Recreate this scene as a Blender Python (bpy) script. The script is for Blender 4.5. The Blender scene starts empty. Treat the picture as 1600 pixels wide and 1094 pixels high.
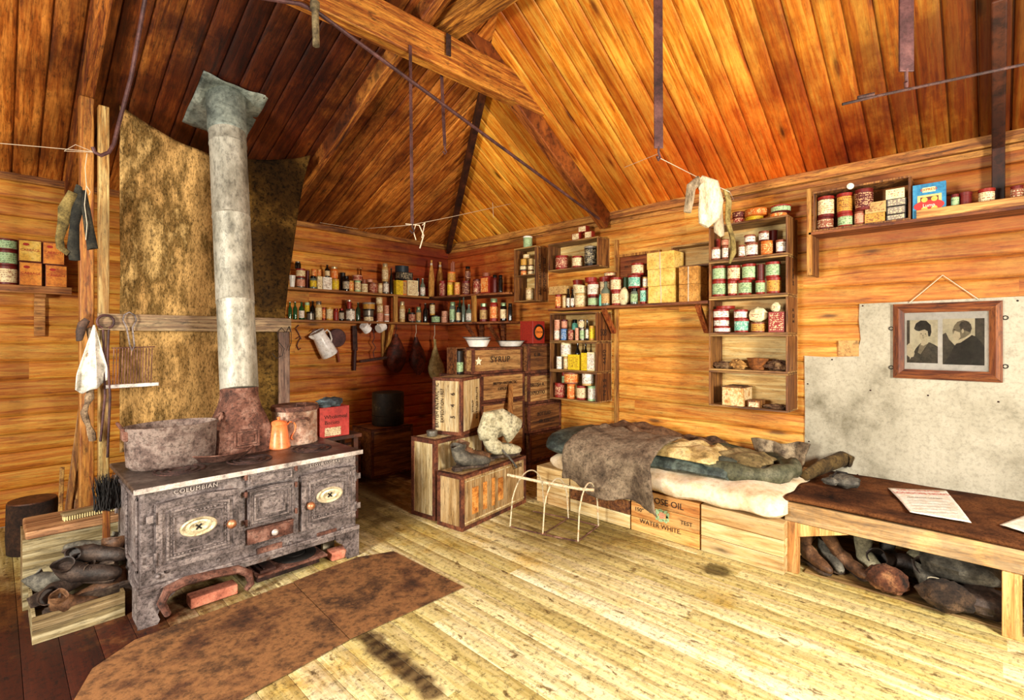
import bpy, math, random
from mathutils import Vector, Matrix, Euler, noise as mnoise
random.seed(7)
C = bpy.context.scene.collection
SC = bpy.context.scene

# ------------------------------------------------------------------ camera, world, light, exposure
F, TH, Y0, H = 780.0, 0.8027, 526.5, 1.45     # focal length in pixels, heading, horizon row, eye height
S_, C_ = math.sin(TH), math.cos(TH)
cam = bpy.data.cameras.new('camera'); cam_o = bpy.data.objects.new('camera', cam); C.objects.link(cam_o)
cam.sensor_width = 36.0; cam.lens = F / 1600 * 36; cam.shift_y = (Y0 - 547) / 1600
cam.clip_start = 0.05; cam.clip_end = 60
cam_o.location = (0, 0, H); cam_o.rotation_euler = (math.pi / 2, 0, -TH)
SC.camera = cam_o
SC.view_settings.view_transform = 'Standard'; SC.view_settings.look = 'None'
SC.view_settings.gamma = 1; SC.view_settings.exposure = 0.0; SC.view_settings.use_curve_mapping = False
w = bpy.data.worlds.new('daylight'); SC.world = w; w.use_nodes = True
w.node_tree.nodes['Background'].inputs[0].default_value = (1.0, 0.94, 0.84, 1)
w.node_tree.nodes['Background'].inputs[1].default_value = 0.38
def area(name, loc, aim, sx, sy, power, col):
    l = bpy.data.lights.new(name, 'AREA'); l.shape = 'RECTANGLE'; l.size = sx; l.size_y = sy
    l.energy = power; l.color = col
    o = bpy.data.objects.new(name, l); C.objects.link(o); o.location = loc
    o.rotation_euler = (Vector(aim) - Vector(loc)).to_track_quat('-Z', 'Y').to_euler()
    return o
# daylight from the two unseen windows behind the camera
area('front_window_light', (2.0, -1.5, 1.6), (1.9, 5.4, 0.6), 0.7, 0.7, 245, (1.0, 0.93, 0.80))
area('side_window_light', (-1.8, 1.9, 1.6), (4.3, 1.5, 0.5), 0.8, 0.8, 270, (1.0, 0.94, 0.82))

# ------------------------------------------------------------------ measuring helpers: where a sight line meets a plane of the room
XR, YB, ZE, PB, QR = 4.35, 5.43, 2.69, 0.39, 0.61
def ray(x, y):
    a = (x - 800) / F
    return (S_ + a * C_, C_ - a * S_, (Y0 - y) / F)
def onX(x, y, X): r = ray(x, y); t = X / r[0]; return Vector((X, t * r[1], H + t * r[2]))
def onY(x, y, Y): r = ray(x, y); t = Y / r[1]; return Vector((t * r[0], Y, H + t * r[2]))
def onZ(x, y, Z): r = ray(x, y); t = (Z - H) / r[2]; return Vector((t * r[0], t * r[1], Z))
def dep(p): return p[0] * S_ + p[1] * C_
def onD(x, y, t): r = ray(x, y); return Vector((t * r[0], t * r[1], H + t * r[2]))

# ------------------------------------------------------------------ colours and materials
def hx(s):
    s = s.lstrip('#'); v = [int(s[i:i+2], 16) / 255 for i in (0, 2, 4)]
    return tuple((c / 12.92 if c <= 0.04045 else ((c + 0.055) / 1.055) ** 2.4) for c in v) + (1,)
class NT:
    def __init__(s, m): s.t = m.node_tree; s.n = s.t.nodes; s.l = s.t.links
    def new(s, k, **kw):
        n = s.n.new(k)
        for a, b in kw.items(): setattr(n, a, b)
        return n
    def link(s, a, b): s.l.new(a, b)
    def mixc(s, fac, a, b, mode='MIX'):
        n = s.new('ShaderNodeMix', data_type='RGBA', blend_type=mode)
        if isinstance(fac, (int, float)): n.inputs[0].default_value = fac
        else: s.link(fac, n.inputs[0])
        for v, i in ((a, 6), (b, 7)):
            if isinstance(v, tuple): n.inputs[i].default_value = v
            else: s.link(v, n.inputs[i])
        return n.outputs[2]
    def ramp(s, fac, stops, interp='LINEAR'):
        n = s.new('ShaderNodeValToRGB'); n.color_ramp.interpolation = interp
        e = n.color_ramp.elements
        while len(e) < len(stops): e.new(0.5)
        for k, (p, c) in enumerate(stops):
            e[k].position = p; e[k].color = c if len(c) == 4 else tuple(c) + (1,)
        s.link(fac, n.inputs[0]); return n.outputs[0]
    def noise(s, vec, scale, detail=5, rough=0.6, dist=0.0):
        n = s.new('ShaderNodeTexNoise'); n.inputs['Scale'].default_value = scale; n.inputs['Detail'].default_value = detail
        n.inputs['Roughness'].default_value = rough; n.inputs['Distortion'].default_value = dist
        s.link(vec, n.inputs['Vector']); return n.outputs[0]
    def map(s, vec, scale, loc=(0, 0, 0)):
        n = s.new('ShaderNodeMapping'); n.inputs['Scale'].default_value = scale; n.inputs['Location'].default_value = loc
        s.link(vec, n.inputs['Vector']); return n.outputs[0]
    def math(s, op, a, b=None):
        n = s.new('ShaderNodeMath', operation=op)
        for v, i in ((a, 0), (b, 1)):
            if v is None: continue
            if isinstance(v, (int, float)): n.inputs[i].default_value = v
            else: s.link(v, n.inputs[i])
        return n.outputs[0]
def start(name):
    m = bpy.data.materials.new(name); m.use_nodes = True
    t = NT(m); b = t.n['Principled BSDF']
    return m, t, b
W1 = (1, 1, 1, 1)
def g(v): return (v, v, v, 1)
def coord(t):
    """object-space position shifted by a random amount per object and per board"""
    tc = t.new('ShaderNodeTexCoord'); oi = t.new('ShaderNodeObjectInfo'); at = t.new('ShaderNodeAttribute', attribute_name='rnd')
    r = t.math('ADD', t.math('MULTIPLY', oi.outputs['Random'], 37.0), t.math('MULTIPLY', at.outputs['Fac'], 53.0))
    a = t.new('ShaderNodeVectorMath', operation='ADD'); t.link(tc.outputs['Object'], a.inputs[0]); t.link(r, a.inputs[1])
    return a.outputs[0], at.outputs['Fac'], tc.outputs['Object'], oi.outputs['Random']
def bump(t, b, h, strength, dist=0.01):
    n = t.new('ShaderNodeBump'); n.inputs['Strength'].default_value = strength; n.inputs['Distance'].default_value = dist
    t.link(h, n.inputs['Height']); t.link(n.outputs[0], b.inputs['Normal'])
_mc = {}
def grime(name, cols, scale=9, stretch=(1, 1, 1), rough=0.75, metal=0.0, speck=0.55, specksc=6.0, bmp=0.4, spec=0.4, lo=0.32, hi=0.68):
    """worn painted, rusty or woven surface: three tones in cloudy patches and fine dark specks"""
    if name in _mc: return _mc[name]
    m, t, b = start(name); v, rn, raw, orn = coord(t); v = t.map(v, stretch)
    n1 = t.noise(v, scale, 8, 0.68)
    c = [hx(x) if isinstance(x, str) else x for x in cols]
    st = [(lo + (hi - lo) * k / max(1, len(c) - 1), x) for k, x in enumerate(c)]
    col = t.ramp(n1, st) if len(c) > 1 else t.mixc(0.0, c[0], c[0])
    n2 = t.noise(v, scale * specksc, 4, 0.75)
    sp = t.ramp(n2, [(0.36, g(1 - speck)), (0.52, W1)])
    col = t.mixc(1.0, col, sp, 'MULTIPLY')
    t.link(col, b.inputs['Base Color']); b.inputs['Roughness'].default_value = rough; b.inputs['Metallic'].default_value = metal
    b.inputs['Specular IOR Level'].default_value = spec
    bump(t, b, n2, bmp, 0.004)
    _mc[name] = m; return m
def wood(name, light, mid, dark, axis='x', scale=1.0, rough=0.6, speck=0.5, knots=0.8, boardvar=0.35, stains=None, stainamt=0.7, stainsc=1.2, bmp=0.35, spec=0.4, fade=None):
    """boards: long grain along one axis, knots, a tint per board, dark weathered streaks and stains"""
    if name in _mc: return _mc[name]
    m, t, b = start(name); v, rn, raw, orn = coord(t)
    lo = 0.9
    st = tuple(lo if c in axis else 14 for c in 'xyz')
    kst = tuple(1.9 if c in axis else 8 for c in 'xyz')
    gv = t.map(v, tuple(x * scale for x in st))
    n1 = t.noise(gv, 2.1, 7, 0.62, 0.9)
    col = t.ramp(n1, [(0.28, hx(dark)), (0.44, hx(mid)), (0.62, hx(light))])
    # slow tone change along the board
    n3 = t.noise(v, 1.3 * scale, 3, 0.6)
    col = t.mixc(1.0, col, t.ramp(n3, [(0.3, g(0.62)), (0.62, W1)]), 'MULTIPLY')
    # tint per board
    tint = t.ramp(t.math('FRACT', t.math('MULTIPLY', rn, 7.31)), [(0.0, (1 - boardvar, 1 - boardvar * 1.35, 1 - boardvar * 1.6, 1)), (0.5, g(1 - boardvar * 0.15)), (1.0, W1)])
    col = t.mixc(1.0, col, tint, 'MULTIPLY')
    if knots:
        vo = t.new('ShaderNodeTexVoronoi'); vo.inputs['Scale'].default_value = 1.0
        t.link(t.map(v, tuple(x * 0.75 for x in kst)), vo.inputs['Vector'])
        kn = t.ramp(vo.outputs['Distance'], [(0.055, g(1 - knots)), (0.10, g(1 - knots * 0.45)), (0.17, W1)])
        col = t.mixc(1.0, col, kn, 'MULTIPLY')
    n2 = t.noise(t.map(v, tuple(3.2 if x > 2 else 0.9 for x in st)), 11 * scale, 6, 0.78)
    col = t.mixc(1.0, col, t.ramp(n2, [(0.33, g(1 - speck)), (0.47, W1)]), 'MULTIPLY')
    n9 = t.noise(gv, 13.0, 4, 0.7, 0.3)
    col = t.mixc(1.0, col, t.ramp(n9, [(0.36, g(1 - speck * 0.75)), (0.52, W1)]), 'MULTIPLY')
    if stains:
        n4 = t.noise(raw, stainsc, 7, 0.66, 0.4)
        f = t.ramp(n4, [(0.42, g(0)), (0.62, g(stainamt))])
        col = t.mixc(f, col, t.mixc(0.75, col, hx(stains), 'MIX'), 'MIX')
    if fade:
        # soot, stains and painted-in light falloff, each with its own place: (centre, radius, colour, amount)
        for (ctr, rad, fc, amt) in fade:
            d = t.new('ShaderNodeVectorMath', operation='DISTANCE'); t.link(raw, d.inputs[0]); d.inputs[1].default_value = ctr
            dd = t.math('ADD', t.math('DIVIDE', d.outputs['Value'], rad), t.math('MULTIPLY', t.math('SUBTRACT', t.noise(raw, 2.2, 6, 0.7), 0.5), 1.1))
            f = t.ramp(dd, [(0.45, g(amt)), (1.0, g(0))])
            col = t.mixc(f, col, t.mixc(1.0, col, hx(fc), 'MULTIPLY'))
    t.link(col, b.inputs['Base Color']); b.inputs['Roughness'].default_value = rough; b.inputs['Specular IOR Level'].default_value = spec
    bump(t, b, n1, bmp, 0.004)
    _mc[name] = m; return m
def printed(name, paper, ink, scale=1.0, band=None, amt=0.8):
    """aged paper label with rows of small faded print"""
    if name in _mc: return _mc[name]
    m, t, b = start(name); v, rn, raw, orn = coord(t)
    sx = t.new('ShaderNodeSeparateXYZ'); t.link(v, sx.inputs[0])
    rows = t.math('SINE', t.math('MULTIPLY', sx.outputs[2], 420 / scale))
    n1 = t.noise(t.map(v, (1, 1, 0.35)), 150 / scale, 2, 0.5)
    f = t.math('MULTIPLY', t.math('GREATER_THAN', rows, 0.1), t.math('GREATER_THAN', n1, 0.52))
    blk = t.noise(v, 24 / scale, 2, 0.5)
    f = t.math('MULTIPLY', f, t.math('GREATER_THAN', blk, 0.42))
    f2 = t.math('GREATER_THAN', t.noise(v, 38 / scale, 1, 0.5, 1.5), 0.62)
    f = t.math('MULTIPLY', t.math('MAXIMUM', f, t.math('MULTIPLY', f2, 0.8)), amt)
    base = t.mixc(t.ramp(t.noise(v, 22, 6, 0.7), [(0.40, g(0)), (0.72, g(0.8))]), hx(paper), tuple(x * k for x, k in zip(hx(paper)[:3], (0.62, 0.45, 0.28))) + (1,))
    col = t.mixc(f, base, hx(ink))
    t.link(col, b.inputs['Base Color']); b.inputs['Roughness'].default_value = 0.6
    _mc[name] = m; return m
def plain(name, c, rough=0.6, metal=0.0, **kw):
    return grime(name, [c, c], rough=rough, metal=metal, speck=kw.get('speck', 0.25), scale=kw.get('scale', 14), bmp=0.1)
def glass(name, c, rough=0.08):
    if name in _mc: return _mc[name]
    m, t, b = start(name); b.inputs['Base Color'].default_value = hx(c); b.inputs['Roughness'].default_value = rough
    b.inputs['Transmission Weight'].default_value = 0.55; b.inputs['IOR'].default_value = 1.4; b.inputs['Specular IOR Level'].default_value = 0.8
    _mc[name] = m; return m

# ------------------------------------------------------------------ mesh builder
class MB:
    def __init__(s): s.v = []; s.f = []; s.m = []; s.r = []; s.s = []
    def add(s, vs, fs, mat=0, rnd=None, smooth=False):
        o = len(s.v); s.v += [tuple(p) for p in vs]; r = random.random() if rnd is None else rnd
        for f in fs: s.f.append(tuple(i + o for i in f)); s.m.append(mat); s.r.append(r); s.s.append(smooth)
        return s
    def box(s, a, b, mat=0, rnd=None, M=None):
        x0, y0, z0 = a; x1, y1, z1 = b
        vs = [Vector(p) for p in ((x0,y0,z0),(x1,y0,z0),(x1,y1,z0),(x0,y1,z0),(x0,y0,z1),(x1,y0,z1),(x1,y1,z1),(x0,y1,z1))]
        if M is not None: vs = [M @ p for p in vs]
        return s.add(vs, [(0,3,2,1),(4,5,6,7),(0,1,5,4),(1,2,6,5),(2,3,7,6),(3,0,4,7)], mat, rnd)
    def beam(s, p, q, wdt, hgt, up=(0, 0, 1), mat=0, rnd=None):
        p = Vector(p); q = Vector(q); d = (q - p).normalized(); u = Vector(up); sd = d.cross(u).normalized(); u = sd.cross(d).normalized()
        vs = []
        for e in (p, q):
            for a, b in ((-1, -1), (1, -1), (1, 1), (-1, 1)): vs.append(e + sd * a * wdt / 2 + u * b * hgt / 2)
        return s.add(vs, [(3,2,1,0),(4,5,6,7),(0,1,5,4),(1,2,6,5),(2,3,7,6),(3,0,4,7)], mat, rnd)
    def lathe(s, prof, seg=20, M=None, mat=0, mats=None, c=(0, 0), smooth=True, sx=1, sy=1, rnd=None):
        vs = []; n = len(prof)
        for r, z in prof:
            for k in range(seg):
                a = 2 * math.pi * k / seg; vs.append(Vector((c[0] + sx * r * math.cos(a), c[1] + sy * r * math.sin(a), z)))
        if M is not None: vs = [M @ p for p in vs]
        r0 = random.random() if rnd is None else rnd
        o = len(s.v); s.v += [tuple(p) for p in vs]
        for i in range(n - 1):
            for k in range(seg):
                k2 = (k + 1) % seg
                s.f.append((o + i*seg + k, o + i*seg + k2, o + (i+1)*seg + k2, o + (i+1)*seg + k)); s.m.append(mats[i] if mats else mat); s.r.append(r0); s.s.append(smooth)
        if prof[0][0] > 1e-6: s.f.append(tuple(o + k for k in reversed(range(seg)))); s.m.append(mats[0] if mats else mat); s.r.append(r0); s.s.append(False)
        if prof[-1][0] > 1e-6: s.f.append(tuple(o + (n-1)*seg + k for k in range(seg))); s.m.append(mats[-1] if mats else mat); s.r.append(r0); s.s.append(False)
        return s
    def rings(s, rings, mat=0, caps=True, smooth=True, rnd=None, closed=False):
        n = len(rings[0]); vs = [p for r in rings for p in r]; fs = []
        R = len(rings)
        for i in range(R if closed else R - 1):
            j = (i + 1) % R
            for k in range(n):
                k2 = (k + 1) % n; fs.append((i*n + k, i*n + k2, j*n + k2, j*n + k))
        if caps and not closed: fs.append(tuple(reversed(range(n)))); fs.append(tuple((R-1)*n + k for k in range(n)))
        return s.add(vs, fs, mat, rnd, smooth)
    def tube(s, pts, r, seg=8, mat=0, caps=True, closed=False, flat=1.0):
        P = [Vector(p) for p in pts]; n = len(P); rg = []
        rr = r if isinstance(r, (list, tuple)) else [r] * n
        d0 = (P[1] - P[0]).normalized(); u = Vector((0, 0, 1)) if abs(d0.z) < 0.9 else Vector((1, 0, 0))
        u = (u - d0 * u.dot(d0)).normalized()
        for i in range(n):
            if closed: d = (P[(i+1) % n] - P[i-1]).normalized()
            else: d = (P[min(i+1, n-1)] - P[max(i-1, 0)]).normalized()
            u = (u - d * u.dot(d)).normalized(); w_ = d.cross(u)
            rg.append([P[i] + rr[i] * (math.cos(2*math.pi*k/seg) * u + flat * math.sin(2*math.pi*k/seg) * w_) for k in range(seg)])
        return s.rings(rg, mat, caps, True, closed=closed)
    def build(s, name, mats, parent=None, off=None, bev=0.0, props=None, sub=0, sharp=40, loc=None, solid=0):
        me = bpy.data.meshes.new(name)
        o3 = Vector(off) if off is not None else Vector((0, 0, 0))
        me.from_pydata([Vector(p) - o3 for p in s.v], [], s.f)
        me.update()
        for m in (mats if isinstance(mats, (list, tuple)) else [mats]): me.materials.append(m)
        me.polygons.foreach_set('material_index', s.m); me.polygons.foreach_set('use_smooth', s.s)
        a = me.attributes.new('rnd', 'FLOAT', 'FACE'); a.data.foreach_set('value', s.r)
        if any(s.s): me.set_sharp_from_angle(angle=math.radians(sharp))
        o = bpy.data.objects.new(name, me); C.objects.link(o)
        if parent is not None: o.parent = parent
        elif off is not None: o.location = off
        if loc is not None: o.location = loc
        if solid:
            md = o.modifiers.new('thickness', 'SOLIDIFY'); md.thickness = solid; md.offset = 0
        if bev:
            md = o.modifiers.new('edges', 'BEVEL'); md.width = bev; md.segments = 2; md.limit_method = 'ANGLE'; md.angle_limit = math.radians(50)
        if sub:
            md = o.modifiers.new('smooth', 'SUBSURF'); md.levels = sub; md.render_levels = sub
        if props:
            for k, v in props.items(): o[k] = v
        return o
def thing(name, label, cat, loc=(0, 0, 0), rotz=0.0, group=None, rot=None):
    o = bpy.data.objects.new(name, None); C.objects.link(o); o.empty_display_size = 0.05
    o.location = loc; o.rotation_euler = rot if rot else (0, 0, rotz)
    o['label'] = label; o['category'] = cat
    if group: o['group'] = group
    return o
def tag(o, label, cat, group=None):
    o['label'] = label; o['category'] = cat
    if group: o['group'] = group
    return o
def struct(o): o['kind'] = 'structure'; return o
def letter(txt, size, mat, parent, loc, rz=0.0, roll=0.0, name='lettering', ext=0.0008, sx=1.0, align='CENTER', rx=math.pi/2, sp=1.0, label=None):
    cu = bpy.data.curves.new(name, 'FONT'); cu.body = txt; cu.size = size; cu.extrude = ext; cu.align_x = align; cu.align_y = 'CENTER'; cu.resolution_u = 3
    cu.space_character = sp
    t0 = bpy.data.objects.new('t', cu); C.objects.link(t0)
    dg = bpy.context.evaluated_depsgraph_get(); me = bpy.data.meshes.new_from_object(t0.evaluated_get(dg))
    bpy.data.objects.remove(t0); bpy.data.curves.remove(cu)
    me.name = name; me.materials.clear(); me.materials.append(mat)
    o = bpy.data.objects.new(name, me); C.objects.link(o)
    if parent is not None: o.parent = parent
    M = Matrix.Rotation(rz, 4, 'Z') @ Matrix.Rotation(rx, 4, 'X') @ Matrix.Rotation(roll, 4, 'Z') @ Matrix.Diagonal((sx, 1, 1, 1))
    o.matrix_local = Matrix.Translation(loc) @ M
    if label: o['label'] = label
    return o
def lump(mb, c, rad, amp=0.25, fr=2.0, seed=0, sub=(18, 12), mat=0, M=None, ridge=0):
    """a soft uneven body"""
    ns, nr = sub; rg = []
    for i in range(nr + 1):
        ph = math.pi * (0.02 + 0.96 * i / nr); ring = []
        for k in range(ns):
            th = 2 * math.pi * k / ns
            d = Vector((math.sin(ph) * math.cos(th), math.sin(ph) * math.sin(th), -math.cos(ph)))
            n = mnoise.noise(d * fr + Vector((seed * 3.1, seed * 1.7, seed))) + 0.5 * mnoise.noise(d * fr * 2.7 + Vector((seed, 5, 9)))
            if ridge: n += ridge * math.sin(d.x * 14 + n * 5)
            p = d * (1 + amp * n); p = Vector((p.x * rad[0], p.y * rad[1], p.z * rad[2]))
            if M is not None: p = M @ p
            ring.append(p + Vector(c))
        rg.append(ring)
    return mb.rings(rg, mat)
ORD = ['first','second','third','fourth','fifth','sixth','seventh','eighth','ninth','tenth','eleventh','twelfth','thirteenth','fourteenth','fifteenth','sixteenth','seventeenth','eighteenth','nineteenth','twentieth','twenty-first','twenty-second','twenty-third','twenty-fourth','twenty-fifth','twenty-sixth','twenty-seventh','twenty-eighth','twenty-ninth','thirtieth']
# ------------------------------------------------------------------ room materials
SOOT = ((1.3, 4.2, 3.2), 1.5, '#6a3c24', 0.9)
M_WALLB = wood('back_wall_pine', '#ffc250', '#e8902a', '#8a4408', 'x', knots=0.75, speck=0.35, boardvar=0.34, stains='#7a3208', stainamt=0.35, stainsc=0.8,
               fade=[((4.3, 5.4, 1.4), 2.3, '#b8583a', 0.85), ((4.3, 5.4, 2.7), 1.2, '#b05a34', 0.6)])  # far corner's light falloff and shadow put into the colour
M_WALLR = wood('side_wall_pine', '#ffca60', '#ee9a34', '#924a0c', 'y', knots=0.75, speck=0.35, boardvar=0.34, stains='#7c3a0c', stainamt=0.35, stainsc=0.8,
               fade=[((4.3, 5.4, 1.7), 2.4, '#b8583a', 0.85), ((4.3, 0.2, 2.6), 1.4, '#b0804e', 0.8)])  # first: far-corner light falloff put into the colour; second darkens the upper near wall
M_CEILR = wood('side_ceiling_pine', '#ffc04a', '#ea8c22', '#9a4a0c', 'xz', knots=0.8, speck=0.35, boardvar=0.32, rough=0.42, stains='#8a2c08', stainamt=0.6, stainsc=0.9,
               fade=[((4.0, -0.6, 2.9), 2.0, '#6e4630', 0.9), ((4.3, 1.4, 2.8), 1.2, '#dc7244', 0.7)])  # first darkens the near end as the light fades there, painted into the boards
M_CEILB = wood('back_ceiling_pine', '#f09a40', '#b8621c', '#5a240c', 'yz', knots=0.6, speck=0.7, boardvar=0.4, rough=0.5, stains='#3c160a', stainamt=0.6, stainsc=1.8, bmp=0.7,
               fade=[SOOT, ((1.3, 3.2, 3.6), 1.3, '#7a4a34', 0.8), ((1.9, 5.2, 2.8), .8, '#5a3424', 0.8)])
M_BEAM = wood('old_beam_timber', '#e09a3c', '#a85c1c', '#4a2208', 'x', knots=0.7, speck=0.75, boardvar=0.1, scale=1.2, bmp=0.8)
M_BEAMD = wood('dark_beam_timber', '#5c2c12', '#35160a', '#160805', 'xyz', knots=0.6, speck=0.75, boardvar=0.1, scale=1.2, bmp=0.8)
def floor_mat():
    m, t, b = start('floor_boards'); v, rn, raw, orn = coord(t)
    gv = t.map(v, (13, 0.8, 13)); n1 = t.noise(gv, 2.2, 7, 0.65, 0.8)
    col = t.ramp(n1, [(0.26, hx('#8e7e50')), (0.42, hx('#cabd8a')), (0.60, hx('#e8dfbc'))])
    tint = t.ramp(t.math('FRACT', t.math('MULTIPLY', rn, 7.31)), [(0.0, hx('#d8cfa6')), (0.6, hx('#f4efdc')), (1.0, W1)])
    col = t.mixc(1.0, col, tint, 'MULTIPLY')
    yl = t.ramp(t.noise(raw, 1.5, 5, 0.7), [(0.54, g(0)), (0.72, g(0.8))])
    col = t.mixc(yl, col, t.mixc(1.0, col, hx('#f0cc50'), 'MULTIPLY'))
    # dark spots, scuffs and knots
    n5 = t.noise(t.map(raw, (1.8, 0.8, 1)), 9, 6, 0.66, 0.3)
    col = t.mixc(t.ramp(n5, [(0.60, g(0)), (0.655, g(0.85))]), col, hx('#5c4420'))
    n8 = t.noise(t.map(raw, (1.6, 0.8, 1)), 26, 5, 0.6, 0.2)
    col = t.mixc(t.ramp(n8, [(0.64, g(0)), (0.68, g(0.8))]), col, hx('#6a4c1c'))
    n6 = t.noise(raw, 34, 4, 0.8)
    col = t.mixc(1.0, col, t.ramp(n6, [(0.36, g(0.40)), (0.50, W1)]), 'MULTIPLY')
    n7 = t.noise(t.map(raw, (5, 0.7, 1)), 3, 6, 0.7)
    col = t.mixc(t.ramp(n7, [(0.55, g(0)), (0.72, g(0.7))]), col, t.mixc(1.0, col, hx('#a8904c'), 'MULTIPLY'))
    # tarry boards round the range, cast shadow painted into the far corner, trodden dirt by the bed and bench
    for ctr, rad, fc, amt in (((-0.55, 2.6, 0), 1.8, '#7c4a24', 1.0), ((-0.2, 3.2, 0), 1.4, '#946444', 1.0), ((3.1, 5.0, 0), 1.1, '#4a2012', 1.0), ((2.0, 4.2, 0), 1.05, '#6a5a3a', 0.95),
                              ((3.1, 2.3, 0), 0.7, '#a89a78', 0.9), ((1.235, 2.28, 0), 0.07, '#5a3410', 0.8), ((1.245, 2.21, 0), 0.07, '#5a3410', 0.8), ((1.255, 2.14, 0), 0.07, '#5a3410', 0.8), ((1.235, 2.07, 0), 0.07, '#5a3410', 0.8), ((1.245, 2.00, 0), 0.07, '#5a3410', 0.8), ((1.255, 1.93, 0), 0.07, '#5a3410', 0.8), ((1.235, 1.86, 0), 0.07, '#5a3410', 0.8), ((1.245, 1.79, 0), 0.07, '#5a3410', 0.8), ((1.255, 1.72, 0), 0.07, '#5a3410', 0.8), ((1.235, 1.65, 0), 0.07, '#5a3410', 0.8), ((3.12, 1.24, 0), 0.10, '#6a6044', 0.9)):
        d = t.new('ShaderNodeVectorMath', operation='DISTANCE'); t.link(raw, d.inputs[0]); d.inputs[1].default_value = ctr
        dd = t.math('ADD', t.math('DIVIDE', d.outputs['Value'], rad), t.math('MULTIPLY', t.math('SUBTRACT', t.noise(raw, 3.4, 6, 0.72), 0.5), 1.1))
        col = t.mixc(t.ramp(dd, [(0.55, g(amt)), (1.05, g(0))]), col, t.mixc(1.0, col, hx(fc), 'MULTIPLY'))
    t.link(col, b.inputs['Base Color']); b.inputs['Roughness'].default_value = 0.62; b.inputs['Specular IOR Level'].default_value = 0.35
    bump(t, b, n1, 0.4, 0.003); return m
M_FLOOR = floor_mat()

# ------------------------------------------------------------------ boards
def prof(w_, d_, n=6, gv=0.004, deep=0.010):
    """section across one board: (offset across, height off the wall), with a deep narrow joint on either side"""
    return [(0, -deep), (gv * 0.4, -deep), (gv * 0.6, 0.003)] + [(gv + (w_ - 2*gv) * k / n, 0.006 + d_ * math.sin(math.pi * k / n)) for k in range(n + 1)] + [(w_ - gv * 0.6, 0.003), (w_ - gv * 0.4, -deep), (w_, -deep)]
def board(mb, fn, a0, a1, pr, rnd=None):
    """fn(along, across, height) -> point; a0/a1(across) give the two ends"""
    vs = []
    for c, h in pr:
        vs.append(fn(a0(c), c, h)); vs.append(fn(a1(c), c, h))
    fs = [(2*i, 2*i+1, 2*i+3, 2*i+2) for i in range(len(pr) - 1)]
    mb.add(vs, fs, 0, rnd, True)
XL, YF = -1.9, -1.59
wb = MB(); z = 0.0; bw = 0.14
while z < ZE:
    w_ = min(bw, ZE - z + 0.02); x = XL
    while x < XR:
        x2 = min(XR, x + random.uniform(1.4, 4.2)); x2 = XR if XR - x2 < 0.7 else x2
        board(wb, lambda a, c, h, z=z: Vector((a, YB - h, z + c)), lambda c, x=x: x, lambda c, x2=x2: x2, prof(w_, 0.006)); x = x2
    z += bw
wb.box((XL, YB + .012, 0), (XR + 0.1, YB + 0.06, ZE + 0.02)); struct(wb.build('wall_back', M_WALLB, sharp=60))
wr = MB(); z = 0.0
while z < ZE:
    w_ = min(bw, ZE - z + 0.02); y = YF
    while y < YB:
        y2 = min(YB, y + random.uniform(1.4, 4.2)); y2 = YB if YB - y2 < 0.7 else y2
        board(wr, lambda a, c, h, z=z: Vector((XR - h, a, z + c)), lambda c, y=y: y, lambda c, y2=y2: y2, prof(w_, 0.006)); y = y2
    z += bw
wr.box((XR + .012, YF, 0), (XR + 0.07, YB + 0.06, ZE + 0.02)); struct(wr.build('wall_right', M_WALLR, sharp=60))
fl = MB(); x = XL
while x < XR:
    y = YF
    while y < YB:
        y2 = min(YB, y + random.uniform(1.2, 3.8)); y2 = YB if YB - y2 < 0.8 else y2
        board(fl, lambda a, c, h, x=x: Vector((x + c, a, -0.007 + h)), lambda c, y=y: y, lambda c, y2=y2: y2, [(0, -0.004), (0.0008, -0.004), (0.0010, 0.006), (0.0025, 0.0069), (0.066, 0.0070), (0.1295, 0.0069), (0.1310, 0.006), (0.1312, -0.004), (0.132, -0.004)]); y = y2
    x += 0.132
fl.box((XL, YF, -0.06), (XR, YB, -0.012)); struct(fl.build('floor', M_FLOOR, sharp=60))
# roof: the back slope, the side slope and the front slope meet on a ridge and two hips
XRID, HK = 2.1, PB / QR
def zb(y): return ZE + PB * (YB - y)
def zr(x): return ZE + QR * (XR - x)
def onBk(px, py):
    r = ray(px, py); t = (ZE + PB * YB - H) / (r[2] + PB * r[1]); return Vector((t * r[0], t * r[1], H + t * r[2]))
def onSd(px, py):
    r = ray(px, py); t = (ZE + QR * XR - H) / (r[2] + QR * r[0]); return Vector((t * r[0], t * r[1], H + t * r[2]))
YRID = YB - (XR - XRID) / HK
nb = Vector((0, -PB, -1)).normalized(); nr_ = Vector((-QR, 0, -1)).normalized()
cb = MB(); x = XL
while x < XR - 1e-4:
    w_ = min(0.142, XR - x)
    def top(c, x=x): X = x + c; return YRID if X < XRID else YB - (XR - X) / HK
    board(cb, lambda a, c, h, x=x: Vector((x + c, a, zb(a))) + nb * h, lambda c: YB, top, prof(w_, 0.003, gv=0.008)); x += 0.142
struct(cb.build('ceiling', M_CEILB, sharp=60))
cr = MB(); y = YF
while y < YB - 1e-4:
    w_ = min(0.138, YB - y)
    def top(c, y=y):
        Y = y + c; return max(XRID, XR - HK * (YB - Y)) if Y > YRID else max(XRID, XR - HK * (Y - YF))
    board(cr, lambda a, c, h, y=y: Vector((a, y + c, zr(a))) + nr_ * h, lambda c: XR, top, prof(w_, 0.003, gv=0.008)); y += 0.138
struct(cr.build('ceiling', M_CEILR, sharp=60))
cf = MB(); x = XL
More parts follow.
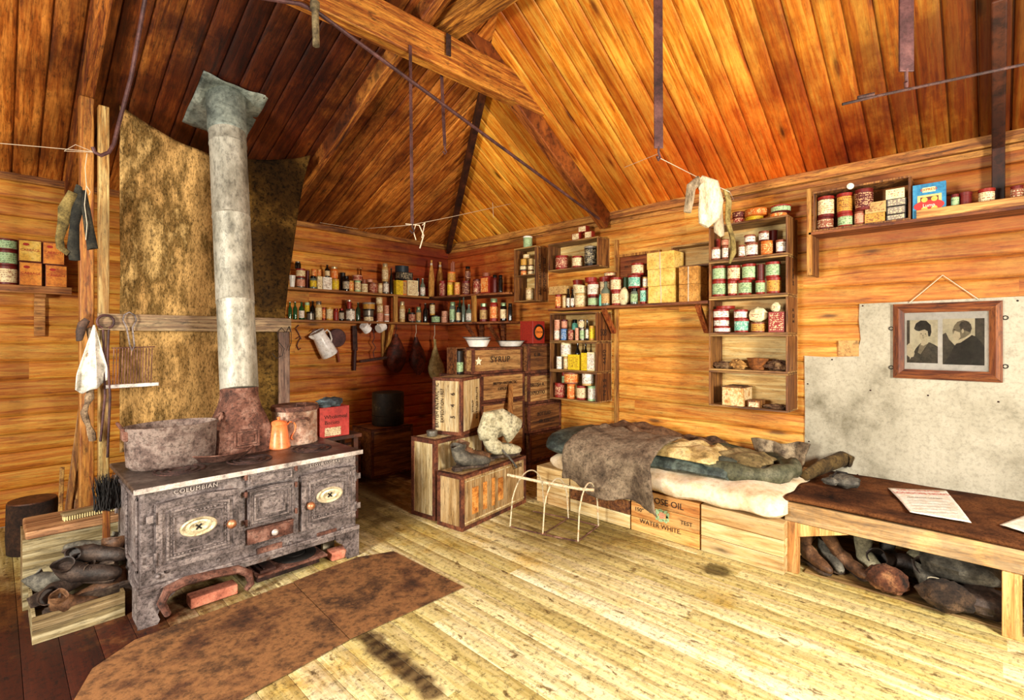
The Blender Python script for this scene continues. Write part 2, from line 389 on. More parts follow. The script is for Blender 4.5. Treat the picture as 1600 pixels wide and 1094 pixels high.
while x < XR - 1e-4:
    w_ = min(0.142, XR - x)
    def top(c, x=x): X = x + c; return YRID if X < XRID else YF + (XR - X) / HK
    def zf(a): return ZE + (zb(YRID) - ZE) * (a - YF) / (YRID - YF)
    board(cf, lambda a, c, h, x=x: Vector((x + c, a, zf(a))), lambda c: YF, top, prof(w_, 0.003)); x += 0.142
struct(cf.build('ceiling', M_CEILB, sharp=60))
# cornice boards under the eaves
M_TRIM = wood('cornice_pine', '#d99a48', '#a4622a', '#4a2810', 'y', speck=0.6, knots=0.5)
M_TRIMX = wood('cornice_pine_back', '#c98a3c', '#8a4c1c', '#3a1c0c', 'x', speck=0.6, knots=0.5)
tr = MB(); tr.box((XR - 0.05, YF, ZE - 0.055), (XR - 0.008, YB - 0.05, ZE + 0.02)); tr.box((XR - 0.028, YF, ZE - 0.10), (XR - 0.008, YB - 0.05, ZE - 0.06))
struct(tr.build('trim_1', M_TRIM, bev=0.004))
tr = MB(); tr.box((XL, YB - 0.05, ZE - 0.045), (XR - 0.05, YB - 0.008, ZE + 0.015))
struct(tr.build('trim_2', M_TRIMX, bev=0.004))

# ------------------------------------------------------------------ roof timbers
def timber(name, label, p, q, wd, ht, mat, up=(0, 0, 1), bev=0.008, cat='beam', parts=None):
    mb = MB(); P, Q = Vector(p), Vector(q); n = 7
    d = (Q - P); 
    for k in range(1):
        mb.beam(P, Q, wd, ht, up)
    o = mb.build(name, mat, off=P, bev=bev); tag(o, label, cat); return o
# truss at the stove front: rafter on the side slope, collar and ridge beam
def rp(x, y, dz=0.0): return Vector((x, y, zr(x) - dz))
YT = 2.83
timber('rafter', 'dark brown principal rafter running down to the wall beside the tall bookshelf', rp(4.30, YT, 0.11), rp(2.1, YT, 0.11), 0.09, 0.17, wood('rafter_timber_side', '#b06424', '#7a3a12', '#2c1206', 'xz', knots=0.7, speck=0.75, boardvar=0.1, scale=1.2, bmp=0.8), up=(QR, 0, 1))
timber('collar_beam', 'thick honey coloured collar beam crossing high above the room', (3.30, YT - 0.02, 3.47), (-1.6, YT - 0.02, 3.40), 0.10, 0.25, M_BEAM)
timber('ridge_beam', 'short heavy beam resting on the collar with a sawn end', (2.27, YT + 0.03, 3.74), (2.27, 1.15, 3.74), 0.20, 0.20, wood('ridge_timber', '#d8923a', '#7c4616', '#2a1206', 'y', speck=0.7, bmp=0.8))
timber('hip_rafter', 'dark hip rafter rising from the far corner between two slopes', Vector((4.33, 5.40, ZE - 0.05)), Vector((2.78, 5.40 - 1.55 / HK, zr(2.78) - 0.07)), 0.055, 0.11, M_BEAMD)
M_RAFB = wood('rafter_timber', '#c88034', '#7c3c12', '#2c1206', 'yz', speck=0.8, bmp=0.9, scale=1.1)
for X, lab in ((0.42, 'rough orange rafter on the back slope beside the sacking'), (2.02, 'rough sooty rafter on the back slope over the curtain edge')):
    timber('rafter', lab, (X, YB - 0.02, zb(YB) - 0.07), (X, 2.2, zb(2.2) - 0.07), 0.065, 0.13, M_RAFB, up=(0, PB, 1))
p = onX(1560, 285, XR - 0.1); 
timber('rafter', 'dark rafter on the side slope at the end of the tin shelf', rp(4.30, p.y, 0.07), rp(XR - HK * (p.y - YF) + .12, p.y, 0.07), 0.06, 0.12, M_BEAMD, up=(QR, 0, 1))
po = MB(); po.box((XR - 0.09, p.y - 0.03, 2.25), (XR - 0.02, p.y + 0.03, ZE - 0.04)); tag(po.build('wall_post', M_BEAMD, off=(XR - 0.05, p.y, 2.25), bev=0.005), 'short dark post fixed to the wall under the dark rafter', 'post')
# ------------------------------------------------------------------ common materials
M_IRON = grime('cast_iron', ['#1e1818', '#544a48', '#766a68', '#968a86', '#5c463e'], scale=8, rough=0.5, metal=0.3, speck=0.6, specksc=8, bmp=0.8, lo=.3, hi=.72)
M_IRONL = grime('polished_iron_edge', ['#6a605c', '#c0b4ac', '#e8e0d8'], scale=9, rough=0.45, metal=0.4, speck=0.4, bmp=0.4)
M_RUST = grime('rusty_iron', ['#2c1a14', '#6e4638', '#a07a6a'], scale=10, rough=0.85, metal=0.1, speck=0.65, specksc=5, bmp=0.9)
M_RUSTD = grime('dark_rusty_iron', ['#140d0b', '#3a2420', '#5a3a30'], scale=10, rough=0.8, metal=0.2, speck=0.6, bmp=0.8)
M_RUSTO = grime('orange_rusty_sheet', ['#1e1108', '#50301a', '#845a34', '#3e2614', '#8e6036'], scale=3.2, rough=0.75, metal=0.0, speck=0.55, specksc=9, bmp=0.5, lo=0.28, hi=0.72)
M_STRAP = grime('purple_brown_strap_iron', ['#2c1a1a', '#4e3030', '#6a4642'], scale=8, rough=0.6, metal=0.2, speck=0.35)
M_PIPE = grime('galvanised_pipe', ['#4a463c', '#8c887a', '#b4b0a2', '#6c685c'], scale=4, stretch=(1, 1, 0.5), rough=0.5, metal=0.25, speck=0.45, specksc=9, bmp=0.5, lo=0.3, hi=0.7)
M_ZINC = grime('zinc_flashing', ['#343a36', '#767e76', '#a0a89c'], scale=6, rough=0.5, metal=0.25, speck=0.45, bmp=0.4)
M_HOB = grime('greasy_hob', ['#1c1612', '#463a34', '#6e625a'], scale=7, rough=0.4, metal=0.2, speck=0.5, bmp=0.5)
M_BLACK = grime('blackened_iron', ['#0a0908', '#1c1816', '#302824'], scale=12, rough=0.7, metal=0.1, speck=0.5)
M_BRASS = grime('brass_badge', ['#8a7a5c', '#d8cca8', '#efe6c8'], scale=20, rough=0.4, metal=0.4, speck=0.35)
M_COPPER = grime('copper_knob', ['#6a3820', '#b87850', '#d8a480'], scale=20, rough=0.35, metal=0.5, speck=0.2)
M_BRICK = grime('fire_brick', ['#8a4a38', '#c87a60', '#e0a080'], scale=12, rough=0.9, speck=0.35)
M_SACK = grime('sacking', ['#24180a', '#6e5028', '#bc945a', '#5c4420', '#c8a468', '#342412'], scale=2.2, stretch=(1.7, 1, 0.6), rough=0.95, speck=0.75, specksc=34, bmp=0.7, spec=0.1, lo=0.26, hi=0.74)
M_SACKD = grime('dark_sacking', ['#140c06', '#3c280e', '#80602c'], scale=1.8, rough=0.95, speck=0.8, specksc=20, bmp=0.7, spec=0.1)  # a second, darker piece of sacking
M_INK = plain('stencil_ink', '#2a1a10', rough=0.8)
M_INKR = plain('red_ink', '#a8281c', rough=0.7)
M_WHITE = grime('white_enamel', ['#c8c4b8', '#f0ece4', '#ffffff'], scale=8, rough=0.25, speck=0.15, bmp=0.05)
M_ENCHIP = grime('chipped_white_enamel', ['#e8e4dc', '#ffffff', '#f4f0e8', '#241c1a'], scale=5, rough=0.25, speck=0.3, bmp=0.05, lo=0.4, hi=0.72)
M_ORANGE = grime('orange_enamel', ['#7a2c14', '#e07038', '#f08850'], scale=9, rough=0.3, speck=0.35, specksc=5, bmp=0.1, lo=0.25, hi=0.5)

# ------------------------------------------------------------------ the range
SX0, SX1, SY0, SY1, SZB, SZT = 0.49, 1.675, 3.04, 3.76, 0.175, 0.70
rng = thing('kitchen_range', 'big rusty cast iron kitchen range on short legs over rusty floor plates', 'stove', (SX0, SY0, 0))
OF = Vector((SX0, SY0, 0))
def sp(px, py, dy=0.0): q = onY(px, py, SY0); return q.x, q.z
b = MB()
b.box((SX0 + .01, SY0 + .012, SZB), (SX1 - .01, SY1, SZT - .022)); b.box((SX0 + .004, SY0 + .006, SZB - .03), (SX1 - .004, SY1, SZB + .025))
b.box((SX0 - .006, SY0 - .012, SZB + .0), (SX1 + .006, SY0 + .02, SZB + .028))
for zz in (0.26, 0.62): b.box((SX0 - .002, SY0 + .05, zz), (SX0 + .012, SY1 - .03, zz + .02))
for yy in (SY0 + .05, SY0 + .33, SY1 - .05): b.box((SX0 - .002, yy, .26), (SX0 + .012, yy + .02, .64))
b.build('body', M_IRON, rng, OF, bev=.005)
b = MB(); b.box((SX0 - .02, SY0 - .02, SZT - .024), (SX1 + .02, SY1 + .01, SZT), 0); 
b.build('top_plate', [M_HOB], rng, OF, bev=.005)
b = MB(); b.box((SX0 - .022, SY0 - .026, SZT - .026), (SX1 + .022, SY0 - .018, SZT + .001)); b.build('top_edge_trim', M_IRONL, rng, OF, bev=.002)
for (cx_, cy_) in ((0.72, 3.30), (1.08, 3.27), (1.48, 3.30)):
    b = MB()
    for r0 in (0.125, 0.09, 0.055):
        b.lathe([(r0 - .012, 0), (r0 - .012, .005), (r0 - .003, .007), (r0, .004), (r0, 0)], 32, c=(cx_, cy_), M=Matrix.Translation((0, 0, SZT - .0005)))
    b.build('hob_ring', M_RUSTD, rng, OF)
def leg(x, s):
    b = MB(); pts = [(0, 0), (0.075, 0), (0.085, .02), (0.075, .05), (0.10, .10), (0.15, .135), (0.16, .178), (0, .178)]
    vs = [Vector((x + s * px, SY0 - .005, pz)) for px, pz in pts] + [Vector((x + s * px, SY0 + .04, pz)) for px, pz in pts]
    n = len(pts); b.add(vs, [tuple(range(n)), tuple(range(n, 2*n))] + [(i, (i+1) % n, (i+1) % n + n, i + n) for i in range(n)])
    b.box((min(x, x + s*.03), SY0 + .03, 0.0), (max(x, x + s*.03), SY0 + .16, .178))
    return b
leg(SX0, 1).build('leg', M_IRON, rng, OF, bev=.004); leg(SX1, -1).build('leg', M_IRON, rng, OF, bev=.004)
for x in (SX0 + .02, SX1 - .07):
    b = MB(); b.box((x, SY1 - .08, 0), (x + .05, SY1 - .02, .178)); b.build('leg', M_IRON, rng, OF, bev=.004)
def frame(mb, x0, x1, z0, z1, w_, y0, y1, mat=0, arch=0.0, n=1):
    """raised rectangular moulding, optionally with an arched head"""
    def loop(i):
        a0, a1, c0, c1 = x0 + i, x1 - i, z0 + i, z1 - i
        P = [(a0, c0), (a1, c0)] + [(a1 + (a0 - a1) * k / 8, c1 + arch * math.sin(math.pi * k / 8)) for k in range(9)]
        return P
    A, B = loop(0), loop(w_); k = len(A)
    vs = [(x, y1, z) for x, z in A] + [(x, y0, z) for x, z in A] + [(x, y0, z) for x, z in B] + [(x, y1, z) for x, z in B]
    fs = []
    for r in range(3):
        for i in range(k): fs.append((r*k + i, r*k + (i+1) % k, (r+1)*k + (i+1) % k, (r+1)*k + i))
    mb.add(vs, fs, mat)
def slab(mb, x0, x1, z0, z1, y0, y1, arch=0.0, mat=0):
    P = [(x0, z0), (x1, z0)] + [(x1 + (x0 - x1) * k / 8, z1 + arch * math.sin(math.pi * k / 8)) for k in range(9)]
    k = len(P); vs = [(x, y0, z) for x, z in P] + [(x, y1, z) for x, z in P]
    mb.add(vs, [tuple(range(k))] + [(i, (i+1) % k, (i+1) % k + k, i + k) for i in range(k)], mat)
def oven(x0, x1, z0, z1, hinge, knobz, badge):
    yf = SY0 - .004
    b = MB(); slab(b, x0, x1, z0, z1, yf - .012, SY0 + .02, .012); frame(b, x0, x1, z0, z1, .028, yf - .02, yf, arch=.012)
    frame(b, x0 + .045, x1 - .045, z0 + .045, z1 - .045, .012, yf - .019, yf - .01, arch=.01)
    frame(b, x0 + .075, x1 - .075, z0 + .072, z1 - .078, .006, yf - .017, yf - .01, arch=.006)
    # beaded moulding between the two frames
    nx = 16; 
    for k in range(nx):
        xx = x0 + .066 + (x1 - x0 - .132) * k / (nx - 1)
        for zz in (z0 + .064, z1 - .066): b.box((xx - .005, yf - .017, zz - .004), (xx + .005, yf - .01, zz + .004))
    for k in range(12):
        zz = z0 + .07 + (z1 - z0 - .14) * k / 11
        for xx in (x0 + .066, x1 - .066): b.box((xx - .004, yf - .017, zz - .005), (xx + .004, yf - .01, zz + .005))
    d = b.build('oven_door', M_IRON, rng, OF, bev=.0015)
    # oval maker's badge with a cross-shaped boss
    cx_, cz = badge; R = Matrix.Translation((cx_, yf - .012, cz)) @ Matrix.Rotation(math.pi / 2, 4, 'X')
    b = MB(); b.lathe([(.086, 0), (.086, .008), (.078, .012), (.066, .008), (.062, .005), (.045, .008), (.04, .005), (0, .005)], 40, M=R, sy=.56)
    bd = b.build('badge', M_BRASS, d, OF)
    b = MB(); 
    for a in (45, 135):
        M2 = R @ Matrix.Rotation(math.radians(a), 4, 'Z'); b.box((-.018, -.004, .004), (.018, .004, .011), M=M2)
    b.build('boss', M_BLACK, bd, OF, bev=.001)
    kx = x1 - .045 if hinge == 'l' else x0 + .045
    b = MB(); R2 = Matrix.Translation((kx, yf - .012, knobz)) @ Matrix.Rotation(math.pi / 2, 4, 'X')
    b.lathe([(.010, 0), (.009, .018), (.02, .022), (.0245, .034), (.022, .046), (.012, .054), (0, .056)], 24, M=R2); b.build('knob', M_COPPER, d, OF)
    for zz in (z0 + .06, z1 - .075):
        b = MB(); xx = x0 if hinge == 'l' else x1
        b.tube([(xx, yf - .016, zz - .022), (xx, yf - .016, zz + .04)], .0095, 10)
        b.box((xx - .038, yf - .014, zz - .012), (xx + .038, yf - .004, zz + .026)); b.build('hinge', M_IRON, d, OF, bev=.002)
    return d
x0, z1 = sp(242, 785); x1, _ = sp(371, 760); _, z0 = sp(244, 893)
D1 = oven(x0, x1, z0 + .0, z1 - .012, 'l', sp(354, 816)[1], (sp(309, 821)))
x0, zt = sp(469, 737); x1, _ = sp(553, 720); _, z0 = sp(469, 830)
D2 = oven(x0, x1, z0 + .002, zt - .03, 'r', sp(487, 786)[1], (sp(513, 772)))
# middle column: flue door, fire door, ash drawer
ya = SY0 - .004
M_LET = grime('worn_raised_letters', ['#9a8e88', '#d0c4bc'], scale=20, rough=.5, speck=.2)
x0, zt = sp(386, 742); x1, _ = sp(457, 729); _, z0 = sp(386, 760)
b = MB(); slab(b, x0, x1, z0, zt, ya - .012, SY0 + .02); frame(b, x0 + .01, x1 - .01, z0 + .008, zt - .008, .008, ya - .019, ya - .01)
b.box(((x0+x1)/2 - .03, ya - .022, zt - .006), ((x0+x1)/2 + .03, ya - .01, zt + .006)); b.build('flue_door', M_IRON, rng, OF, bev=.002)
_, z2 = sp(388, 823); _, z3 = sp(386, 766)
b = MB(); slab(b, x0, x1, z2, z3, ya - .016, SY0 + .02, .004)
for i, k in enumerate((.004, .03, .052)): frame(b, x0 + k, x1 - k, z2 + k, z3 - k, .009, ya - .026 + .002 * i, ya - .012, arch=.003)
cx_, cz = (x0 + x1) / 2, (z2 + z3) / 2 - .02
for k in range(5):
    a = math.pi * k / 4; b.beam((cx_, ya - .018, cz), (cx_ + .035 * math.cos(a), ya - .018, cz + .03 * math.sin(a)), .003, .006, up=(0, 1, 0))
fd = b.build('fire_door', M_IRON, rng, OF, bev=.0015)
for xx, zz in ((x0 - .012, z2 + .03), (x0 - .012, z3 - .02), (x1 + .012, z2 + .03), (x1 + .012, z3 - .02), (x0 - .012, zt - .01), (x1 + .012, zt - .01)):
    b = MB(); b.tube([(xx, ya - .02, zz - .014), (xx, ya - .02, zz + .016)], .0085, 10); b.lathe([(.0, 0), (.012, .004), (0, .012)], 10, M=Matrix.Translation((xx, ya - .008, zz)) @ Matrix.Rotation(math.pi/2, 4, 'X')); b.build('lug', M_RUST, rng, OF)
_, za = sp(387, 828); _, zb_ = sp(388, 851)
b = MB(); b.box((x0, ya - .012, zb_), (x1, SY0 + .02, za)); b.box((x0 - .004, ya - .017, za - .008), (x1 + .004, ya - .01, za)); dr = b.build('ash_drawer', M_RUST, rng, OF, bev=.002)
b = MB(); b.lathe([(.007, 0), (.007, .01), (.016, .014), (.019, .026), (.012, .036), (0, .038)], 20, M=Matrix.Translation(((x0 + x1) / 2 + .012, ya - .01, (za + zb_) / 2)) @ Matrix.Rotation(math.pi/2, 4, 'X')); b.build('knob', M_IRONL, dr, OF)
# bolts, raised plates and the cast lettering
for px, py in ((343, 876), (248, 902), (537, 826), (455, 850), (262, 893)):
    xx, zz = sp(px, py); b = MB(); b.lathe([(.014, 0), (.013, .006), (.007, .012), (0, .013)], 14, M=Matrix.Translation((xx, SY0 + .012, zz)) @ Matrix.Rotation(math.pi/2, 4, 'X')); b.build('bolt', M_IRON, rng, OF)
for (pa, pb, pt, pbm) in ((402, 441, 855, 870), (496, 526, 831, 842)):
    xa, za_ = sp(pa, pt + 3); xb, _ = sp(pb, pt); _, zc = sp(pa, pbm + 3); b = MB(); b.box((xa, SY0 - .004, zc), (xb, SY0 + .012, za_)); b.build('name_plate', M_RUST, rng, OF, bev=.002)
yl = .0115 - .012 - .0
xx, zz = sp(307, 756); zz = .647; letter('COLUMBIAN', .032, M_LET, rng, (xx - SX0, .006, zz - .0), ext=.006, sp=1.15)
xx, zz = sp(508, 717); zz = .652; letter('STOVE WORKS', .026, M_LET, rng, (xx - SX0, .006, zz), ext=.006, sp=1.15)
xx, zz = sp(421, 856); letter('No 22', .022, M_LET, rng, (xx - SX0, .010, zz + .004), ext=.005)

# smoke hood, pipe and flashing
PX0, PY0 = 1.12, 3.57
hood = thing('flue_hood', 'rusty flared iron flue hood standing on the range under the pipe', 'flue', (PX0, PY0, SZT))
def rect_ring(cx_, cy_, a, c_, z, n=24, p=4.0):
    R = []
    for k in range(n):
        t_ = 2 * math.pi * k / n; q = (abs(math.cos(t_)) ** p + abs(math.sin(t_)) ** p) ** (-1 / p)
        R.append(Vector((cx_ + a * q * math.cos(t_), cy_ + c_ * q * math.sin(t_), z)))
    return R
b = MB(); b.rings([rect_ring(0, 0, .175, .12, 0, p=8), rect_ring(0, 0, .172, .12, .03, p=8), rect_ring(0, 0, .165, .12, .10, p=8), rect_ring(0, 0, .168, .12, .16, p=8), rect_ring(0, .01, .15, .115, .22, p=5), rect_ring(0, .012, .12, .115, .30, p=3), rect_ring(0, .015, .113, .113, .36, p=2), rect_ring(0, .015, .113, .113, .42, p=2)])
b.build('hood', M_RUST, hood)
b = MB(); frame(b, -.075, .075, .045, .155, .012, -.136, -.12); b.box((-.06, -.132, .06), (.06, -.118, .14)); frame(b, -.04, .04, .075, .125, .007, -.138, -.13); b.box((-.03, -.142, .148), (.03, -.12, .16)); b.build('soot_door', M_RUST, hood, bev=.002)
pt = onY(352, 150, 4.06); PT = onBk(353, 152)
P0 = Vector((PX0, PY0 + .012, SZT + .405)); ax = (PT - P0); L = ax.length; 
pipe = thing('stove_pipe', 'tall grey galvanised stove pipe rising from the range to the ceiling', 'pipe', P0, rot=ax.to_track_quat('Z', 'Y').to_euler())
zs = 0; secs = [(0, .62, .114), (.60, 1.24, .117), (1.22, 1.80, .119), (1.78, L - .26, .121)]
for a0, a1, r in secs:
    b = MB(); b.lathe([(r - .006, a0), (r, a0 + .004), (r, a1 - .035), (r + .004, a1 - .03), (r + .004, a1 - .02), (r, a1 - .015), (r, a1)], 36); 
    b.tube([(-r * .35, -r * .94, a0 + .01), (-r * .35, -r * .94, a1 - .01)], .004, 6); b.build('pipe_length', M_PIPE, pipe)
b = MB(); b.lathe([(.122, L - .30), (.128, L - .29), (.128, L - .06), (.130, L - .0)], 36); b.build('collar', M_ZINC, pipe)
fl_ = thing('ceiling_flashing', 'crumpled square zinc plate round the pipe on the ceiling', 'flashing', PT)
b = MB(); N = 16; vs = []; K4 = [onBk(*q) for q in ((318, 108), (420, 150), (378, 224), (284, 188))]
for i in range(N + 1):
    for j in range(N + 1):
        u, v = i / N, j / N; q = K4[0].lerp(K4[1], u).lerp(K4[3].lerp(K4[2], u), v); r = math.hypot(q.x - PT.x, q.y - PT.y)
        h_ = .012 + .022 * max(0, 1 - abs(r - .17) / .05) + .010 * mnoise.noise(Vector((q.x * 9, q.y * 9, 2)))
        vs.append(q - PT + nb * h_)
fs = [(i*(N+1)+j, i*(N+1)+j+1, (i+1)*(N+1)+j+1, (i+1)*(N+1)+j) for i in range(N) for j in range(N)]
b.add(vs, fs, 0, None, True); b.build('plate', M_ZINC, fl_, solid=.003)

# ------------------------------------------------------------------ things on the range
pot = thing('boiling_pan', 'huge oval rusty boiling pan with looped iron ears on the range', 'pot', (0.73, 3.50, SZT))
M_PAN = grime('mottled_pan_iron', ['#3a2a24', '#6c5850', '#8e7c72', '#543e36'], scale=12, rough=0.7, metal=0.2, speck=0.6, specksc=5, bmp=0.9)
R = [(.0, .004), (.20, .0), (.222, .02), (.228, .10), (.232, .215), (.24, .228), (.24, .238), (.228, .240), (.222, .23), (.215, .05), (.18, .02), (0, .02)]
b = MB(); b.lathe(R, 40, sy=.66); b.build('pan', M_PAN, pot)
for s in (-1, 1):
    b = MB(); b.tube([(s * .234 + s * .026 * math.sin(a), .035 * math.cos(a), .225 + .045 * math.sin(a) * 1.0) for a in [math.pi * k / 8 for k in range(9)]], .008, 8); b.box((s * .23 - .01, -.05, .17), (s * .23 + .012, .05, .225)); b.build('handle', M_RUST, pot, bev=.003)
p = onZ(346, 718, SZT); fp = thing('frying_pan', 'shallow black iron pan without handle on the range front', 'pan', (p.x, p.y + .06, SZT), math.radians(12))
b = MB(); b.lathe([(0, .001), (.13, 0), (.15, .006), (.19, .048), (.197, .050), (.19, .054), (.145, .014), (0, .010)], 40); b.build('dish', M_RUST, fp)
b = MB(); b.tube([(-.18, -.02, .045), (-.215, -.018, .05), (-.22, 0, .052), (-.215, .018, .05), (-.18, .02, .045)], .006, 8); b.build('lip', M_RUSTD, fp)
p = onZ(441, 702, SZT); cp = thing('coffee_pot', 'orange enamel coffee pot with curved spout on the range', 'coffee pot', (p.x, p.y + .06, SZT), math.radians(-8))
b = MB(); b.lathe([(0, 0), (.070, 0), (.074, .006), (.072, .02), (.060, .10), (.052, .155), (.054, .16), (.050, .165), (.046, .16), (0, .16)], 32); b.build('body', M_ORANGE, cp)
b = MB(); b.lathe([(.053, .160), (.054, .168), (.045, .180), (.02, .188), (.008, .19), (.008, .196), (.013, .201), (.009, .208), (0, .21)], 28); b.build('lid', M_ORANGE, cp)
b = MB(); b.tube([(-.064, 0, .045), (-.09, 0, .06), (-.105, 0, .09), (-.108, 0, .125), (-.118, 0, .155), (-.132, 0, .172), (-.142, 0, .172)], [.018, .016, .0135, .011, .0095, .009, .0085], 12); b.build('spout', M_ORANGE, cp)
b = MB(); b.tube([(.052, 0, .15), (.07, 0, .168), (.095, 0, .165), (.108, 0, .14), (.103, 0, .105), (.085, 0, .075), (.08, 0, .055), (.09, 0, .045)], .006, 8, flat=1.4); b.build('handle', M_ORANGE, cp)
can = thing('lidded_boiler', 'round rusty lidded boiler with side handle at the back of the range', 'boiler', (1.49, 3.60, SZT))
M_BOIL = grime('boiler_tin', ['#5a3a2c', '#a07862', '#cbb4a0', '#8a5a44'], scale=7, rough=0.6, metal=.2, speck=.5, bmp=.7)
b = MB(); b.lathe([(0, 0), (.148, 0), (.152, .004), (.152, .03), (.149, .034), (.149, .235), (.152, .24)], 36); b.build('drum', M_BOIL, can)
b = MB(); b.lathe([(.158, .232), (.158, .258), (.152, .264), (.14, .262), (.05, .266), (0, .266)], 36); ld = b.build('lid', M_RUST, can)
b = MB(); b.tube([(-.03, -.10, .264), (-.03, -.10, .285), (.03, -.11, .285), (.03, -.11, .264)], .005, 8); b.build('lid_handle', M_RUST, ld)
b = MB(); b.tube([(-.02 + .055 * math.cos(a), -.150 - .03 * math.sin(a) , .17 - .0 + .02 * math.sin(a)) for a in [math.pi * k / 8 for k in range(9)]], .008, 8); b.build('handle', M_RUST, can)

# biscuit carton on the range end with a dark folded cloth on it
p = onY(537, 697, 3.62); bc = thing('biscuit_box', 'red wholemeal biscuit carton standing at the range end', 'box', (1.70, 3.66, 0.0))
M_REDC = grime('red_carton', ['#7a1c1a', '#b8342e', '#c84a40'], scale=6, rough=.6, speck=.3); M_CREAMC = printed('carton_print', '#e8d8b0', '#7a2c20')
bz = .68
b = MB(); b.box((0, 0, bz), (.24, .11, bz + .23)); b.build('carton', M_REDC, bc, bev=.002)
b = MB(); b.box((.04, -.0012, bz + .01), (.17, .001, bz + .075)); b.build('picture_label', M_CREAMC, bc)
letter('Wholemeal', .042, M_INK, bc, (.13, -.0015, bz + .155), sx=.95); letter('Biscuits', .042, M_INK, bc, (.10, -.0015, bz + .112), sx=.95)
st_ = thing('plank_stand', 'dark timber trestle holding the red carton beside the range', 'stand', (1.70, 3.64, 0))
b = MB(); b.box((0, 0, .65), (.34, .30, .68)); b.box((.01, .02, 0), (.05, .06, .65)); b.box((.28, .02, 0), (.32, .06, .65)); b.box((.01, .24, 0), (.05, .28, .65)); b.box((.28, .24, 0), (.32, .28, .65)); b.build('frame', M_BEAMD, st_, bev=.004)
cl = MB(); lump(cl, (0, 0, .035), (.10, .055, .04), .35, 2.4, 3); tag(cl.build('dark_cloth', grime('dark_oilcloth', ['#101418', '#2c343a', '#5a6a70'], scale=10, rough=.6, speck=.4), loc=(1.80, 3.70, bz + .23)), 'crumpled dark oilcloth lying on the red biscuit carton', 'cloth')

# ------------------------------------------------------------------ under and in front of the range
fp1 = thing('curved_fender', 'rusty curved iron fender bar lying under the range front', 'fender', (SX0, SY0, 0))
b = MB(); pts = []
for (px, py) in ((262, 960), (252, 943), (262, 922), (290, 908), (335, 897), (372, 890), (388, 896), (392, 912), (384, 922)):
    q = onY(px, py, SY0 - .035); pts.append((q.x - SX0, -.035, max(.022, q.z)))
b.tube(pts, [.016, .02, .022, .022, .02, .022, .022, .018, .012], 10, flat=1.5); b.build('bar', M_RUST, fp1)
def brick(lab, px0, px1, py, Yd, h_, rz, mat=M_BRICK, z=0.0, d_=.08):
    a = onY(px0, py, Yd); c_ = onY(px1, py, Yd); o = thing('fire_brick', lab, 'brick', (a.x, Yd, z), rz, 'loose bricks round the range')
    b = MB(); b.box((0, 0, 0), (c_.x - a.x, d_, h_)); b.build('brick', mat, o, bev=.006); return o
for (px0, px1, lab, Yd, h_, rz) in ((298, 372, 'long red brick under the range behind the fender', SY0 + .02, .055, .0), (519, 553, 'chipped pale red brick at the range right foot', SY0 + .02, .055, -.05)):
    a = onY(px0, 0, Yd); c_ = onY(px1, 0, Yd); mb = MB(); mb.box((0, 0, 0), (c_.x - a.x, .09, h_)); o = mb.build('fire_brick', M_BRICK, loc=(a.x, Yd, 0.004), bev=.006); o.rotation_euler.z = rz; tag(o, lab, 'brick', 'loose bricks round the range')
mb = MB(); mb.box((0, 0, 0), (.08, .10, .12)); tag(mb.build('pale_block', grime('pale_block', ['#b8a888', '#e8dcc0'], scale=8), loc=(1.52, 3.22, .004), bev=.004), 'small upright cream block behind the range foot', 'block')
hp = thing('hot_plate', 'spare iron hot plate with round lid lying under the range', 'stove plate', (1.05, SY0 + .01, .055), 0, 'stove plates under the range')
b = MB(); b.box((0, 0, 0), (.42, .30, .014)); b.build('plate', M_RUST, hp, bev=.003)
b = MB(); b.lathe([(.13, .014), (.13, .022), (.12, .026), (.07, .024), (.066, .02), (.06, .026), (.02, .026), (0, .024)], 32, c=(.27, .15)); b.build('round_lid', M_BLACK, hp)
b = MB(); b.box((.02, .02, .014), (.11, .24, .03)); b.box((.04, .03, .03), (.05, .23, .038)); b.build('grate', M_RUSTD, hp, bev=.002)
hs = MB(); hs.box((0, .05, 0), (.38, .09, .055)); tag(hs.build('plate_rest', M_RUSTD, loc=(1.07, SY0 + .03, 0.0), bev=.003), 'dark iron rest propping up the spare hot plate', 'iron rest')
h2 = thing('damper_plate', 'flat dark oblong plate beside the spare hot plate', 'stove plate', (1.36, SY0 + .18, .09), .05, 'stove plates under the range')
b = MB(); b.box((0, 0, 0), (.22, .16, .012)); b.build('plate', M_RUSTD, h2, bev=.003); b = MB(); b.box((.02, .02, -.09), (.04, .14, 0)); b.box((.16, .02, -.09), (.18, .14, 0)); b.build('foot', M_RUSTD, h2)

# two rusty floor plates
def sheet(lab, pts, z=.004):
    P = [onZ(x, y, z) for x, y in pts]; b = MB(); n = len(P)
    b.add([(p.x, p.y, 0) for p in P] + [(p.x, p.y, .003) for p in P], [tuple(range(n, 2*n)), tuple(reversed(range(n)))] + [(i, (i+1) % n, (i+1) % n + n, i + n) for i in range(n)])
    o = b.build('floor_plate', M_RUSTO, off=(P[0].x, P[0].y, 0)); o.location.z = z; tag(o, lab, 'floor plate', 'rusty floor plates before the range'); return o
P1 = onZ(458, 911, .004); P2 = onZ(547, 999, .004)
sheet('rusty iron floor plate at the right foot of the range', [(458, 910), (500, 893), (560, 871), (615, 862), (725, 918), (640, 957), (547, 999)])
sheet('larger rusty iron floor plate before the left oven', [(210, 1001), (300, 968), (457, 911), (546, 1000), (380, 1092), (240, 1190), (60, 1190), (144, 1046)], z=.004)
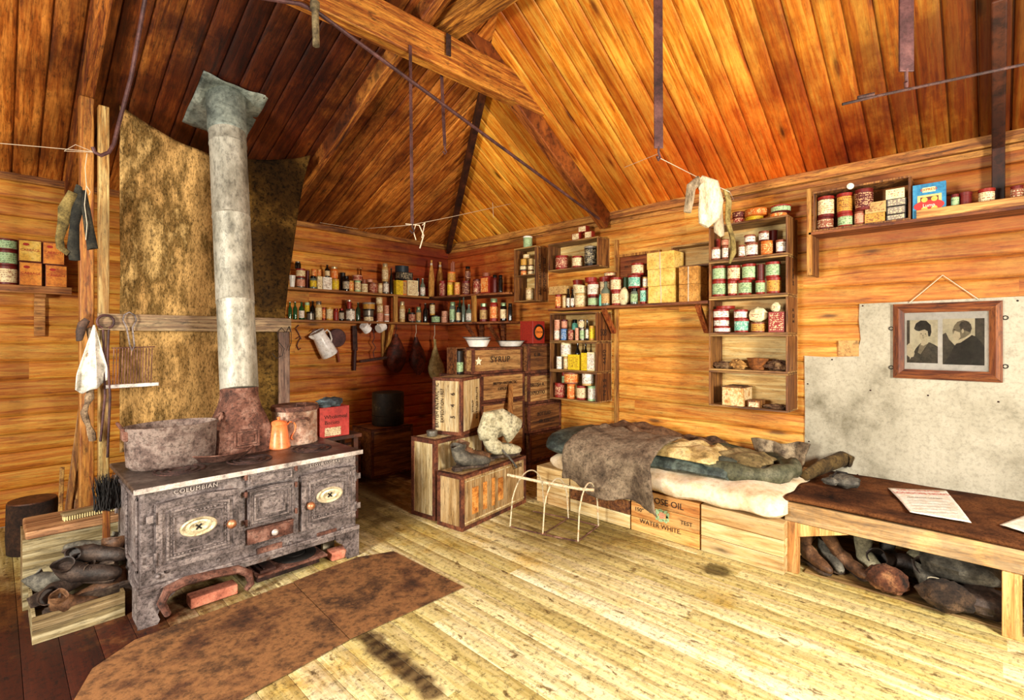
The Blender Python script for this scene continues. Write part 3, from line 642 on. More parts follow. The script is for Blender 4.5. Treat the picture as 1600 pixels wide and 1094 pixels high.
def roughen(mb, amp, fr=6, i0=0, seed=0):
    for i in range(i0, len(mb.v)):
        p = Vector(mb.v[i]); q = p * fr + Vector((seed * 7.3, seed, -seed))
        mb.v[i] = tuple(p + amp * Vector((mnoise.noise(q), mnoise.noise(q + Vector((31, 0, 0))), mnoise.noise(q + Vector((0, 47, 0))))))
    return mb
def cloth(mb, fn, nu, nv, mat=0):
    vs = [fn(i / nu, j / nv) for i in range(nu + 1) for j in range(nv + 1)]
    fs = [(i*(nv+1)+j, (i+1)*(nv+1)+j, (i+1)*(nv+1)+j+1, i*(nv+1)+j+1) for i in range(nu) for j in range(nv)]
    return mb.add(vs, fs, mat, 0.3, True)
def N1(*a): return mnoise.noise(Vector(a))

# ------------------------------------------------------------------ sacking screen behind the range
YC = 4.16
scr = thing('sacking_screen', 'tall stained sacking screen hanging on timbers behind the range', 'screen', (0.36, YC, 0))
OC = Vector((0.36, YC, 0))
def fold(x, z): return .035 * math.sin(x * 11 + 1.5 * N1(x * 2, z * .8, 3)) * (.4 + .6 * abs(N1(x * 1.5, 7, z * .5))) + .02 * N1(x * 6, z * 3, 1)
def f1(u, v):
    X = .575 + u * .75; top = 2.99 - .20 * math.sin(u * math.pi * .62) ; z = .68 + v * (top - .68)
    dr = max(0, v - .85) / .15
    return Vector((X, YC + .02 + fold(X, z) - .04 * dr * math.sin(dr * 3), z))
b = MB(); cloth(b, f1, 50, 90); b.build('sacking_sheet', M_SACK, scr, OC, solid=.004)
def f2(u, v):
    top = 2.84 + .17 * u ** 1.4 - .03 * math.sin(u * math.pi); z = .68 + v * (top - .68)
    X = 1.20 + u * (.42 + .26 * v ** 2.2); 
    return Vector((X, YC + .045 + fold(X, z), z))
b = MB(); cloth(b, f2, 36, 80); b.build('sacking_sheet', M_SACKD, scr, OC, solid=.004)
M_POST = wood('rough_post', '#d8bc7a', '#a87838', '#4a3014', 'z', speck=.65, knots=.4, boardvar=.2, bmp=.7)
M_POSTO = wood('rough_post_orange', '#c88a3c', '#8c4c18', '#38200c', 'z', speck=.65, knots=.4, boardvar=.2, bmp=.7)
b = MB(); b.box((.375, YC + .06, 0), (.45, YC + .13, zb(YC + .1) - .14)); b.build('post', M_POSTO, scr, OC, bev=.008)
b = MB(); b.box((.462, YC - .01, 0), (.518, YC + .05, 2.95)); b.build('post', M_POST, scr, OC, bev=.006)
b = MB(); b.box((1.60, YC - .03, 0), (1.66, YC + .02, 1.58)); b.build('post', M_POSTO, scr, OC, bev=.006)
M_RAIL = wood('grey_rail_board', '#b49a72', '#86684a', '#403026', 'x', speck=.7, knots=.5, bmp=.7)
M_RAILZ = wood('grey_upright_board', '#a08878', '#74584c', '#382822', 'z', speck=.7, knots=.5, bmp=.7)
b = MB(); b.box((.45, YC - .085, 1.49), (1.66, YC - .055, 1.60)); b.build('rail', M_RAIL, scr, OC, bev=.004)
b = MB(); b.box((1.575, YC - .055, .70), (1.66, YC - .032, 1.60)); b.build('upright_board', M_RAILZ, scr, OC, bev=.004)
# wire clothes hook on the upright
b = MB(); q = lambda x, y: onY(x, y, YC - .09)
wp = [q(452, 510), q(447, 520), q(440, 512), q(433, 520), q(436, 535), q(444, 545), q(441, 556), q(432, 560), q(425, 552)]
b.tube(wp, .0028, 6); b.tube([q(452, 510), q(455, 520), q(455, 535), q(451, 548)], .0028, 6)
tag(b.build('bent_wire', M_BLACK, off=wp[0]), 'bent black wire hooked on the grey upright beside the pipe', 'wire')

# ------------------------------------------------------------------ tools on the rail
YT2 = YC - .105
def r2(x, y, dy=0): return onY(x, y, YT2 + dy)
b = MB(); c0 = r2(165, 503); 
b.tube([c0 + Vector((.042 * math.cos(a), 0, .042 * math.sin(a))) for a in [-1.2 + (2 * math.pi - .75) * k / 20 for k in range(21)]], .0075, 8)
tg = thing('fire_tongs', 'long iron fire tongs with a ring head hanging on the rail', 'tongs', c0)
b.build('ring_head', M_STRAP, tg, c0)
for k, pts in enumerate((((161, 515), (163, 560), (164, 620), (157, 690)), ((170, 515), (168, 560), (172, 620), (168, 715)))):
    b = MB(); b.tube([r2(x, y, -.01 * k) for x, y in pts], .007, 8); b.build('arm', M_STRAP, tg, c0)
gi = thing('gridiron', 'wire gridiron with flat looped handle hanging on the rail', 'gridiron', r2(203, 500)); og = r2(203, 500)
b = MB(); b.tube([r2(194, 492), r2(192, 500), r2(198, 512), r2(203, 540), r2(206, 549), r2(210, 540), r2(207, 512), r2(213, 500), r2(210, 492), r2(202, 488)], .005, 6, closed=True); b.build('handle', M_IRON, gi, og)
for k in range(14):
    x = 176 + 4.6 * k; b = MB(); b.tube([r2(x + 2, 544), r2(x, 604)], .003, 6); b.build('wire', M_RUST, gi, og)
b = MB(); b.tube([r2(174, 544), r2(242, 542)], .004, 6); b.build('top_wire', M_RUST, gi, og)
b = MB(); b.box(r2(165, 608, -.015), r2(248, 597, .0) + Vector((0, .012, 0))); b.build('bottom_bar', M_IRONL, gi, og, bev=.004)
wc = MB(); cc = r2(146, 508)
def f3(u, v):
    x = 146 + (u - .5) * (2 + 40 * min(1, v * 1.3)) - 6 * v + (6 if u > .5 else -2) * v; y = 508 + v * (108 - 30 * abs(u - .25))
    p = r2(x, y); return p + Vector((0, .03 * math.sin(u * 9) * v + .01 * N1(u * 4, v * 4, 1) - .03, 0))
cloth(wc, f3, 14, 20); tag(wc.build('rag', grime('dirty_white_cloth', ['#8a8474', '#e0dcd0', '#f4f0e6'], scale=8, rough=.9, speck=.4), off=cc, solid=.004), 'dirty white pointed rag hanging from the rail corner', 'rag')
gl = MB(); gp = [r2(136, 500), r2(128, 508), r2(124, 520), r2(124, 532)]; gl.tube([p + Vector((0, -.02, 0)) for p in gp], [.02, .03, .028, .015], 10, flat=.6); roughen(gl, .012, 18)
tag(gl.build('glove', grime('dark_leather', ['#14100e', '#3a2820', '#5c4232'], scale=14, rough=.7, speck=.4), off=gp[0]), 'dark leather glove tucked over the rail end', 'glove')
ct = MB(); ct.tube([r2(139 + 5 * math.sin(i * .9), 512 + i * 11) for i in range(17)], [.016 + .005 * math.sin(i * 2.1) for i in range(17)], 8); roughen(ct, .014, 14)
tag(ct.build('old_rope', grime('old_canvas_rope', ['#3a2c20', '#8a7258', '#b8a080'], scale=14, rough=.9, speck=.6), off=r2(139, 512)), 'frayed canvas rope hanging down behind the tongs', 'rope')

# ------------------------------------------------------------------ socks and twine by the roof hook
M_SOCKD = grime('dark_wool', ['#0c0c0c', '#24241e', '#403c30'], scale=14, rough=.95, speck=.5, bmp=.6)
M_SOCKO = grime('olive_wool', ['#2a2410', '#6a5a30', '#94804a'], scale=14, rough=.95, speck=.5, bmp=.6)
YS = 3.9
def s2(x, y, dy=0): return onY(x, y, YS + dy)
for nm, lab, pts, rr, mt in (('sock', 'olive wool sock, outermost of the cluster below the roof hook', [(113, 300), (103, 325), (96, 350), (94, 372), (92, 388), (104, 394)], [.02, .026, .024, .02, .024, .014], M_SOCKO),
                             ('sock', 'black wool sock hanging in the middle below the roof hook', [(122, 292), (120, 320), (116, 350), (115, 385), (117, 405)], [.02, .028, .03, .03, .024], M_SOCKD),
                             ('sock', 'short black mitten-like sock with a white thread below the roof hook', [(130, 300), (137, 330), (140, 360), (145, 390)], [.014, .022, .024, .03], M_SOCKD)):
    b = MB(); P = [s2(x, y, .02) for x, y in pts]; b.tube(P, rr, 12, flat=.5); roughen(b, .022, 12, seed=pts[0][0]); o = b.build(nm, mt, off=P[0]); tag(o, lab, 'sock', 'socks below the roof hook')
b = MB(); b.tube([s2(136, 240), s2(133, 262), s2(135, 290), s2(132, 320), s2(136, 350), s2(134, 375)], .0022, 5); b.tube([s2(135, 290), s2(141, 300), s2(139, 305)], .002, 5)
M_TWINE = plain('pale_twine', '#cbbca4', rough=.9)
tag(b.build('twine', M_TWINE, off=s2(136, 240)), 'pale twine dangling from the roof hook over the black socks', 'twine')
b = MB(); A = onY(232, -30, 3.3); ph = [A, onY(205, 120, 3.6), onY(184, 200, 3.82), onY(178, 225, YS), onY(170, 238, YS), onY(158, 243, YS), onY(148, 238, YS), onY(145, 230, YS)]
b.tube(ph, .011, 8); tag(b.build('hanging_rod', M_STRAP, off=ph[3]), 'long thin iron rod ending in an open hook by the sacking', 'rod')
b = MB(); b.tube([onY(-120, 214, YS), onY(0, 224, YS), onY(70, 230, YS), onY(145, 237, YS)], .0018, 5); b.tube([onY(145, 237, YS), onY(118, 226, YS), onY(100, 236, YS), onY(145, 238, YS)], .0015, 5)
tag(b.build('drying_line', M_TWINE, off=onY(145, 237, YS)), 'thin drying line running to the hooked rod from the wall', 'line')

# ------------------------------------------------------------------ log pile, crate of boots and brushes beside the range
p = onZ(46, 868, 0); st = thing('chopping_block', 'dark round chopping block in the corner shade by the wall', 'chopping block', (p.x + .02, p.y + .12, 0))
b = MB(); b.lathe([(.13, 0), (.135, .1), (.132, .3), (.128, .335)], 28); roughen(b, .006, 9); b.build('bark', grime('dark_bark', ['#100806', '#2c1a10', '#4a2e1c'], scale=10, rough=.95, speck=.6, bmp=1.0), st)
b = MB(); b.lathe([(.128, .334), (.124, .342), (0, .343)], 28); b.build('cut_face', wood('cut_log', '#7a4a28', '#5a3018', '#2c160c', 'z', knots=0), st)
M_SPLIT = wood('split_firewood', '#c89a50', '#8c5c28', '#3a2010', 'z', speck=.6, knots=.3)
for i, (xa, ya, xb, yb, w_) in enumerate(((128, 640, 96, 800, .035), (133, 700, 112, 802, .04), (115, 735, 104, 798, .028), (124, 690, 118, 804, .03), (96, 730, 92, 800, .024))):
    P = onY(xa, ya, 4.34 + .03 * i); Q = onZ(xb, yb + 20, .01); Q = Vector((Q.x + .02 * i, 4.16 + .01 * i, .01)) if False else onY(xb, yb, 4.26 - .03 * i); Q.z = .40 if False else max(.0, Q.z - .3)
    b = MB(); b.beam(P, Q, w_, w_ * .6, (0, 1, 0)); roughen(b, .006, 6, seed=i); tag(b.build('split_log', M_SPLIT, off=Q, bev=.004), ('tallest', 'widest', 'shortest', 'middle', 'thinnest')[i] + ' of the split planks leaning behind the boot crate', 'plank', 'split planks behind the boot crate')
M_CRATE = wood('grey_crate_board', '#bcae88', '#8a7850', '#4a3820', 'x', speck=.6, knots=.5)
bx = thing('boot_box', 'low open wooden box heaped with old boots beside the range', 'box', (.12, 3.25, 0))
b = MB(); b.box((0, 0, .0), (.35, .014, .063), rnd=.2); b.box((0, 0, .065), (.35, .014, .127), rnd=.7); b.build('front_board', M_CRATE, bx, bev=.002)
for x in (0, .336): b = MB(); b.box((x, .015, 0), (x + .014, .40, .127)); b.build('side_board', M_CRATE, bx, bev=.002)
b = MB(); b.box((0, .386, 0), (.35, .40, .127)); b.build('back_board', M_CRATE, bx, bev=.002); b = MB(); b.box((.014, .014, .0), (.336, .386, .01)); b.build('bottom', M_CRATE, bx)
cr2 = thing('log_crate', 'weathered grey crate behind the boot box with a slab on top', 'crate', (.10, 3.69, 0))
b = MB(); b.box((0, 0, 0), (.42, .02, .37), rnd=.4); b.box((0, .02, 0), (.018, .32, .37)); b.box((.402, .02, 0), (.42, .32, .37)); b.box((0, .30, 0), (.42, .32, .37)); b.box((0, 0, .30), (.42, .004, .302)); b.build('body', M_CRATE, cr2, bev=.003)
b = MB(); b.box((.0, -.02, .372), (.41, .30, .415)); roughen(b, .006, 7); tag(b.build('wood_slab', wood('raw_slab', '#c09468', '#8e6240', '#4a2c18', 'x', speck=.6), loc=(.11, 3.70, 0), bev=.008), 'thick raw wood slab lying on the weathered grey crate', 'slab')
sb = thing('scrubbing_brush', 'long scrubbing brush with pale bristles on the raw slab', 'brush', (.26, 3.73, .418), .1)
b = MB(); b.box((0, 0, .025), (.27, .06, .042)); b.build('back', M_CRATE, sb, bev=.006)
b = MB(); 
for i in range(24):
    for j in range(3): b.box((.008 + i * .011, .006 + j * .02, 0), (.013 + i * .011, .014 + j * .02, .026))
b.build('bristles', plain('pale_bristle', '#d8c890', rough=.9), sb, props={'kind': 'stuff'})
br = thing('hearth_brush', 'black hearth brush hanging bristles up beside the range end', 'brush', onY(168, 770, 3.60)); ob = onY(168, 770, 3.60)
random.seed(5); b = MB()
for i in range(240):
    a = random.uniform(0, 6.28); r = random.uniform(0, .05); t0 = Vector((r * math.cos(a) * 1.2, r * math.sin(a) * .6, -.10 + random.uniform(0, .02))); t1 = t0 + Vector((random.uniform(-.03, .03), random.uniform(-.02, .02), random.uniform(.12, .2)))
    b.tube([t0, (t0 + t1) / 2 + Vector((.004, 0, 0)), t1], [.0025, .002, .001], 4)
b.build('bristles', M_BLACK, br, props={'kind': 'stuff'})
b = MB(); b.box((-.022, -.01, -.32), (.012, .012, -.08)); b.build('handle', M_POSTO, br, bev=.004)

# ------------------------------------------------------------------ boots (length along +x, opening up)
def boot(name, label, loc, rot, L=.28, Ht=.14, mat=None, solem=None, shaft_r=.05, flop=0.0, seed=0, grp=None, lace=True, cat='boot', open_=1.0, par=None):
    s = L / .28; b = MB()
    if abs(rot[0]) + abs(rot[1]) < .01: loc = (loc[0], loc[1], loc[2] + .012 * s)
    o = thing(name, label, cat, loc, rot=rot, group=grp)
    sp_ = [(.226, .026, .006), (.222, .028, .018), (.208, .032, .028), (.180, .037, .035), (.145, .042, .039), (.105, .048, .040), (.065, .057, .044), (.028, .068, .053), (-.004, .088, .055), (-.018, .112, .047)]
    n = 5; z0 = .112
    for k in range(1, n + 1):
        f = k / n; sp_.append((-.020 + flop * .1 * f * f, z0 + (max(Ht, .15) - z0) * f, .047 + (shaft_r - .047) * f))
    for k in range(n, -1, -1):
        f = k / n; sp_.append((-.020 + flop * .1 * f * f, z0 + (max(Ht, .15) - z0) * f - (.002 if k == n else 0), .041 + (shaft_r - .047) * f))
    rg = []; up_ = Vector((0, 1, 0))
    for i, (x, z, r) in enumerate(sp_):
        j0, j1 = max(0, i - 1), min(len(sp_) - 1, i + 1)
        if i >= 10: d = Vector((0, 0, 1))
        else: d = Vector((sp_[j1][0] - sp_[j0][0], 0, sp_[j1][1] - sp_[j0][1])).normalized()
        nrm = Vector((-d.z, 0, d.x)) if i < 10 else Vector((-1, 0, 0)); ring = []
        for k in range(20):
            a = 2 * math.pi * k / 20; yy = (1.05 if i < 8 else .86) * r * math.cos(a); off = nrm * (r * math.sin(a)); p_ = Vector((x + off.x, yy, z + off.z))
            if i >= 10: p_.z += .010 * math.sin(a * 2 + seed) * (i >= 13) * (i <= 17)
            p_.z = max(p_.z, .012); ring.append(p_ * s)
        rg.append(ring)
    b.rings(rg, 0, caps=False); b.add(rg[-1], [tuple(range(20))], 0); b.add(rg[0], [tuple(range(20))], 0)
    roughen(b, .007 * s, 13 / s, seed=seed); roughen(b, .003 * s, 34 / s, seed=seed)
    b.build('upper', mat, o, sharp=60)
    b = MB(); P = [(-.062, .0), (-.055, .03), (-.02, .036), (.05, .028), (.10, .034), (.16, .042), (.20, .034), (.226, .0)]
    out = P + [(x, -y) for x, y in reversed(P[1:-1])]
    m_ = len(out); b.add([Vector((x * s, y * s, 0)) for x, y in out] + [Vector((x * s, y * s, .016 * s)) for x, y in out], [tuple(reversed(range(m_))), tuple(range(m_, 2*m_))] + [(i, (i+1) % m_, (i+1) % m_ + m_, i + m_) for i in range(m_)])
    b.box((-.06 * s, -.03 * s, -.012 * s), (.0, .03 * s, .0)); b.build('sole', solem or mat, o)
    if lace:
        for k in range(4):
            b = MB(); x = (.045 + .022 * k) * s; z0 = (.112 - .010 * k) * s
            b.tube([(x, -.026 * s, z0 - .012 * s), (x + .006 * s, 0, z0 + .006 * s), (x + .01 * s, .026 * s, z0 - .012 * s)], .0028 * s, 6); b.build('lace', solem or mat, o)
    return o
M_LEA = grime('old_black_leather', ['#100c0a', '#30241e', '#54443a'], scale=11, rough=.55, speck=.45, bmp=.7)
M_LEAB = grime('old_brown_leather', ['#1e120a', '#583a24', '#8c6444'], scale=11, rough=.6, speck=.45, bmp=.7)
M_LEAG = grime('grey_hide', ['#1e1c18', '#4c4840', '#7c7668'], scale=11, rough=.7, speck=.45, bmp=.7)
M_SOLE = grime('worn_sole', ['#141010', '#3c2c22', '#6c5a48'], scale=12, rough=.8, speck=.5)
M_LACE = plain('pale_lace', '#b0a48c', rough=.9)
E3 = lambda x, y, z: (math.radians(x), math.radians(y), math.radians(z))
bl = [
 ('black boot with its round mouth facing out at the back of the boot box', (.26, 3.56, .20), E3(62, 0, 12), .27, .17, M_LEA, .066),
 ('black boot lying on its side at the wall end of the boot box', (.13, 3.40, .16), E3(70, -10, 20), .25, .15, M_LEA, .05),
 ('small brown boot lying in the front corner of the boot box', (.17, 3.31, .10), E3(30, 12, 5), .22, .14, M_LEAB, .048),
 ('black laced boot lying across the middle of the boot box', (.24, 3.42, .20), E3(35, 5, -25), .26, .14, M_LEA, .052),
 ('brown boot with gaping mouth at the range end of the boot box', (.37, 3.42, .22), E3(48, 10, 150), .27, .15, M_LEAB, .064),
 ('crushed grey boot at the back range end of the boot box', (.40, 3.60, .20), E3(40, -20, 160), .26, .15, M_LEAG, .058),
 ('brown boot half buried in the front of the boot box', (.42, 3.32, .12), E3(70, 4, 178), .25, .14, M_LEAB, .05),
 ('dark boot tipped over on top of the heap in the boot box', (.33, 3.52, .29), E3(75, 10, -40), .24, .14, M_LEA, .05),
 ('grey boot wedged upright in the middle of the boot box', (.16, 3.50, .13), E3(10, -35, -60), .24, .15, M_LEAG, .055),
]
for i, (lab, loc, rot, L, Ht, mt, sr) in enumerate(bl): boot('boot', lab, (loc[0] + .035, loc[1], loc[2]), rot, L, Ht, mt, M_SOLE, sr, seed=i, grp='boots heaped in the boot box', lace=(i in (0, 3, 4, 6)))

# ------------------------------------------------------------------ shelf on the back wall by the screen, with cabbage tins
M_SHELF = wood('shelf_pine', '#e0a458', '#aa6a2c', '#5a3212', 'x', speck=.55, knots=.5)
sh = thing('bracket_shelf', 'short thick shelf on a wall bracket holding the orange cabbage tins', 'shelf', (-1.2, 5.25, 1.815))
b = MB(); b.box((0, -.02, 0), (1.62, .17, .022)); b.box((0, -.03, -.035), (1.62, -.018, .022)); b.box((0, -.018, -.035), (1.62, -.002, -.012)); b.build('board', M_SHELF, sh, bev=.003)
p0 = onY(53, 460, 5.40); b = MB(); b.box((p0.x + 1.2 - .0, .13, -.36), (p0.x + 1.2 + .065, .168, 0)); b.box((p0.x + 1.2, .02, -.06), (p0.x + 1.2 + .065, .13, -.036)); b.build('bracket', M_SHELF, sh, bev=.004)
# ------------------------------------------------------------------ provisions: colours, tin / jar / bottle / carton builders
COL = dict(red='#8e2418', dred='#561410', cream='#eadcae', green='#a8c898', teal='#5eb09a', yellow='#e6c81e', orange='#dc7426', brown='#74442a', dark='#1a1614', white='#f2eee2',
           blue='#4a7ab4', pink='#d49a7c', tan='#c6a264', metal='#8c8478', dgreen='#2c4a2c', bgreen='#2a6a36', grey='#8e8a80', gold='#c89438', maroon='#6a1c18', lblack='#2c2824', dblue='#22303a', rust='#8a4a30', amber='#7a3c14', clear='#8a9a88')
def CM(k, kind='paint'):
    if kind == 'paint': return grime('paint_' + k, [tuple(c * .55 for c in hx(COL[k])[:3]) + (1,), hx(COL[k]), hx(COL[k])], scale=16, rough=.45, speck=.4, specksc=4, bmp=.15, lo=.25, hi=.5)
    if kind == 'metal': return grime('metal_' + k, [tuple(c * .5 for c in hx(COL[k])[:3]) + (1,), hx(COL[k])], scale=16, rough=.35, metal=.6, speck=.35, bmp=.1)
    if kind == 'glass': return glass('glass_' + k, COL[k])
    ink = {'cream': '#7c2c1c', 'white': '#5a3020', 'green': '#3a5a38', 'teal': '#e0f0e0', 'yellow': '#7a5a10', 'orange': '#f4dc90', 'red': '#f0d0a0', 'dred': '#e0b080', 'pink': '#8a2a1c', 'tan': '#6a3a18', 'blue': '#e8eef4', 'gold': '#5a2c10'}.get(k, '#d8c8a0')
    return printed('label_' + k, COL[k], ink)
CLX = lambda s, d: (s if s in COL else d)
def prov(kind, o, r, h, body, label, lid, seed=0):
    """parts of one provision standing at o"""
    if kind in ('tin', 'flat', 'drum'):
        e = min(.004, r * .1); mk = 'paint' if body not in ('metal', 'grey') else 'metal'
        b = MB(); b.lathe([(r - e, 0), (r, .002), (r, e), (r - e * .6, e * 1.5), (r - e * .6, h - e * 1.5), (r, h - e), (r, h - .001), (r - e, h - .003), (0, h - .003)], 24); b.build('body', CM(body, mk), o)
        if label:
            b = MB(); b.lathe([(r - e * .3, h * .14), (r - e * .3, h * .84)], 24); b.f = [f for f in b.f if len(f) == 4]; b.m = b.m[:len(b.f)]; b.r = b.r[:len(b.f)]; b.s = b.s[:len(b.f)]; b.build('label', CM(label, 'label'), o)
        if lid and h > r * .5:
            b = MB(); b.lathe([(r + .001, h - min(.016, h * .2)), (r + .0015, h), (r - .004, h + .003), (r - .01, h + .001), (0, h + .001)], 24); b.build('lid', CM(lid, mk), o)
    elif kind == 'jar':
        b = MB(); b.lathe([(r * .8, 0), (r * .98, .004), (r, .012), (r, h * .70), (r * .93, h * .77), (r * .74, h * .82), (r * .72, h * .86), (0, h * .86)], 24); b.build('body', CM(body, 'glass' if body in ('dgreen', 'bgreen', 'clear', 'amber', 'dark', 'metal') else 'paint'), o)
        b = MB(); b.lathe([(r * .80, h * .83), (r * .82, h * .985), (r * .76, h), (0, h)], 24); b.build('lid', CM(lid or 'metal', 'metal'), o)
        if label: b = MB(); b.lathe([(r + .001, h * .14), (r + .001, h * .64)], 24); b.f = [f for f in b.f if len(f) == 4]; b.m = b.m[:len(b.f)]; b.r = b.r[:len(b.f)]; b.s = b.s[:len(b.f)]; b.build('label', CM(label, 'label'), o)
    elif kind == 'bottle':
        b = MB(); n = max(.008, r * .36)
        b.lathe([(r * .7, 0), (r * .97, .004), (r, .012), (r, h * .58), (r * .93, h * .64), (r * .6, h * .72), (n, h * .78), (n * .95, h * .92), (n * 1.3, h * .925), (n * 1.3, h * .96), (n, h * .965), (0, h * .965)], 20); b.build('glass', CM(body, 'glass'), o)
        b = MB(); b.lathe([(n * .9, h * .955), (n * .95, h), (0, h)], 12); b.build('stopper', CM(lid or 'tan'), o)
        if label: b = MB(); b.lathe([(r + .001, h * .10), (r + .001, h * .50)], 20); b.f = [f for f in b.f if len(f) == 4]; b.m = b.m[:len(b.f)]; b.r = b.r[:len(b.f)]; b.s = b.s[:len(b.f)]; b.build('label', CM(label, 'label'), o)
    elif kind in ('box', 'carton'):
        d_ = min(.09, max(.05, r * 1.3)); b = MB(); b.box((-r, -d_ / 2, 0), (r, d_ / 2, h)); b.build('carton', CM(body), o, bev=.0015)
        if label:
            b = MB(); b.box((-r * .86, -d_ / 2 - .0012, h * .08), (r * .86, -d_ / 2 + .001, h * .92)); b.build('label', CM(label, 'label'), o)
            b = MB(); b.box((-r - .001, -d_ / 2 + .006, h * .1), (-r + .001, d_ / 2 - .006, h * .9)); b.build('side_label', CM(label, 'label'), o)
    elif kind == 'cup':
        b = MB(); b.lathe([(r * .6, 0), (r * .7, .01), (r, h), (r * .96, h), (r * .64, .012), (0, .010)], 24); b.build('bowl', M_WHITE, o)
        b = MB(); b.lathe([(r * .99, h - .004), (r * 1.03, h), (r * .97, h + .001)], 24); b.build('rim', M_WHITE, o)
    elif kind == 'wrapped':
        b = MB(); b.lathe([(r * .8, 0), (r, .02), (r, h * .45), (r * .82, h * .66), (r * .42, h * .84), (r * .32, h * .94), (r * .42, h), (0, h)], 16); roughen(b, .006, 20, seed=seed); b.build('straw_cover', grime('straw', ['#6a3c14', '#c88c40', '#e8b868'], scale=12, stretch=(6, 6, 1), rough=.95, speck=.6, bmp=.9), o)
        b = MB(); b.lathe([(r * .40, h * .86), (r * .42, h * .89), (r * .38, h * .92)], 12); b.build('binding', M_TWINE, o)
    elif kind == 'bundle':
        for k in range(7):
            a = k * 2.4; x = r * .55 * math.cos(a); y = r * .55 * math.sin(a); b = MB(); b.tube([(x, y, 0), (x * .9, y * .9, h * (.85 + .15 * math.sin(k * 3)))], r * .22, 7); b.build('stick', CM('rust'), o)
    elif kind == 'packet':
        b = MB(); lump(b, (0, 0, h / 2), (r, r * .7, h * .52), .18, 2.2, seed, sub=(14, 10)); 
        for i, p in enumerate(b.v): b.v[i] = (p[0], p[1], max(0, p[2]))
        b.build('paper', CM(body), o)
        if label: b = MB(); b.box((-r * .5, -r * .78, h * .3), (r * .5, -r * .60, h * .62)); b.build('label', CM(label, 'label'), o)
NAME = dict(tin='tin', flat='flat_tin', drum='drum_tin', jar='jar', bottle='bottle', box='carton', carton='carton', cup='bowl', wrapped='straw_bottle', bundle='stick_bundle', packet='paper_packet')
CATN = dict(tin='tin', flat='tin', drum='tin', jar='jar', bottle='bottle', box='box', carton='box', cup='bowl', wrapped='bottle', bundle='bundle', packet='packet')
def row(items, ax, val, zs, sx, sy, ox, oy, place, frm, group, order=1):
    """items: (kind, x0, x1, ytop, body, label, lid, words[, on[, back]]) in the pixels of one enlarged view"""
    out = []
    order_ix = sorted(range(len(items)), key=lambda i: order * (items[i][1] + items[i][2]))
    rank = {i: k for k, i in enumerate(order_ix)}
    for i, it in enumerate(items):
        kind, x0, x1, yt, body, label, lid, words = it[:8]; on = it[8] if len(it) > 8 else None; back = it[9] if len(it) > 9 else 0.0
        px = ox + (x0 + x1) / 2 / sx; wpx = (x1 - x0) / sx; py = oy + yt / sy
        fn = onY if ax == 'Y' else onX
        a = (px - 800) / F
        p = fn(px, py, val + back); t = dep(p)
        if kind in ('box', 'carton'):
            A = fn(ox + x0 / sx, py, val + back); B_ = fn(ox + x1 / sx, py, val + back); r = (A - B_).length / 2; hd = min(.09, max(.05, r * 1.3)) / 2
        else:
            r = .5 * wpx / F * t / math.sqrt(1 + a * a); r = min(r, .09); hd = r
        p = fn(px, py, val + back + hd + .006)
        if on is None: z = zs
        else: z = out[on][1]; 
        if on is not None:
            q = out[on][2]; 
        zt = fn(px, py, val + back + hd * .3).z; h = max(.02, zt - z)
        if on is not None and back == 0:
            if ax == 'Y': p.y = q.y
            else: p.x = q.x
        lab = f"{words}, {ORD[rank[i]]} from the {frm} {place}" if len(f"{words}, {ORD[rank[i]]} from the {frm} {place}".replace('-', ' ').split()) <= 16 else f"{words}, {ORD[rank[i]]} {place}"
        rz = random.uniform(-.15, .15) if kind not in ('box', 'carton') else random.uniform(-.03, .03)
        if ax == 'X': rz += math.pi / -2
        o = thing(NAME[kind], lab, CATN[kind], (p.x, p.y, z + .0005), rz, group)
        prov(kind, o, r, h, body, label, lid, i)
        out.append((o, z + h + .002, p))
    return out

# ------------------------------------------------------------------ L-shaped double shelf round the far corner
M_SHB = wood('corner_shelf_board', '#d49a50', '#965a26', '#3c1e0c', 'x', speck=.6, knots=.4)
M_SHY = wood('corner_shelf_board_side', '#b06c36', '#6c3418', '#2a120a', 'y', speck=.6, knots=.4)
M_SHZ = wood('corner_shelf_post', '#e0a850', '#a86a28', '#4a2610', 'z', speck=.6, knots=.4)
cs = thing('corner_shelf', 'two-tier plank shelf running round the far corner of the hut', 'shelf', (2.0, 5.2, 1.6)); OS = Vector((2.0, 5.2, 1.6))
ZT, ZL = 1.965, 1.63
for zz in (ZT, ZL):
    b = MB(); b.box((1.75, 5.20, zz - .024), (3.86, 5.418, zz)); b.build('board', M_SHB, cs, OS, bev=.003)
    b = MB(); pl = [(3.862, 5.20), (3.94, 4.6), (4.08, 3.985), (4.338, 3.985), (4.338, 5.418), (3.862, 5.418)]
    b.add([(x, y, zz - .024) for x, y in pl] + [(x, y, zz) for x, y in pl], [tuple(reversed(range(6))), tuple(range(6, 12))] + [(i, (i+1) % 6, (i+1) % 6 + 6, i + 6) for i in range(6)]); b.build('board', M_SHY, cs, OS, bev=.003)
p = onY(618, 480, 5.21); b = MB(); b.box((p.x - .03, 5.20, ZL), (p.x + .03, 5.23, ZT - .024)); b.build('divider', M_SHZ, cs, OS, bev=.003)
p = onX(741, 480, 3.95); b = MB(); b.box((3.93, p.y - .035, ZL), (3.96, p.y + .035, ZT - .024)); b.build('divider', M_SHZ, cs, OS, bev=.003)
p = onY(600, 560, 5.40); b = MB(); b.box((p.x - .035, 5.385, 1.17), (p.x + .035, 5.42, 1.605)); b.build('wall_batten', M_SHZ, cs, OS, bev=.003)
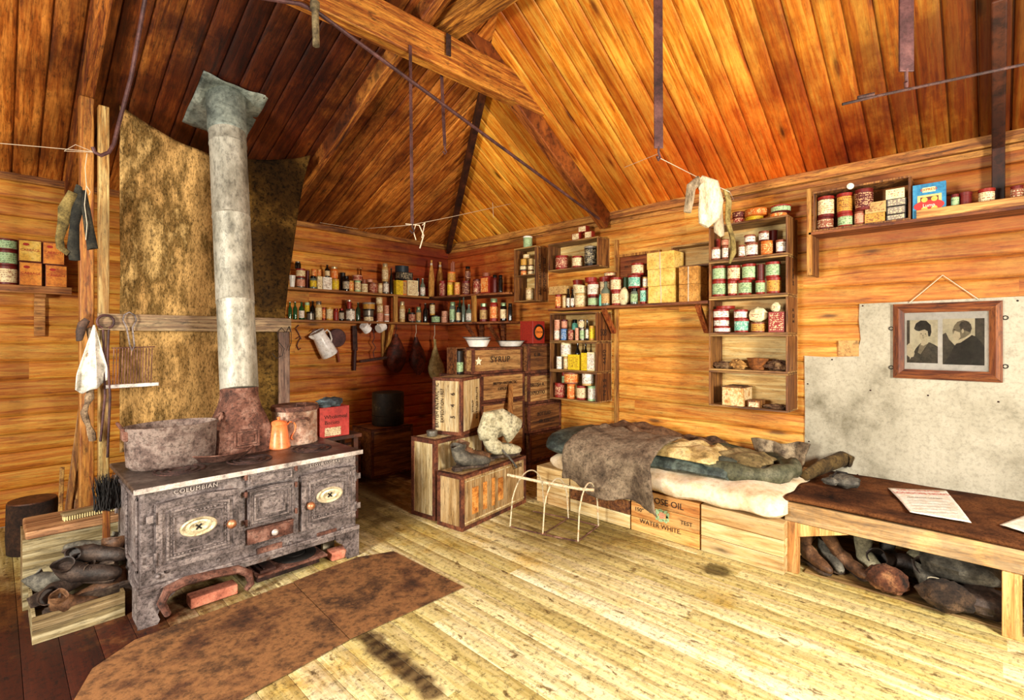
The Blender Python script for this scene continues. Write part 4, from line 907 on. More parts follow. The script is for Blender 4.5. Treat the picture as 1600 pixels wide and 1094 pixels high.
P = onY(604, 562, 5.38); Q = onY(632, 508, 5.24); P = Vector((p.x + .01, 5.37, 1.26)); Q = Vector((p.x + .01, 5.23, 1.60)); b = MB(); b.beam(P, Q, .05, .03, (0, 1, 0)); b.build('strut', M_SHZ, cs, OS, bev=.003)
for px in (752, 786):
    q = onX(px, 510, 4.31); b = MB(); b.box((4.30, q.y - .03, 1.25), (4.335, q.y + .03, 1.605)); b.beam((4.29, q.y, 1.34), (4.06, q.y, 1.60), .04, .03, (0, 1, 0)); b.build('bracket', M_SHY, cs, OS, bev=.003)

GA = 'provisions on the upper back wall shelf'; GB = 'provisions on the lower back wall shelf'
random.seed(11)
A = [('cup', 88, 175, 322, 'white', None, None, 'white bowl'),
 ('tin', 180, 296, 352, 'metal', 'pink', None, 'dull metal tin'), ('tin', 174, 298, 240, 'red', 'cream', 'red', 'red and cream tin on another', 1), ('jar', 168, 250, 145, 'dark', None, 'metal', 'dark jar topping two tins', 2),
 ('jar', 350, 436, 330, 'clear', 'yellow', 'dark', 'jar with yellow label'), ('drum', 300, 350, 262, 'dred', None, None, 'dark red tin behind', None, .09),
 ('box', 440, 498, 335, 'cream', 'cream', None, 'narrow cream carton'), ('tin', 378, 440, 242, 'orange', 'orange', None, 'orange tin on the jar', 4), ('tin', 444, 498, 242, 'gold', 'orange', None, 'small orange tin on carton', 6),
 ('box', 504, 612, 345, 'white', 'white', None, 'white carton'), ('bottle', 540, 606, 187, 'dark', 'cream', 'dark', 'dark bottle on the white carton', 9),
 ('tin', 620, 720, 365, 'gold', 'yellow', None, 'yellow tin'), ('jar', 608, 706, 213, 'orange', 'orange', 'cream', 'orange jar with cream lid', 11),
 ('drum', 728, 800, 285, 'dark', None, None, 'black tin standing behind', None, .09), ('jar', 762, 850, 330, 'dark', 'metal', 'dark', 'squat dark jar'),
 ('tin', 820, 904, 388, 'gold', 'orange', None, 'orange labelled tin'), ('tin', 908, 992, 388, 'green', 'cream', None, 'pale green tin'), ('tin', 872, 1000, 322, 'pink', 'red', 'pink', 'pink-lidded tin across two', 16), ('bottle', 960, 1016, 228, 'amber', None, None, 'brown bottle behind', None, .1),
 ('flat', 990, 1080, 428, 'cream', 'cream', None, 'low cream tin'), ('flat', 1002, 1070, 372, 'rust', None, None, 'low pink tin on cream one', 19),
 ('tin', 1086, 1200, 412, 'rust', 'red', None, 'red and orange tin'), ('flat', 1075, 1150, 370, 'pink', None, None, 'pale flat tin on red one', 21), ('tin', 1204, 1262, 420, 'tan', 'cream', None, 'small cream tin'),
 ('tin', 1264, 1342, 402, 'grey', 'white', None, 'white tin'), ('jar', 1250, 1332, 172, 'tan', 'cream', 'cream', 'tall speckled jar', 24), ('bottle', 1350, 1392, 228, 'dark', None, 'dark', 'slim black bottle')]
row(A, 'Y', 5.205, ZT, 8, 8, 440, 390, 'on the upper back shelf', 'sacking', GA)
A = [('box', 130, 212, 366, 'yellow', 'yellow', None, 'bright yellow carton'), ('box', 214, 256, 368, 'orange', 'tan', None, 'slim orange carton'), ('box', 260, 382, 366, 'cream', 'cream', None, 'cream carton'),
 ('box', 165, 320, 268, 'dark', 'lblack', None, 'black box with white marks', 2), ('drum', 120, 300, 190, 'dblue', None, None, 'big dark blue tin behind', None, .10),
 ('bottle', 378, 414, 455, 'clear', 'white', 'white', 'tiny pale bottle'), ('bottle', 430, 490, 342, 'clear', 'white', 'white', 'white bottle'), ('drum', 385, 425, 340, 'dark', None, None, 'black canister behind', None, .09),
 ('wrapped', 528, 600, 122, 'tan', None, None, 'tall straw-wrapped bottle'), ('wrapped', 625, 712, 142, 'tan', None, None, 'straw-wrapped bottle', None, .1)]
row(A, 'Y', 5.205, ZT, 7.62, 7.62, 600, 390, 'beyond the shelf divider', 'divider', GA)
A = [('tin', 655, 742, 370, 'red', 'red', None, 'red tin'), ('tin', 752, 834, 388, 'gold', 'yellow', None, 'yellow patterned tin'), ('tin', 836, 916, 388, 'gold', 'orange', None, 'orange patterned tin'), ('tin', 762, 862, 262, 'orange', 'gold', None, 'round orange tin on two others', 1), ('bundle', 775, 850, 128, 'rust', None, None, 'bundle of sticks upright', 3),
 ('tin', 930, 1030, 370, 'maroon', 'dred', None, 'maroon tin with ring mark'), ('jar', 952, 1020, 195, 'amber', 'dred', 'dark', 'tall dark jar on maroon tin', 5), ('tin', 1060, 1176, 352, 'rust', 'red', 'dred', 'brown-red tin'), ('box', 1180, 1276, 320, 'red', 'orange', None, 'tall red carton'), ('flat', 1172, 1268, 272, 'rust', None, None, 'flat lid box on the red carton', 8), ('jar', 1290, 1350, 298, 'dred', None, 'dark', 'dark red jar'), ('jar', 1362, 1415, 300, 'dark', None, 'dark', 'black jar at the shelf end')]
row(A, 'X', 4.02, ZT, 7.62, 7.62, 600, 390, 'on the upper side shelf', 'corner', 'provisions on the upper corner shelf side')
A = [('bottle', 78, 130, 652, 'bgreen', None, 'white', 'green bottle'), ('bottle', 142, 196, 652, 'bgreen', None, 'white', 'green bottle beside its twin'), ('bottle', 212, 284, 652, 'bgreen', 'white', 'dark', 'green bottle with white label'), ('tin', 286, 350, 660, 'green', 'yellow', None, 'green and yellow tin behind', None, .08),
 ('flat', 308, 412, 780, 'metal', None, 'dark', 'low dark round tin'), ('bottle', 355, 420, 640, 'dark', None, 'dark', 'dark bottle behind', None, .09), ('jar', 420, 506, 645, 'tan', 'cream', 'metal', 'tall cream jar'), ('tin', 508, 548, 722, 'red', 'orange', None, 'slim orange-red tin'), ('tin', 552, 642, 722, 'gold', 'cream', None, 'cream tin'), ('jar', 646, 712, 738, 'red', None, 'red', 'red jar'),
 ('jar', 714, 782, 735, 'dark', 'metal', 'red', 'dark jar with red lid'), ('tin', 796, 920, 742, 'metal', 'white', None, 'wide white labelled tin'), ('jar', 830, 890, 628, 'red', None, 'white', 'small red jar on wide tin', 11), ('bottle', 785, 822, 625, 'amber', None, None, 'thin brown bottle behind', None, .09), ('bottle', 926, 984, 660, 'dgreen', None, 'metal', 'dark green bottle'),
 ('flat', 1022, 1150, 832, 'metal', 'cream', None, 'flat tin at the bottom of three'), ('flat', 1012, 1150, 758, 'metal', None, None, 'middle flat tin of three', 15), ('flat', 1000, 1160, 664, 'dark', 'gold', 'metal', 'topmost flat tin of three', 16), 
 ('tin', 1186, 1272, 792, 'pink', 'pink', None, 'pinkish tin'), ('tin', 1186, 1270, 688, 'tan', 'cream', None, 'cream tin on the pinkish one', 18), ('tin', 1176, 1262, 592, 'tan', 'cream', None, 'pale tin topping the pinkish pair', 19), ('tin', 1278, 1346, 806, 'white', 'pink', None, 'small white tin'), ('tin', 1276, 1344, 698, 'pink', 'pink', None, 'pink tin on the white one', 21)]
row(A, 'Y', 5.205, ZL, 8, 8, 440, 390, 'on the lower back shelf', 'sacking', GB)
A = [('jar', 180, 250, 618, 'tan', 'cream', 'cream', 'cream speckled jar'), ('bottle', 272, 330, 700, 'bgreen', None, 'metal', 'green bottle behind', None, .09), ('tin', 286, 376, 752, 'dark', 'red', None, 'red labelled tin'), ('jar', 380, 442, 682, 'clear', 'tan', 'green', 'jar with pale green lid'), ('bottle', 462, 520, 640, 'dark', None, 'metal', 'smoky dark bottle'),
 ('flat', 560, 672, 785, 'dark', 'green', None, 'low dark tin with green label'), ('tin', 556, 622, 640, 'gold', 'cream', 'dark', 'pale jar-shaped tin on low one', 5)]
row(A, 'Y', 5.205, ZL, 7.62, 7.62, 600, 390, 'under the straw bottles', 'divider', GB)
A = [('flat', 680, 770, 795, 'pink', 'pink', None, 'pink flat tin under another'), ('flat', 684, 774, 732, 'pink', 'pink', None, 'pink flat tin on its twin', 0), ('jar', 780, 856, 622, 'clear', 'green', 'green', 'green jar'), ('jar', 860, 916, 682, 'dblue', 'cream', 'dark', 'blue-bottomed jar'), ('bottle', 926, 970, 565, 'clear', None, 'metal', 'clear tall bottle'), ('bottle', 976, 1046, 652, 'clear', 'white', 'green', 'bottle with white label'), ('bottle', 880, 925, 560, 'dgreen', None, 'dark', 'dark green bottle behind', None, .1),
 ('jar', 1140, 1236, 640, 'maroon', 'tan', 'green', 'maroon jar'), ('jar', 1258, 1360, 580, 'red', 'orange', 'green', 'red and orange jar'), ('jar', 1382, 1464, 632, 'dark', 'cream', 'green', 'jar with cream label'), ('jar', 1475, 1530, 640, 'dark', None, 'dark', 'black jar by the shelf end')]
row(A, 'X', 4.02, ZL, 7.62, 7.62, 600, 390, 'on the lower side shelf', 'corner', 'provisions on the lower corner shelf side')

# ------------------------------------------------------------------ crates used as cupboards on the side wall
M_CRI = wood('crate_inside', '#f4d894', '#dcae62', '#8c5c28', 'y', speck=.35, knots=.7)
M_CRO = wood('crate_side', '#b0783c', '#6e4022', '#2c160c', 'z', speck=.65, knots=.5)
M_CRE = wood('crate_edge', '#c49a58', '#7a5030', '#34200e', 'y', speck=.6, knots=.3)
def cupboard(name, label, x0, y0, y1, z0, z1, group=None, shelf=(), t=.014, inner=None):
    """open crate fixed to the side wall, mouth towards the room"""
    o = thing(name, label, 'crate', (x0, y0, z0), 0, group); w_ = XR - .012 - x0; d = y1 - y0; h = z1 - z0
    b = MB(); b.box((w_ - .008, 0, 0), (w_, d, h)); b.build('back_panel', inner or M_CRI, o)
    for n_, a, c_ in (('bottom_panel', (0, 0, 0), (w_ - .008, d, t)), ('top_panel', (0, 0, h - t), (w_ - .008, d, h))): b = MB(); b.box(a, c_); b.build(n_, M_CRE, o, bev=.002)
    for n_, a, c_ in (('side_panel', (0, 0, t), (w_ - .008, t, h - t)), ('side_panel', (0, d - t, t), (w_ - .008, d, h - t))): b = MB(); b.box(a, c_); b.build(n_, M_CRO, o, bev=.002)
    for z in shelf: b = MB(); b.box((.003, t, z - z0 - .01), (w_ - .008, d - t, z - z0)); b.build('inner_shelf', M_CRE, o, bev=.001)
    return o
cA = cupboard('wall_crate', 'upright stencilled crate cupboard nearest the far corner with one inner shelf', 4.12, 3.62, 3.95, 1.845, 2.455, shelf=(2.145,))
letter('BRITISH ANTARCTIC', .06, M_INK, cA, (.075, -.002, .30), roll=math.pi/2, sx=.82); letter('EXPEDITION 1907', .06, M_INK, cA, (.155, -.002, .30), roll=math.pi/2, sx=.8)
cB = cupboard('wall_crate', 'wide open crate hung high under the eaves with a black drum tin', 4.13, 2.81, 3.45, 2.15, 2.445)
GE = 'crates stacked as a narrow bookcase'
ZE3 = [.80, 1.10, 1.40, 1.70]
for k, (nm, lab) in enumerate((('N S S', 'lowest crate of the three-crate bookcase with round food tins'), ('4450', 'middle crate of the three-crate bookcase with yellow cartons'), ('508', 'top crate of the three-crate bookcase numbered 508'))):
    c = cupboard('wall_crate', lab, 4.066, 2.785, 3.375, ZE3[k], ZE3[k+1] - .002, GE); 
    if nm == '508': letter(nm, .095, M_INK, c, (.12, -.002, .09), sx=.8)
    else: letter(nm, .075, M_INK, c, (.14, -.002, .15), roll=math.pi/2)
GG = 'crates stacked as the tall bookcase'
ZG = [.885, 1.177, 1.471, 1.766, 2.065, 2.36]
for k, lab in enumerate(('lowest crate of the tall bookcase holding a rusty box', 'tall bookcase crate with a bowl and dark rags', 'tall bookcase crate with flat red tins and paper packets', 'tall bookcase crate with two rows of red tins', 'topmost tall bookcase crate with small white labelled tins')):
    c = cupboard('wall_crate', lab, 4.08, 1.10, 1.69, ZG[k], ZG[k+1] - .002, GG)
    if k < 4: letter(('', '', 'S C P', 'H M T', 'A B')[k] or ' ', .05, M_INK, c, (.14, -.002, .14), roll=math.pi/2) if k in (2, 3) else None
# ledge with the long row of cartons and tins between the two bookcases
lg = thing('wall_ledge', 'long plank ledge on red-brown struts between the two crate bookcases', 'shelf', (4.1, 1.70, 1.72)); OL = Vector((4.1, 1.70, 1.72))
ZC = 1.752
b = MB(); b.box((4.09, 1.70, ZC - .026), (4.338, 3.42, ZC)); b.build('board', M_SHY, lg, OL, bev=.003)
M_STRUT = wood('red_brown_strut', '#b8682c', '#8a3c18', '#3c160a', 'z', speck=.6)
for y in (2.74, 1.80):
    b = MB(); b.beam((4.12, y, ZC - .03), (4.31, y, ZC - .26), .035, .045, (0, 1, 0)); b.build('strut', M_STRUT, lg, OL, bev=.003)
b = MB(); b.box((4.315, 2.70, .30), (4.338, 2.745, 2.42)); b.build('wall_batten', M_SHZ, lg, OL, bev=.003)
# crate boards behind the ledge
cD = cupboard('wall_crate', 'small shallow crate between carton stack and tall bookcase', 4.20, 1.72, 2.08, 2.06, 2.26)
pb = thing('lettered_panel', 'orange lettered crate panel on the wall behind the stacked red tins', 'panel', (4.325, 2.26, 2.02))
b = MB(); b.box((0, 0, -.22), (.012, .42, .22)); b.build('board', wood('lettered_board', '#d08040', '#a0501c', '#4a200c', 'y', speck=.5), pb, bev=.003)
letter('BRITISH ANTARCTIC', .034, M_INK, pb, (-.002, .21, .12), rz=-math.pi/2); letter('EXPEDITION', .045, M_INK, pb, (-.002, .21, .03), rz=-math.pi/2)
b = MB(); b.box((-.02, -.02, .22), (.012, .46, .245)); b.box((-.02, .42, -.24), (.012, .46, .22)); b.build('frame_strip', M_SHZ, pb, bev=.002)
random.seed(21)
A = [('tin', 106, 174, 432, 'red', 'orange', None, 'orange-red tin'), ('tin', 178, 216, 440, 'tan', 'cream', None, 'slim cream tin'), ('box', 78, 232, 352, 'tan', 'tan', None, 'wide tan box on two tins', 0),
 ('bottle', 217, 252, 374, 'dark', 'white', 'dark', 'black bottle with white label'), ('bottle', 256, 290, 380, 'dark', 'white', 'dark', 'black bottle beside its twin'), ('tin', 296, 412, 418, 'tan', 'cream', None, 'broad cream tin'), ('tin', 288, 418, 345, 'cream', 'cream', None, 'cream wrapper on broad tin', 5), ('tin', 276, 380, 292, 'red', 'cream', 'red', 'red tin behind', None, .11),
 ('tin', 420, 526, 450, 'dred', 'green', None, 'green and white tin'), ('tin', 418, 528, 312, 'red', 'white', None, 'red-printed white tin', 8), ('flat', 395, 515, 268, 'red', None, 'red', 'red lid tin above white tin', 9), ('jar', 528, 556, 430, 'teal', None, 'teal', 'small teal glass jar'),
 ('tin', 530, 640, 262, 'red', 'cream', 'red', 'tall red tin behind', None, .11), ('flat', 518, 640, 208, 'red', 'cream', None, 'low red tin on tall one', 12), ('bottle', 548, 640, 302, 'clear', 'tan', 'dark', 'square-shouldered clear bottle'),
 ('tin', 650, 742, 402, 'red', 'cream', 'red', 'cream labelled tin'), ('tin', 642, 750, 268, 'red', 'cream', 'red', 'red-lidded tin on another', 15), ('packet', 716, 828, 365, 'cream', 'cream', None, 'cream paper bag'), ('tin', 756, 812, 265, 'dgreen', None, None, 'dark green tin behind', None, .11),
 ('jar', 832, 906, 372, 'clear', 'green', 'dark', 'clear jar with green contents'), ('tin', 820, 944, 248, 'red', 'teal', 'red', 'teal labelled tin on jar', 19), ('tin', 852, 980, 132, 'red', 'cream', 'red', 'red tin at the very top', 20), ('tin', 922, 990, 368, 'red', 'teal', 'red', 'red tin with blue-green label'), ('tin', 944, 996, 262, 'tan', 'white', None, 'small white tin near the top', 22)]
row(A, 'X', 4.10, ZC, 6.154, 6.154, 850, 390, 'on the plank ledge', 'corner', 'provisions on the plank ledge')
M_CARD = grime('yellow_cardboard', ['#b88c3c', '#e4bc5c', '#f0d080'], scale=8, rough=.8, speck=.4); M_CARDB = grime('brown_cardboard', ['#7a5020', '#b88038', '#d8a458'], scale=8, rough=.8, speck=.5)
def ccase(lab, px0, px1, z0, z1, mat, grp):
    A_ = onX(px0, 400, 4.10); B_ = onX(px1, 400, 4.10); w_ = A_.y - B_.y - .004; o = thing('cardboard_case', lab, 'box', (4.10, B_.y, z0), 0, grp)
    b = MB(); b.box((0, 0, 0), (.19, w_, z1 - z0 - .002)); b.build('case', mat, o, bev=.003)
    b = MB(); b.box((-.0025, w_ / 2 - .004, 0), (.0, w_ / 2 + .004, z1 - z0 - .003)); b.build('string', M_TWINE, o)
for k, nm in enumerate(('bottom', 'middle', 'top')): ccase(nm + ' yellow cardboard case of the tied stack of three', 1012 - k, 1054 - k * .5, ZC + .152 * k, ZC + .152 * (k + 1), M_CARD, 'yellow cardboard cases')
for k, nm in enumerate(('lower', 'upper')): ccase(nm + ' brown cardboard case beside the tall bookcase', 1060, 1091, ZC + .15 * k, ZC + .15 * (k + 1), M_CARDB, 'brown cardboard cases')

# contents of the wall crates
zA = 1.845 + .015
row([('tin', 230, 322, 800, 'tan', 'cream', None, 'cream tin alone below')], 'X', 4.13, zA, 7.3, 7.3, 790, 340, 'of the upright crate cupboard', 'corner', 'tins in the upright crate cupboard')
row([('flat', 170, 250, 600, 'rust', 'orange', None, 'flat orange tin'), ('flat', 255, 325, 605, 'tan', 'cream', None, 'flat cream tin'), ('flat', 165, 250, 545, 'metal', 'cream', None, 'dull flat tin on orange one', 0), ('flat', 255, 328, 540, 'dred', 'cream', None, 'dark red flat tin', 1), ('flat', 170, 255, 470, 'gold', None, None, 'golden flat tin', 2), ('flat', 258, 325, 465, 'tan', None, None, 'tan flat tin', 3), ('flat', 200, 285, 415, 'tan', 'cream', None, 'topmost pale flat tin', 4)],
    'X', 4.13, 2.146, 7.3, 7.3, 790, 340, 'stacked in the upright crate', 'corner', 'flat tins in the upright crate cupboard')
row([('tin', 200, 305, 208, 'green', 'green', 'white', 'pale green tin')], 'X', 4.15, 2.457, 7.3, 7.3, 790, 340, 'standing on the upright crate', 'corner', None)
row([('tin', 566, 722, 428, 'red', 'red', None, 'red patterned tin'), ('tin', 756, 886, 434, 'red', 'cream', None, 'red and cream tin'), ('drum', 896, 1044, 325, 'dark', 'lblack', 'metal', 'large black drum tin')], 'X', 4.14, 2.166, 7.3, 7.3, 790, 340, 'in the high open crate', 'corner', 'tins in the high open crate')
row([('box', 775, 862, 178, 'red', 'cream', None, 'small red carton'), ('box', 918, 1000, 155, 'red', 'cream', None, 'small red carton'), ('box', 850, 940, 95, 'red', 'cream', None, 'small red carton, topmost', 1)], 'X', 4.15, 2.447, 7.3, 7.3, 790, 340, 'on the high open crate', 'corner', 'red cartons on the high open crate')
SX6 = 6.833
row([('tin', 108, 176, 235, 'pink', 'white', None, 'pinkish tin'), ('tin', 110, 182, 135, 'pink', 'pink', None, 'pink tin on another', 0), ('tin', 178, 250, 232, 'blue', 'blue', None, 'bright blue tin'), ('tin', 182, 250, 135, 'rust', 'pink', 'dred', 'brown tin on the blue one', 2), ('tin', 255, 322, 240, 'rust', 'red', None, 'brown tin with red spot'), ('jar', 298, 362, 132, 'teal', None, 'dark', 'tall teal jar behind', None, .09), ('tin', 330, 376, 222, 'pink', 'pink', None, 'slim pink tin'), ('tin', 380, 440, 228, 'metal', 'green', None, 'grey-green tin with red dot'), ('tin', 368, 440, 135, 'metal', 'cream', None, 'pale tin on the grey-green one', 7), ('bottle', 444, 476, 132, 'dark', 'white', 'dark', 'dark bottle with white label'), ('tin', 482, 550, 198, 'gold', 'yellow', None, 'yellow tin')],
    'X', 4.075, 1.40 + .015, SX6, SX6, 850, 480, 'in the crate numbered 508', 'corner', 'tins in the crate numbered 508')
row([('tin', 132, 202, 528, 'white', 'white', None, 'small white tin'), ('tin', 206, 276, 530, 'tan', 'cream', None, 'small cream tin'), ('tin', 190, 300, 378, 'cream', 'white', None, 'large white tin on top', 1), ('box', 282, 400, 508, 'yellow', 'yellow', None, 'bright yellow carton'), ('box', 410, 470, 490, 'yellow', 'yellow', None, 'narrow yellow carton'), ('box', 476, 556, 482, 'cream', 'white', None, 'cream carton'), ('bottle', 330, 390, 375, 'dark', None, 'dark', 'black bottle behind', None, .09), ('bottle', 420, 470, 380, 'dark', None, 'dark', 'black bottle behind its twin', None, .10)],
    'X', 4.075, 1.10 + .015, SX6, SX6, 850, 480, 'in the middle narrow bookcase crate', 'corner', 'packets in the middle bookcase crate')
row([('tin', 112, 234, 812, 'red', 'red', None, 'rusty red tin'), ('tin', 244, 340, 822, 'orange', 'orange', None, 'orange food tin'), ('tin', 346, 460, 842, 'red', 'cream', None, 'red and cream food tin'), ('tin', 466, 565, 846, 'green', 'white', None, 'white and green food tin'), ('tin', 232, 400, 698, 'rust', 'orange', None, 'wide brown tin on top', 1), ('tin', 414, 545, 690, 'tan', 'white', None, 'white and brown tin on top', 3), ('tin', 190, 236, 695, 'red', 'green', None, 'slim green tin behind', None, .10)],
    'X', 4.075, .80 + .015, SX6, SX6, 850, 480, 'in the lowest narrow bookcase crate', 'corner', 'food tins in the lowest bookcase crate')
S2 = 6.075; 
row([('tin', 96, 196, 462, 'rust', 'white', None, 'white labelled tin'), ('tin', 200, 262, 450, 'rust', 'white', None, 'white labelled slim tin'), ('tin', 358, 422, 440, 'rust', 'white', None, 'white labelled half-hidden tin'), ('tin', 426, 546, 420, 'dred', 'white', 'rust', 'white labelled tin'), ('tin', 568, 688, 400, 'orange', 'orange', None, 'orange-stained tin'), ('tin', 712, 812, 392, 'dred', 'white', 'rust', 'white labelled tin at the end'), ('tin', 196, 268, 388, 'rust', 'pink', None, 'rusty tin on top', 1), ('tin', 410, 520, 345, 'dred', 'white', 'rust', 'grey-topped tin on top', 3), ('tin', 546, 646, 308, 'dred', 'white', 'rust', 'tilted-lid tin on top', 4), ('drum', 640, 735, 300, 'dred', None, None, 'plain dark red tin behind', None, .10), ('drum', 100, 190, 385, 'red', None, None, 'plain red tin behind', None, .10)],
    'X', 4.09, ZG[4] + .015, S2, S2, 1095, 310, 'in the topmost tall bookcase crate', 'corner', 'tins in the topmost tall bookcase crate')
row([('tin', 106, 248, 785, 'red', 'green', 'red', 'red tin with green label'), ('tin', 254, 350, 785, 'red', 'cream', 'red', 'red tin with cream label'), ('tin', 354, 490, 778, 'red', 'green', 'red', 'red tin with olive label'), ('tin', 518, 612, 780, 'red', 'green', 'red', 'red tin with pale label'), ('tin', 622, 768, 752, 'red', 'gold', 'red', 'red tin with flowered label'),
     ('tin', 108, 250, 640, 'red', 'green', 'red', 'upper red tin with label turned', 0), ('tin', 256, 382, 638, 'red', 'cream', 'red', 'upper red tin with cream label', 1), ('tin', 390, 530, 622, 'red', 'green', 'red', 'upper red tin with green label', 2), ('drum', 530, 600, 622, 'dred', None, None, 'upper plain dark red tin', 3), ('tin', 612, 760, 602, 'red', 'green', 'red', 'upper red tin with big green label', 4)],
    'X', 4.09, ZG[3] + .015, S2, S2, 1095, 310, 'in the two-row crate', 'carton stack', 'red tins in the tall bookcase')
S3 = 5.47
row([('flat', 112, 262, 280, 'red', 'white', 'red', 'lowest flat red tin'), ('flat', 108, 246, 208, 'red', 'white', 'red', 'middle flat red tin', 0), ('flat', 104, 246, 128, 'red', 'white', 'red', 'upper flat red tin', 1), ('flat', 130, 300, 98, 'red', None, 'red', 'broad red lid topping the flat tins', 2), ('tin', 284, 414, 212, 'red', 'teal', 'red', 'red tin with teal label'), ('flat', 280, 402, 132, 'red', 'white', 'red', 'flat red tin on the teal one', 4), ('tin', 426, 562, 240, 'rust', 'gold', None, 'tin with yellowed label'), ('packet', 412, 580, 112, 'cream', 'cream', None, 'creased cream paper packet', 6), ('box', 590, 728, 150, 'red', 'red', None, 'large red decorated carton'), ('packet', 596, 690, 70, 'cream', 'cream', None, 'rolled paper bundle', 8)],
    'X', 4.09, ZG[2] + .015, S3, S3, 1095, 460, 'in the flat-tin crate', 'carton stack', 'tins and packets in the third bookcase crate')
# bowl and rags, rusty box and small box in the two lowest crates
M_WBOWL = grime('brown_crust', ['#3a1c0c', '#8a5020', '#c08040'], scale=9, rough=.8, speck=.6, bmp=.8); M_RAG = grime('dark_rag', ['#1c120c', '#5a3c26', '#a08058'], scale=10, rough=.95, speck=.6, bmp=.8)
def at3(px, py, X, z): q = onX(1095 + px / S3, 460 + py / S3, X); q.z = z; return q
q = at3(488, 640, 4.17, ZG[1] + .016); bo = thing('wooden_bowl', 'brown crusted bowl on dark rags in the tall bookcase', 'bowl', q)
b = MB(); b.lathe([(0, 0), (.045, 0), (.06, .02), (.078, .085), (.083, .09), (.077, .088), (.055, .03), (0, .02)], 24); roughen(b, .004, 20); b.build('bowl', M_WBOWL, bo)
for px, w_, h_, lab, mt in ((190, .075, .03, 'flat dark rag at the carton side of the bowl', M_RAG), (320, .06, .04, 'pale knotted rag just beside the bowl', grime('pale_rag', ['#5a3818', '#b88848', '#dcb478'], scale=10, rough=.95, speck=.5)), (655, .085, .042, 'heaped dark rag on the bench side of the bowl', M_RAG)):
    q = at3(px, 640, 4.16, ZG[1] + .016 + h_ * .8); mb = MB(); lump(mb, (0, 0, 0), (.05, w_, h_), .4, 2.6, px, sub=(22, 14), ridge=.3); tag(mb.build('rag', mt, loc=q), lab, 'rag', 'rags in the tall bookcase')
q = at3(225, 930, 4.0, ZG[0] + .016); A_ = onX(1095 + 80/S3, 630, 4.02); B_ = onX(1095 + 370/S3, 630, 4.02)
rb = thing('rusty_tin_box', 'big open rusty biscuit tin in the lowest crate of the tall bookcase', 'box', (4.085, B_.y + .03, ZG[0] + .015))
w_ = A_.y - B_.y - .10; b = MB(); b.box((0, 0, 0), (.20, w_, .145)); b.build('body', grime('rusty_cream_tin', ['#8a3c14', '#d09858', '#ecd4a0', '#a85a24'], scale=14, rough=.7, speck=.5, bmp=.6), rb, bev=.003)
b = MB(); b.box((-.006, -.006, .145), (.205, w_ + .006, .152)); b.box((.02, .02, .152), (.18, w_ - .02, .158)); b.build('lid', M_RUSTO, rb, bev=.002)
q = onX(1095 + 468/S3, 630, 4.10); sb2 = thing('small_tin_box', 'small wooden box beside the big rusty tin', 'box', (4.10, q.y - .03, ZG[0] + .015)); b = MB(); b.box((0, 0, 0), (.13, .09, .055)); b.build('body', M_CRO, sb2, bev=.002); b = MB(); b.box((-.002, .006, .005), (.0, .08, .04)); b.build('label', CM('cream', 'label'), sb2)
q = onX(1095 + 650/S3, 635, 4.16); mb = MB(); lump(mb, (0, 0, 0), (.05, .09, .018), .4, 2.6, 8, ridge=.3); q.z = ZG[0] + .03; tag(mb.build('rag', M_RAG, loc=q), 'flat brown rag on the floor of the lowest tall bookcase crate', 'rag', 'rags in the tall bookcase')
# flat tins on top of the tall bookcase
row([('flat', 418, 600, 165, 'gold', 'yellow', None, 'flat yellow tin'), ('flat', 652, 822, 132, 'rust', 'orange', None, 'flat orange tin'), ('flat', 305, 410, 182, 'rust', 'red', None, 'flat red tin'), ('flat', 418, 650, 95, 'orange', 'orange', None, 'flat orange tin on another', 0), ('flat', 665, 860, 62, 'dred', 'green', 'red', 'flat green labelled tin on another', 1), ('flat', 300, 425, 125, 'dred', 'dred', None, 'flat dark red tin on another', 2)],
    'X', 4.10, ZG[5], S2, S2, 1095, 310, 'on top of the tall bookcase', 'hanging socks', 'flat tins on top of the tall bookcase')

# ------------------------------------------------------------------ high shelf over the picture
hs = thing('high_shelf', 'long high shelf under the eaves with a crate frame at its inner end', 'shelf', (4.12, -.6, 2.18)); OH = Vector((4.12, -.6, 2.18)); ZH = 2.212
b = MB(); b.box((4.115, -.6, ZH - .022), (4.338, .975, ZH)); b.build('board', M_SHY, hs, OH, bev=.003)
b = MB(); b.box((4.11, -.6, ZH - .002), (4.12, .36, ZH + .05)); b.build('front_rail', wood('rail_wood', '#d8a860', '#a87038', '#5a3418', 'y', speck=.5), hs, OH, bev=.002)
b = MB(); b.box((4.115, .955, 1.90), (4.14, .985, 2.53)); b.build('upright', M_SHZ, hs, OH, bev=.002); b = MB(); b.box((4.14, .955, 1.90), (4.338, .97, 2.20)); b.build('end_panel', M_CRO, hs, OH, bev=.002)
cI = thing('wall_crate', 'open crate standing on the high shelf with beef loaf tins', 'crate', (4.12, .39, ZH))
b = MB(); b.box((0, 0, 0), (.21, .555, .012)); b.build('bottom_panel', M_CRO, cI, bev=.002); b = MB(); b.box((0, 0, .275), (.21, .555, .288)); b.build('top_panel', M_CRO, cI, bev=.002)
for y in (0, .543): b = MB(); b.box((0, y, .012), (.21, y + .012, .275)); b.build('side_panel', M_CRO, cI, bev=.002)
kb = MB(); kb.lathe([(.0, .0), (.022, .002), (.02, .012), (0, .02)], 20, M=Matrix.Rotation(-math.pi/2, 4, 'Y')); q = onX(1328, 287, 4.10); kb.build('knob', M_WHITE, cI, loc=(-.002, q.y - .39, .282))
S5 = 4.507
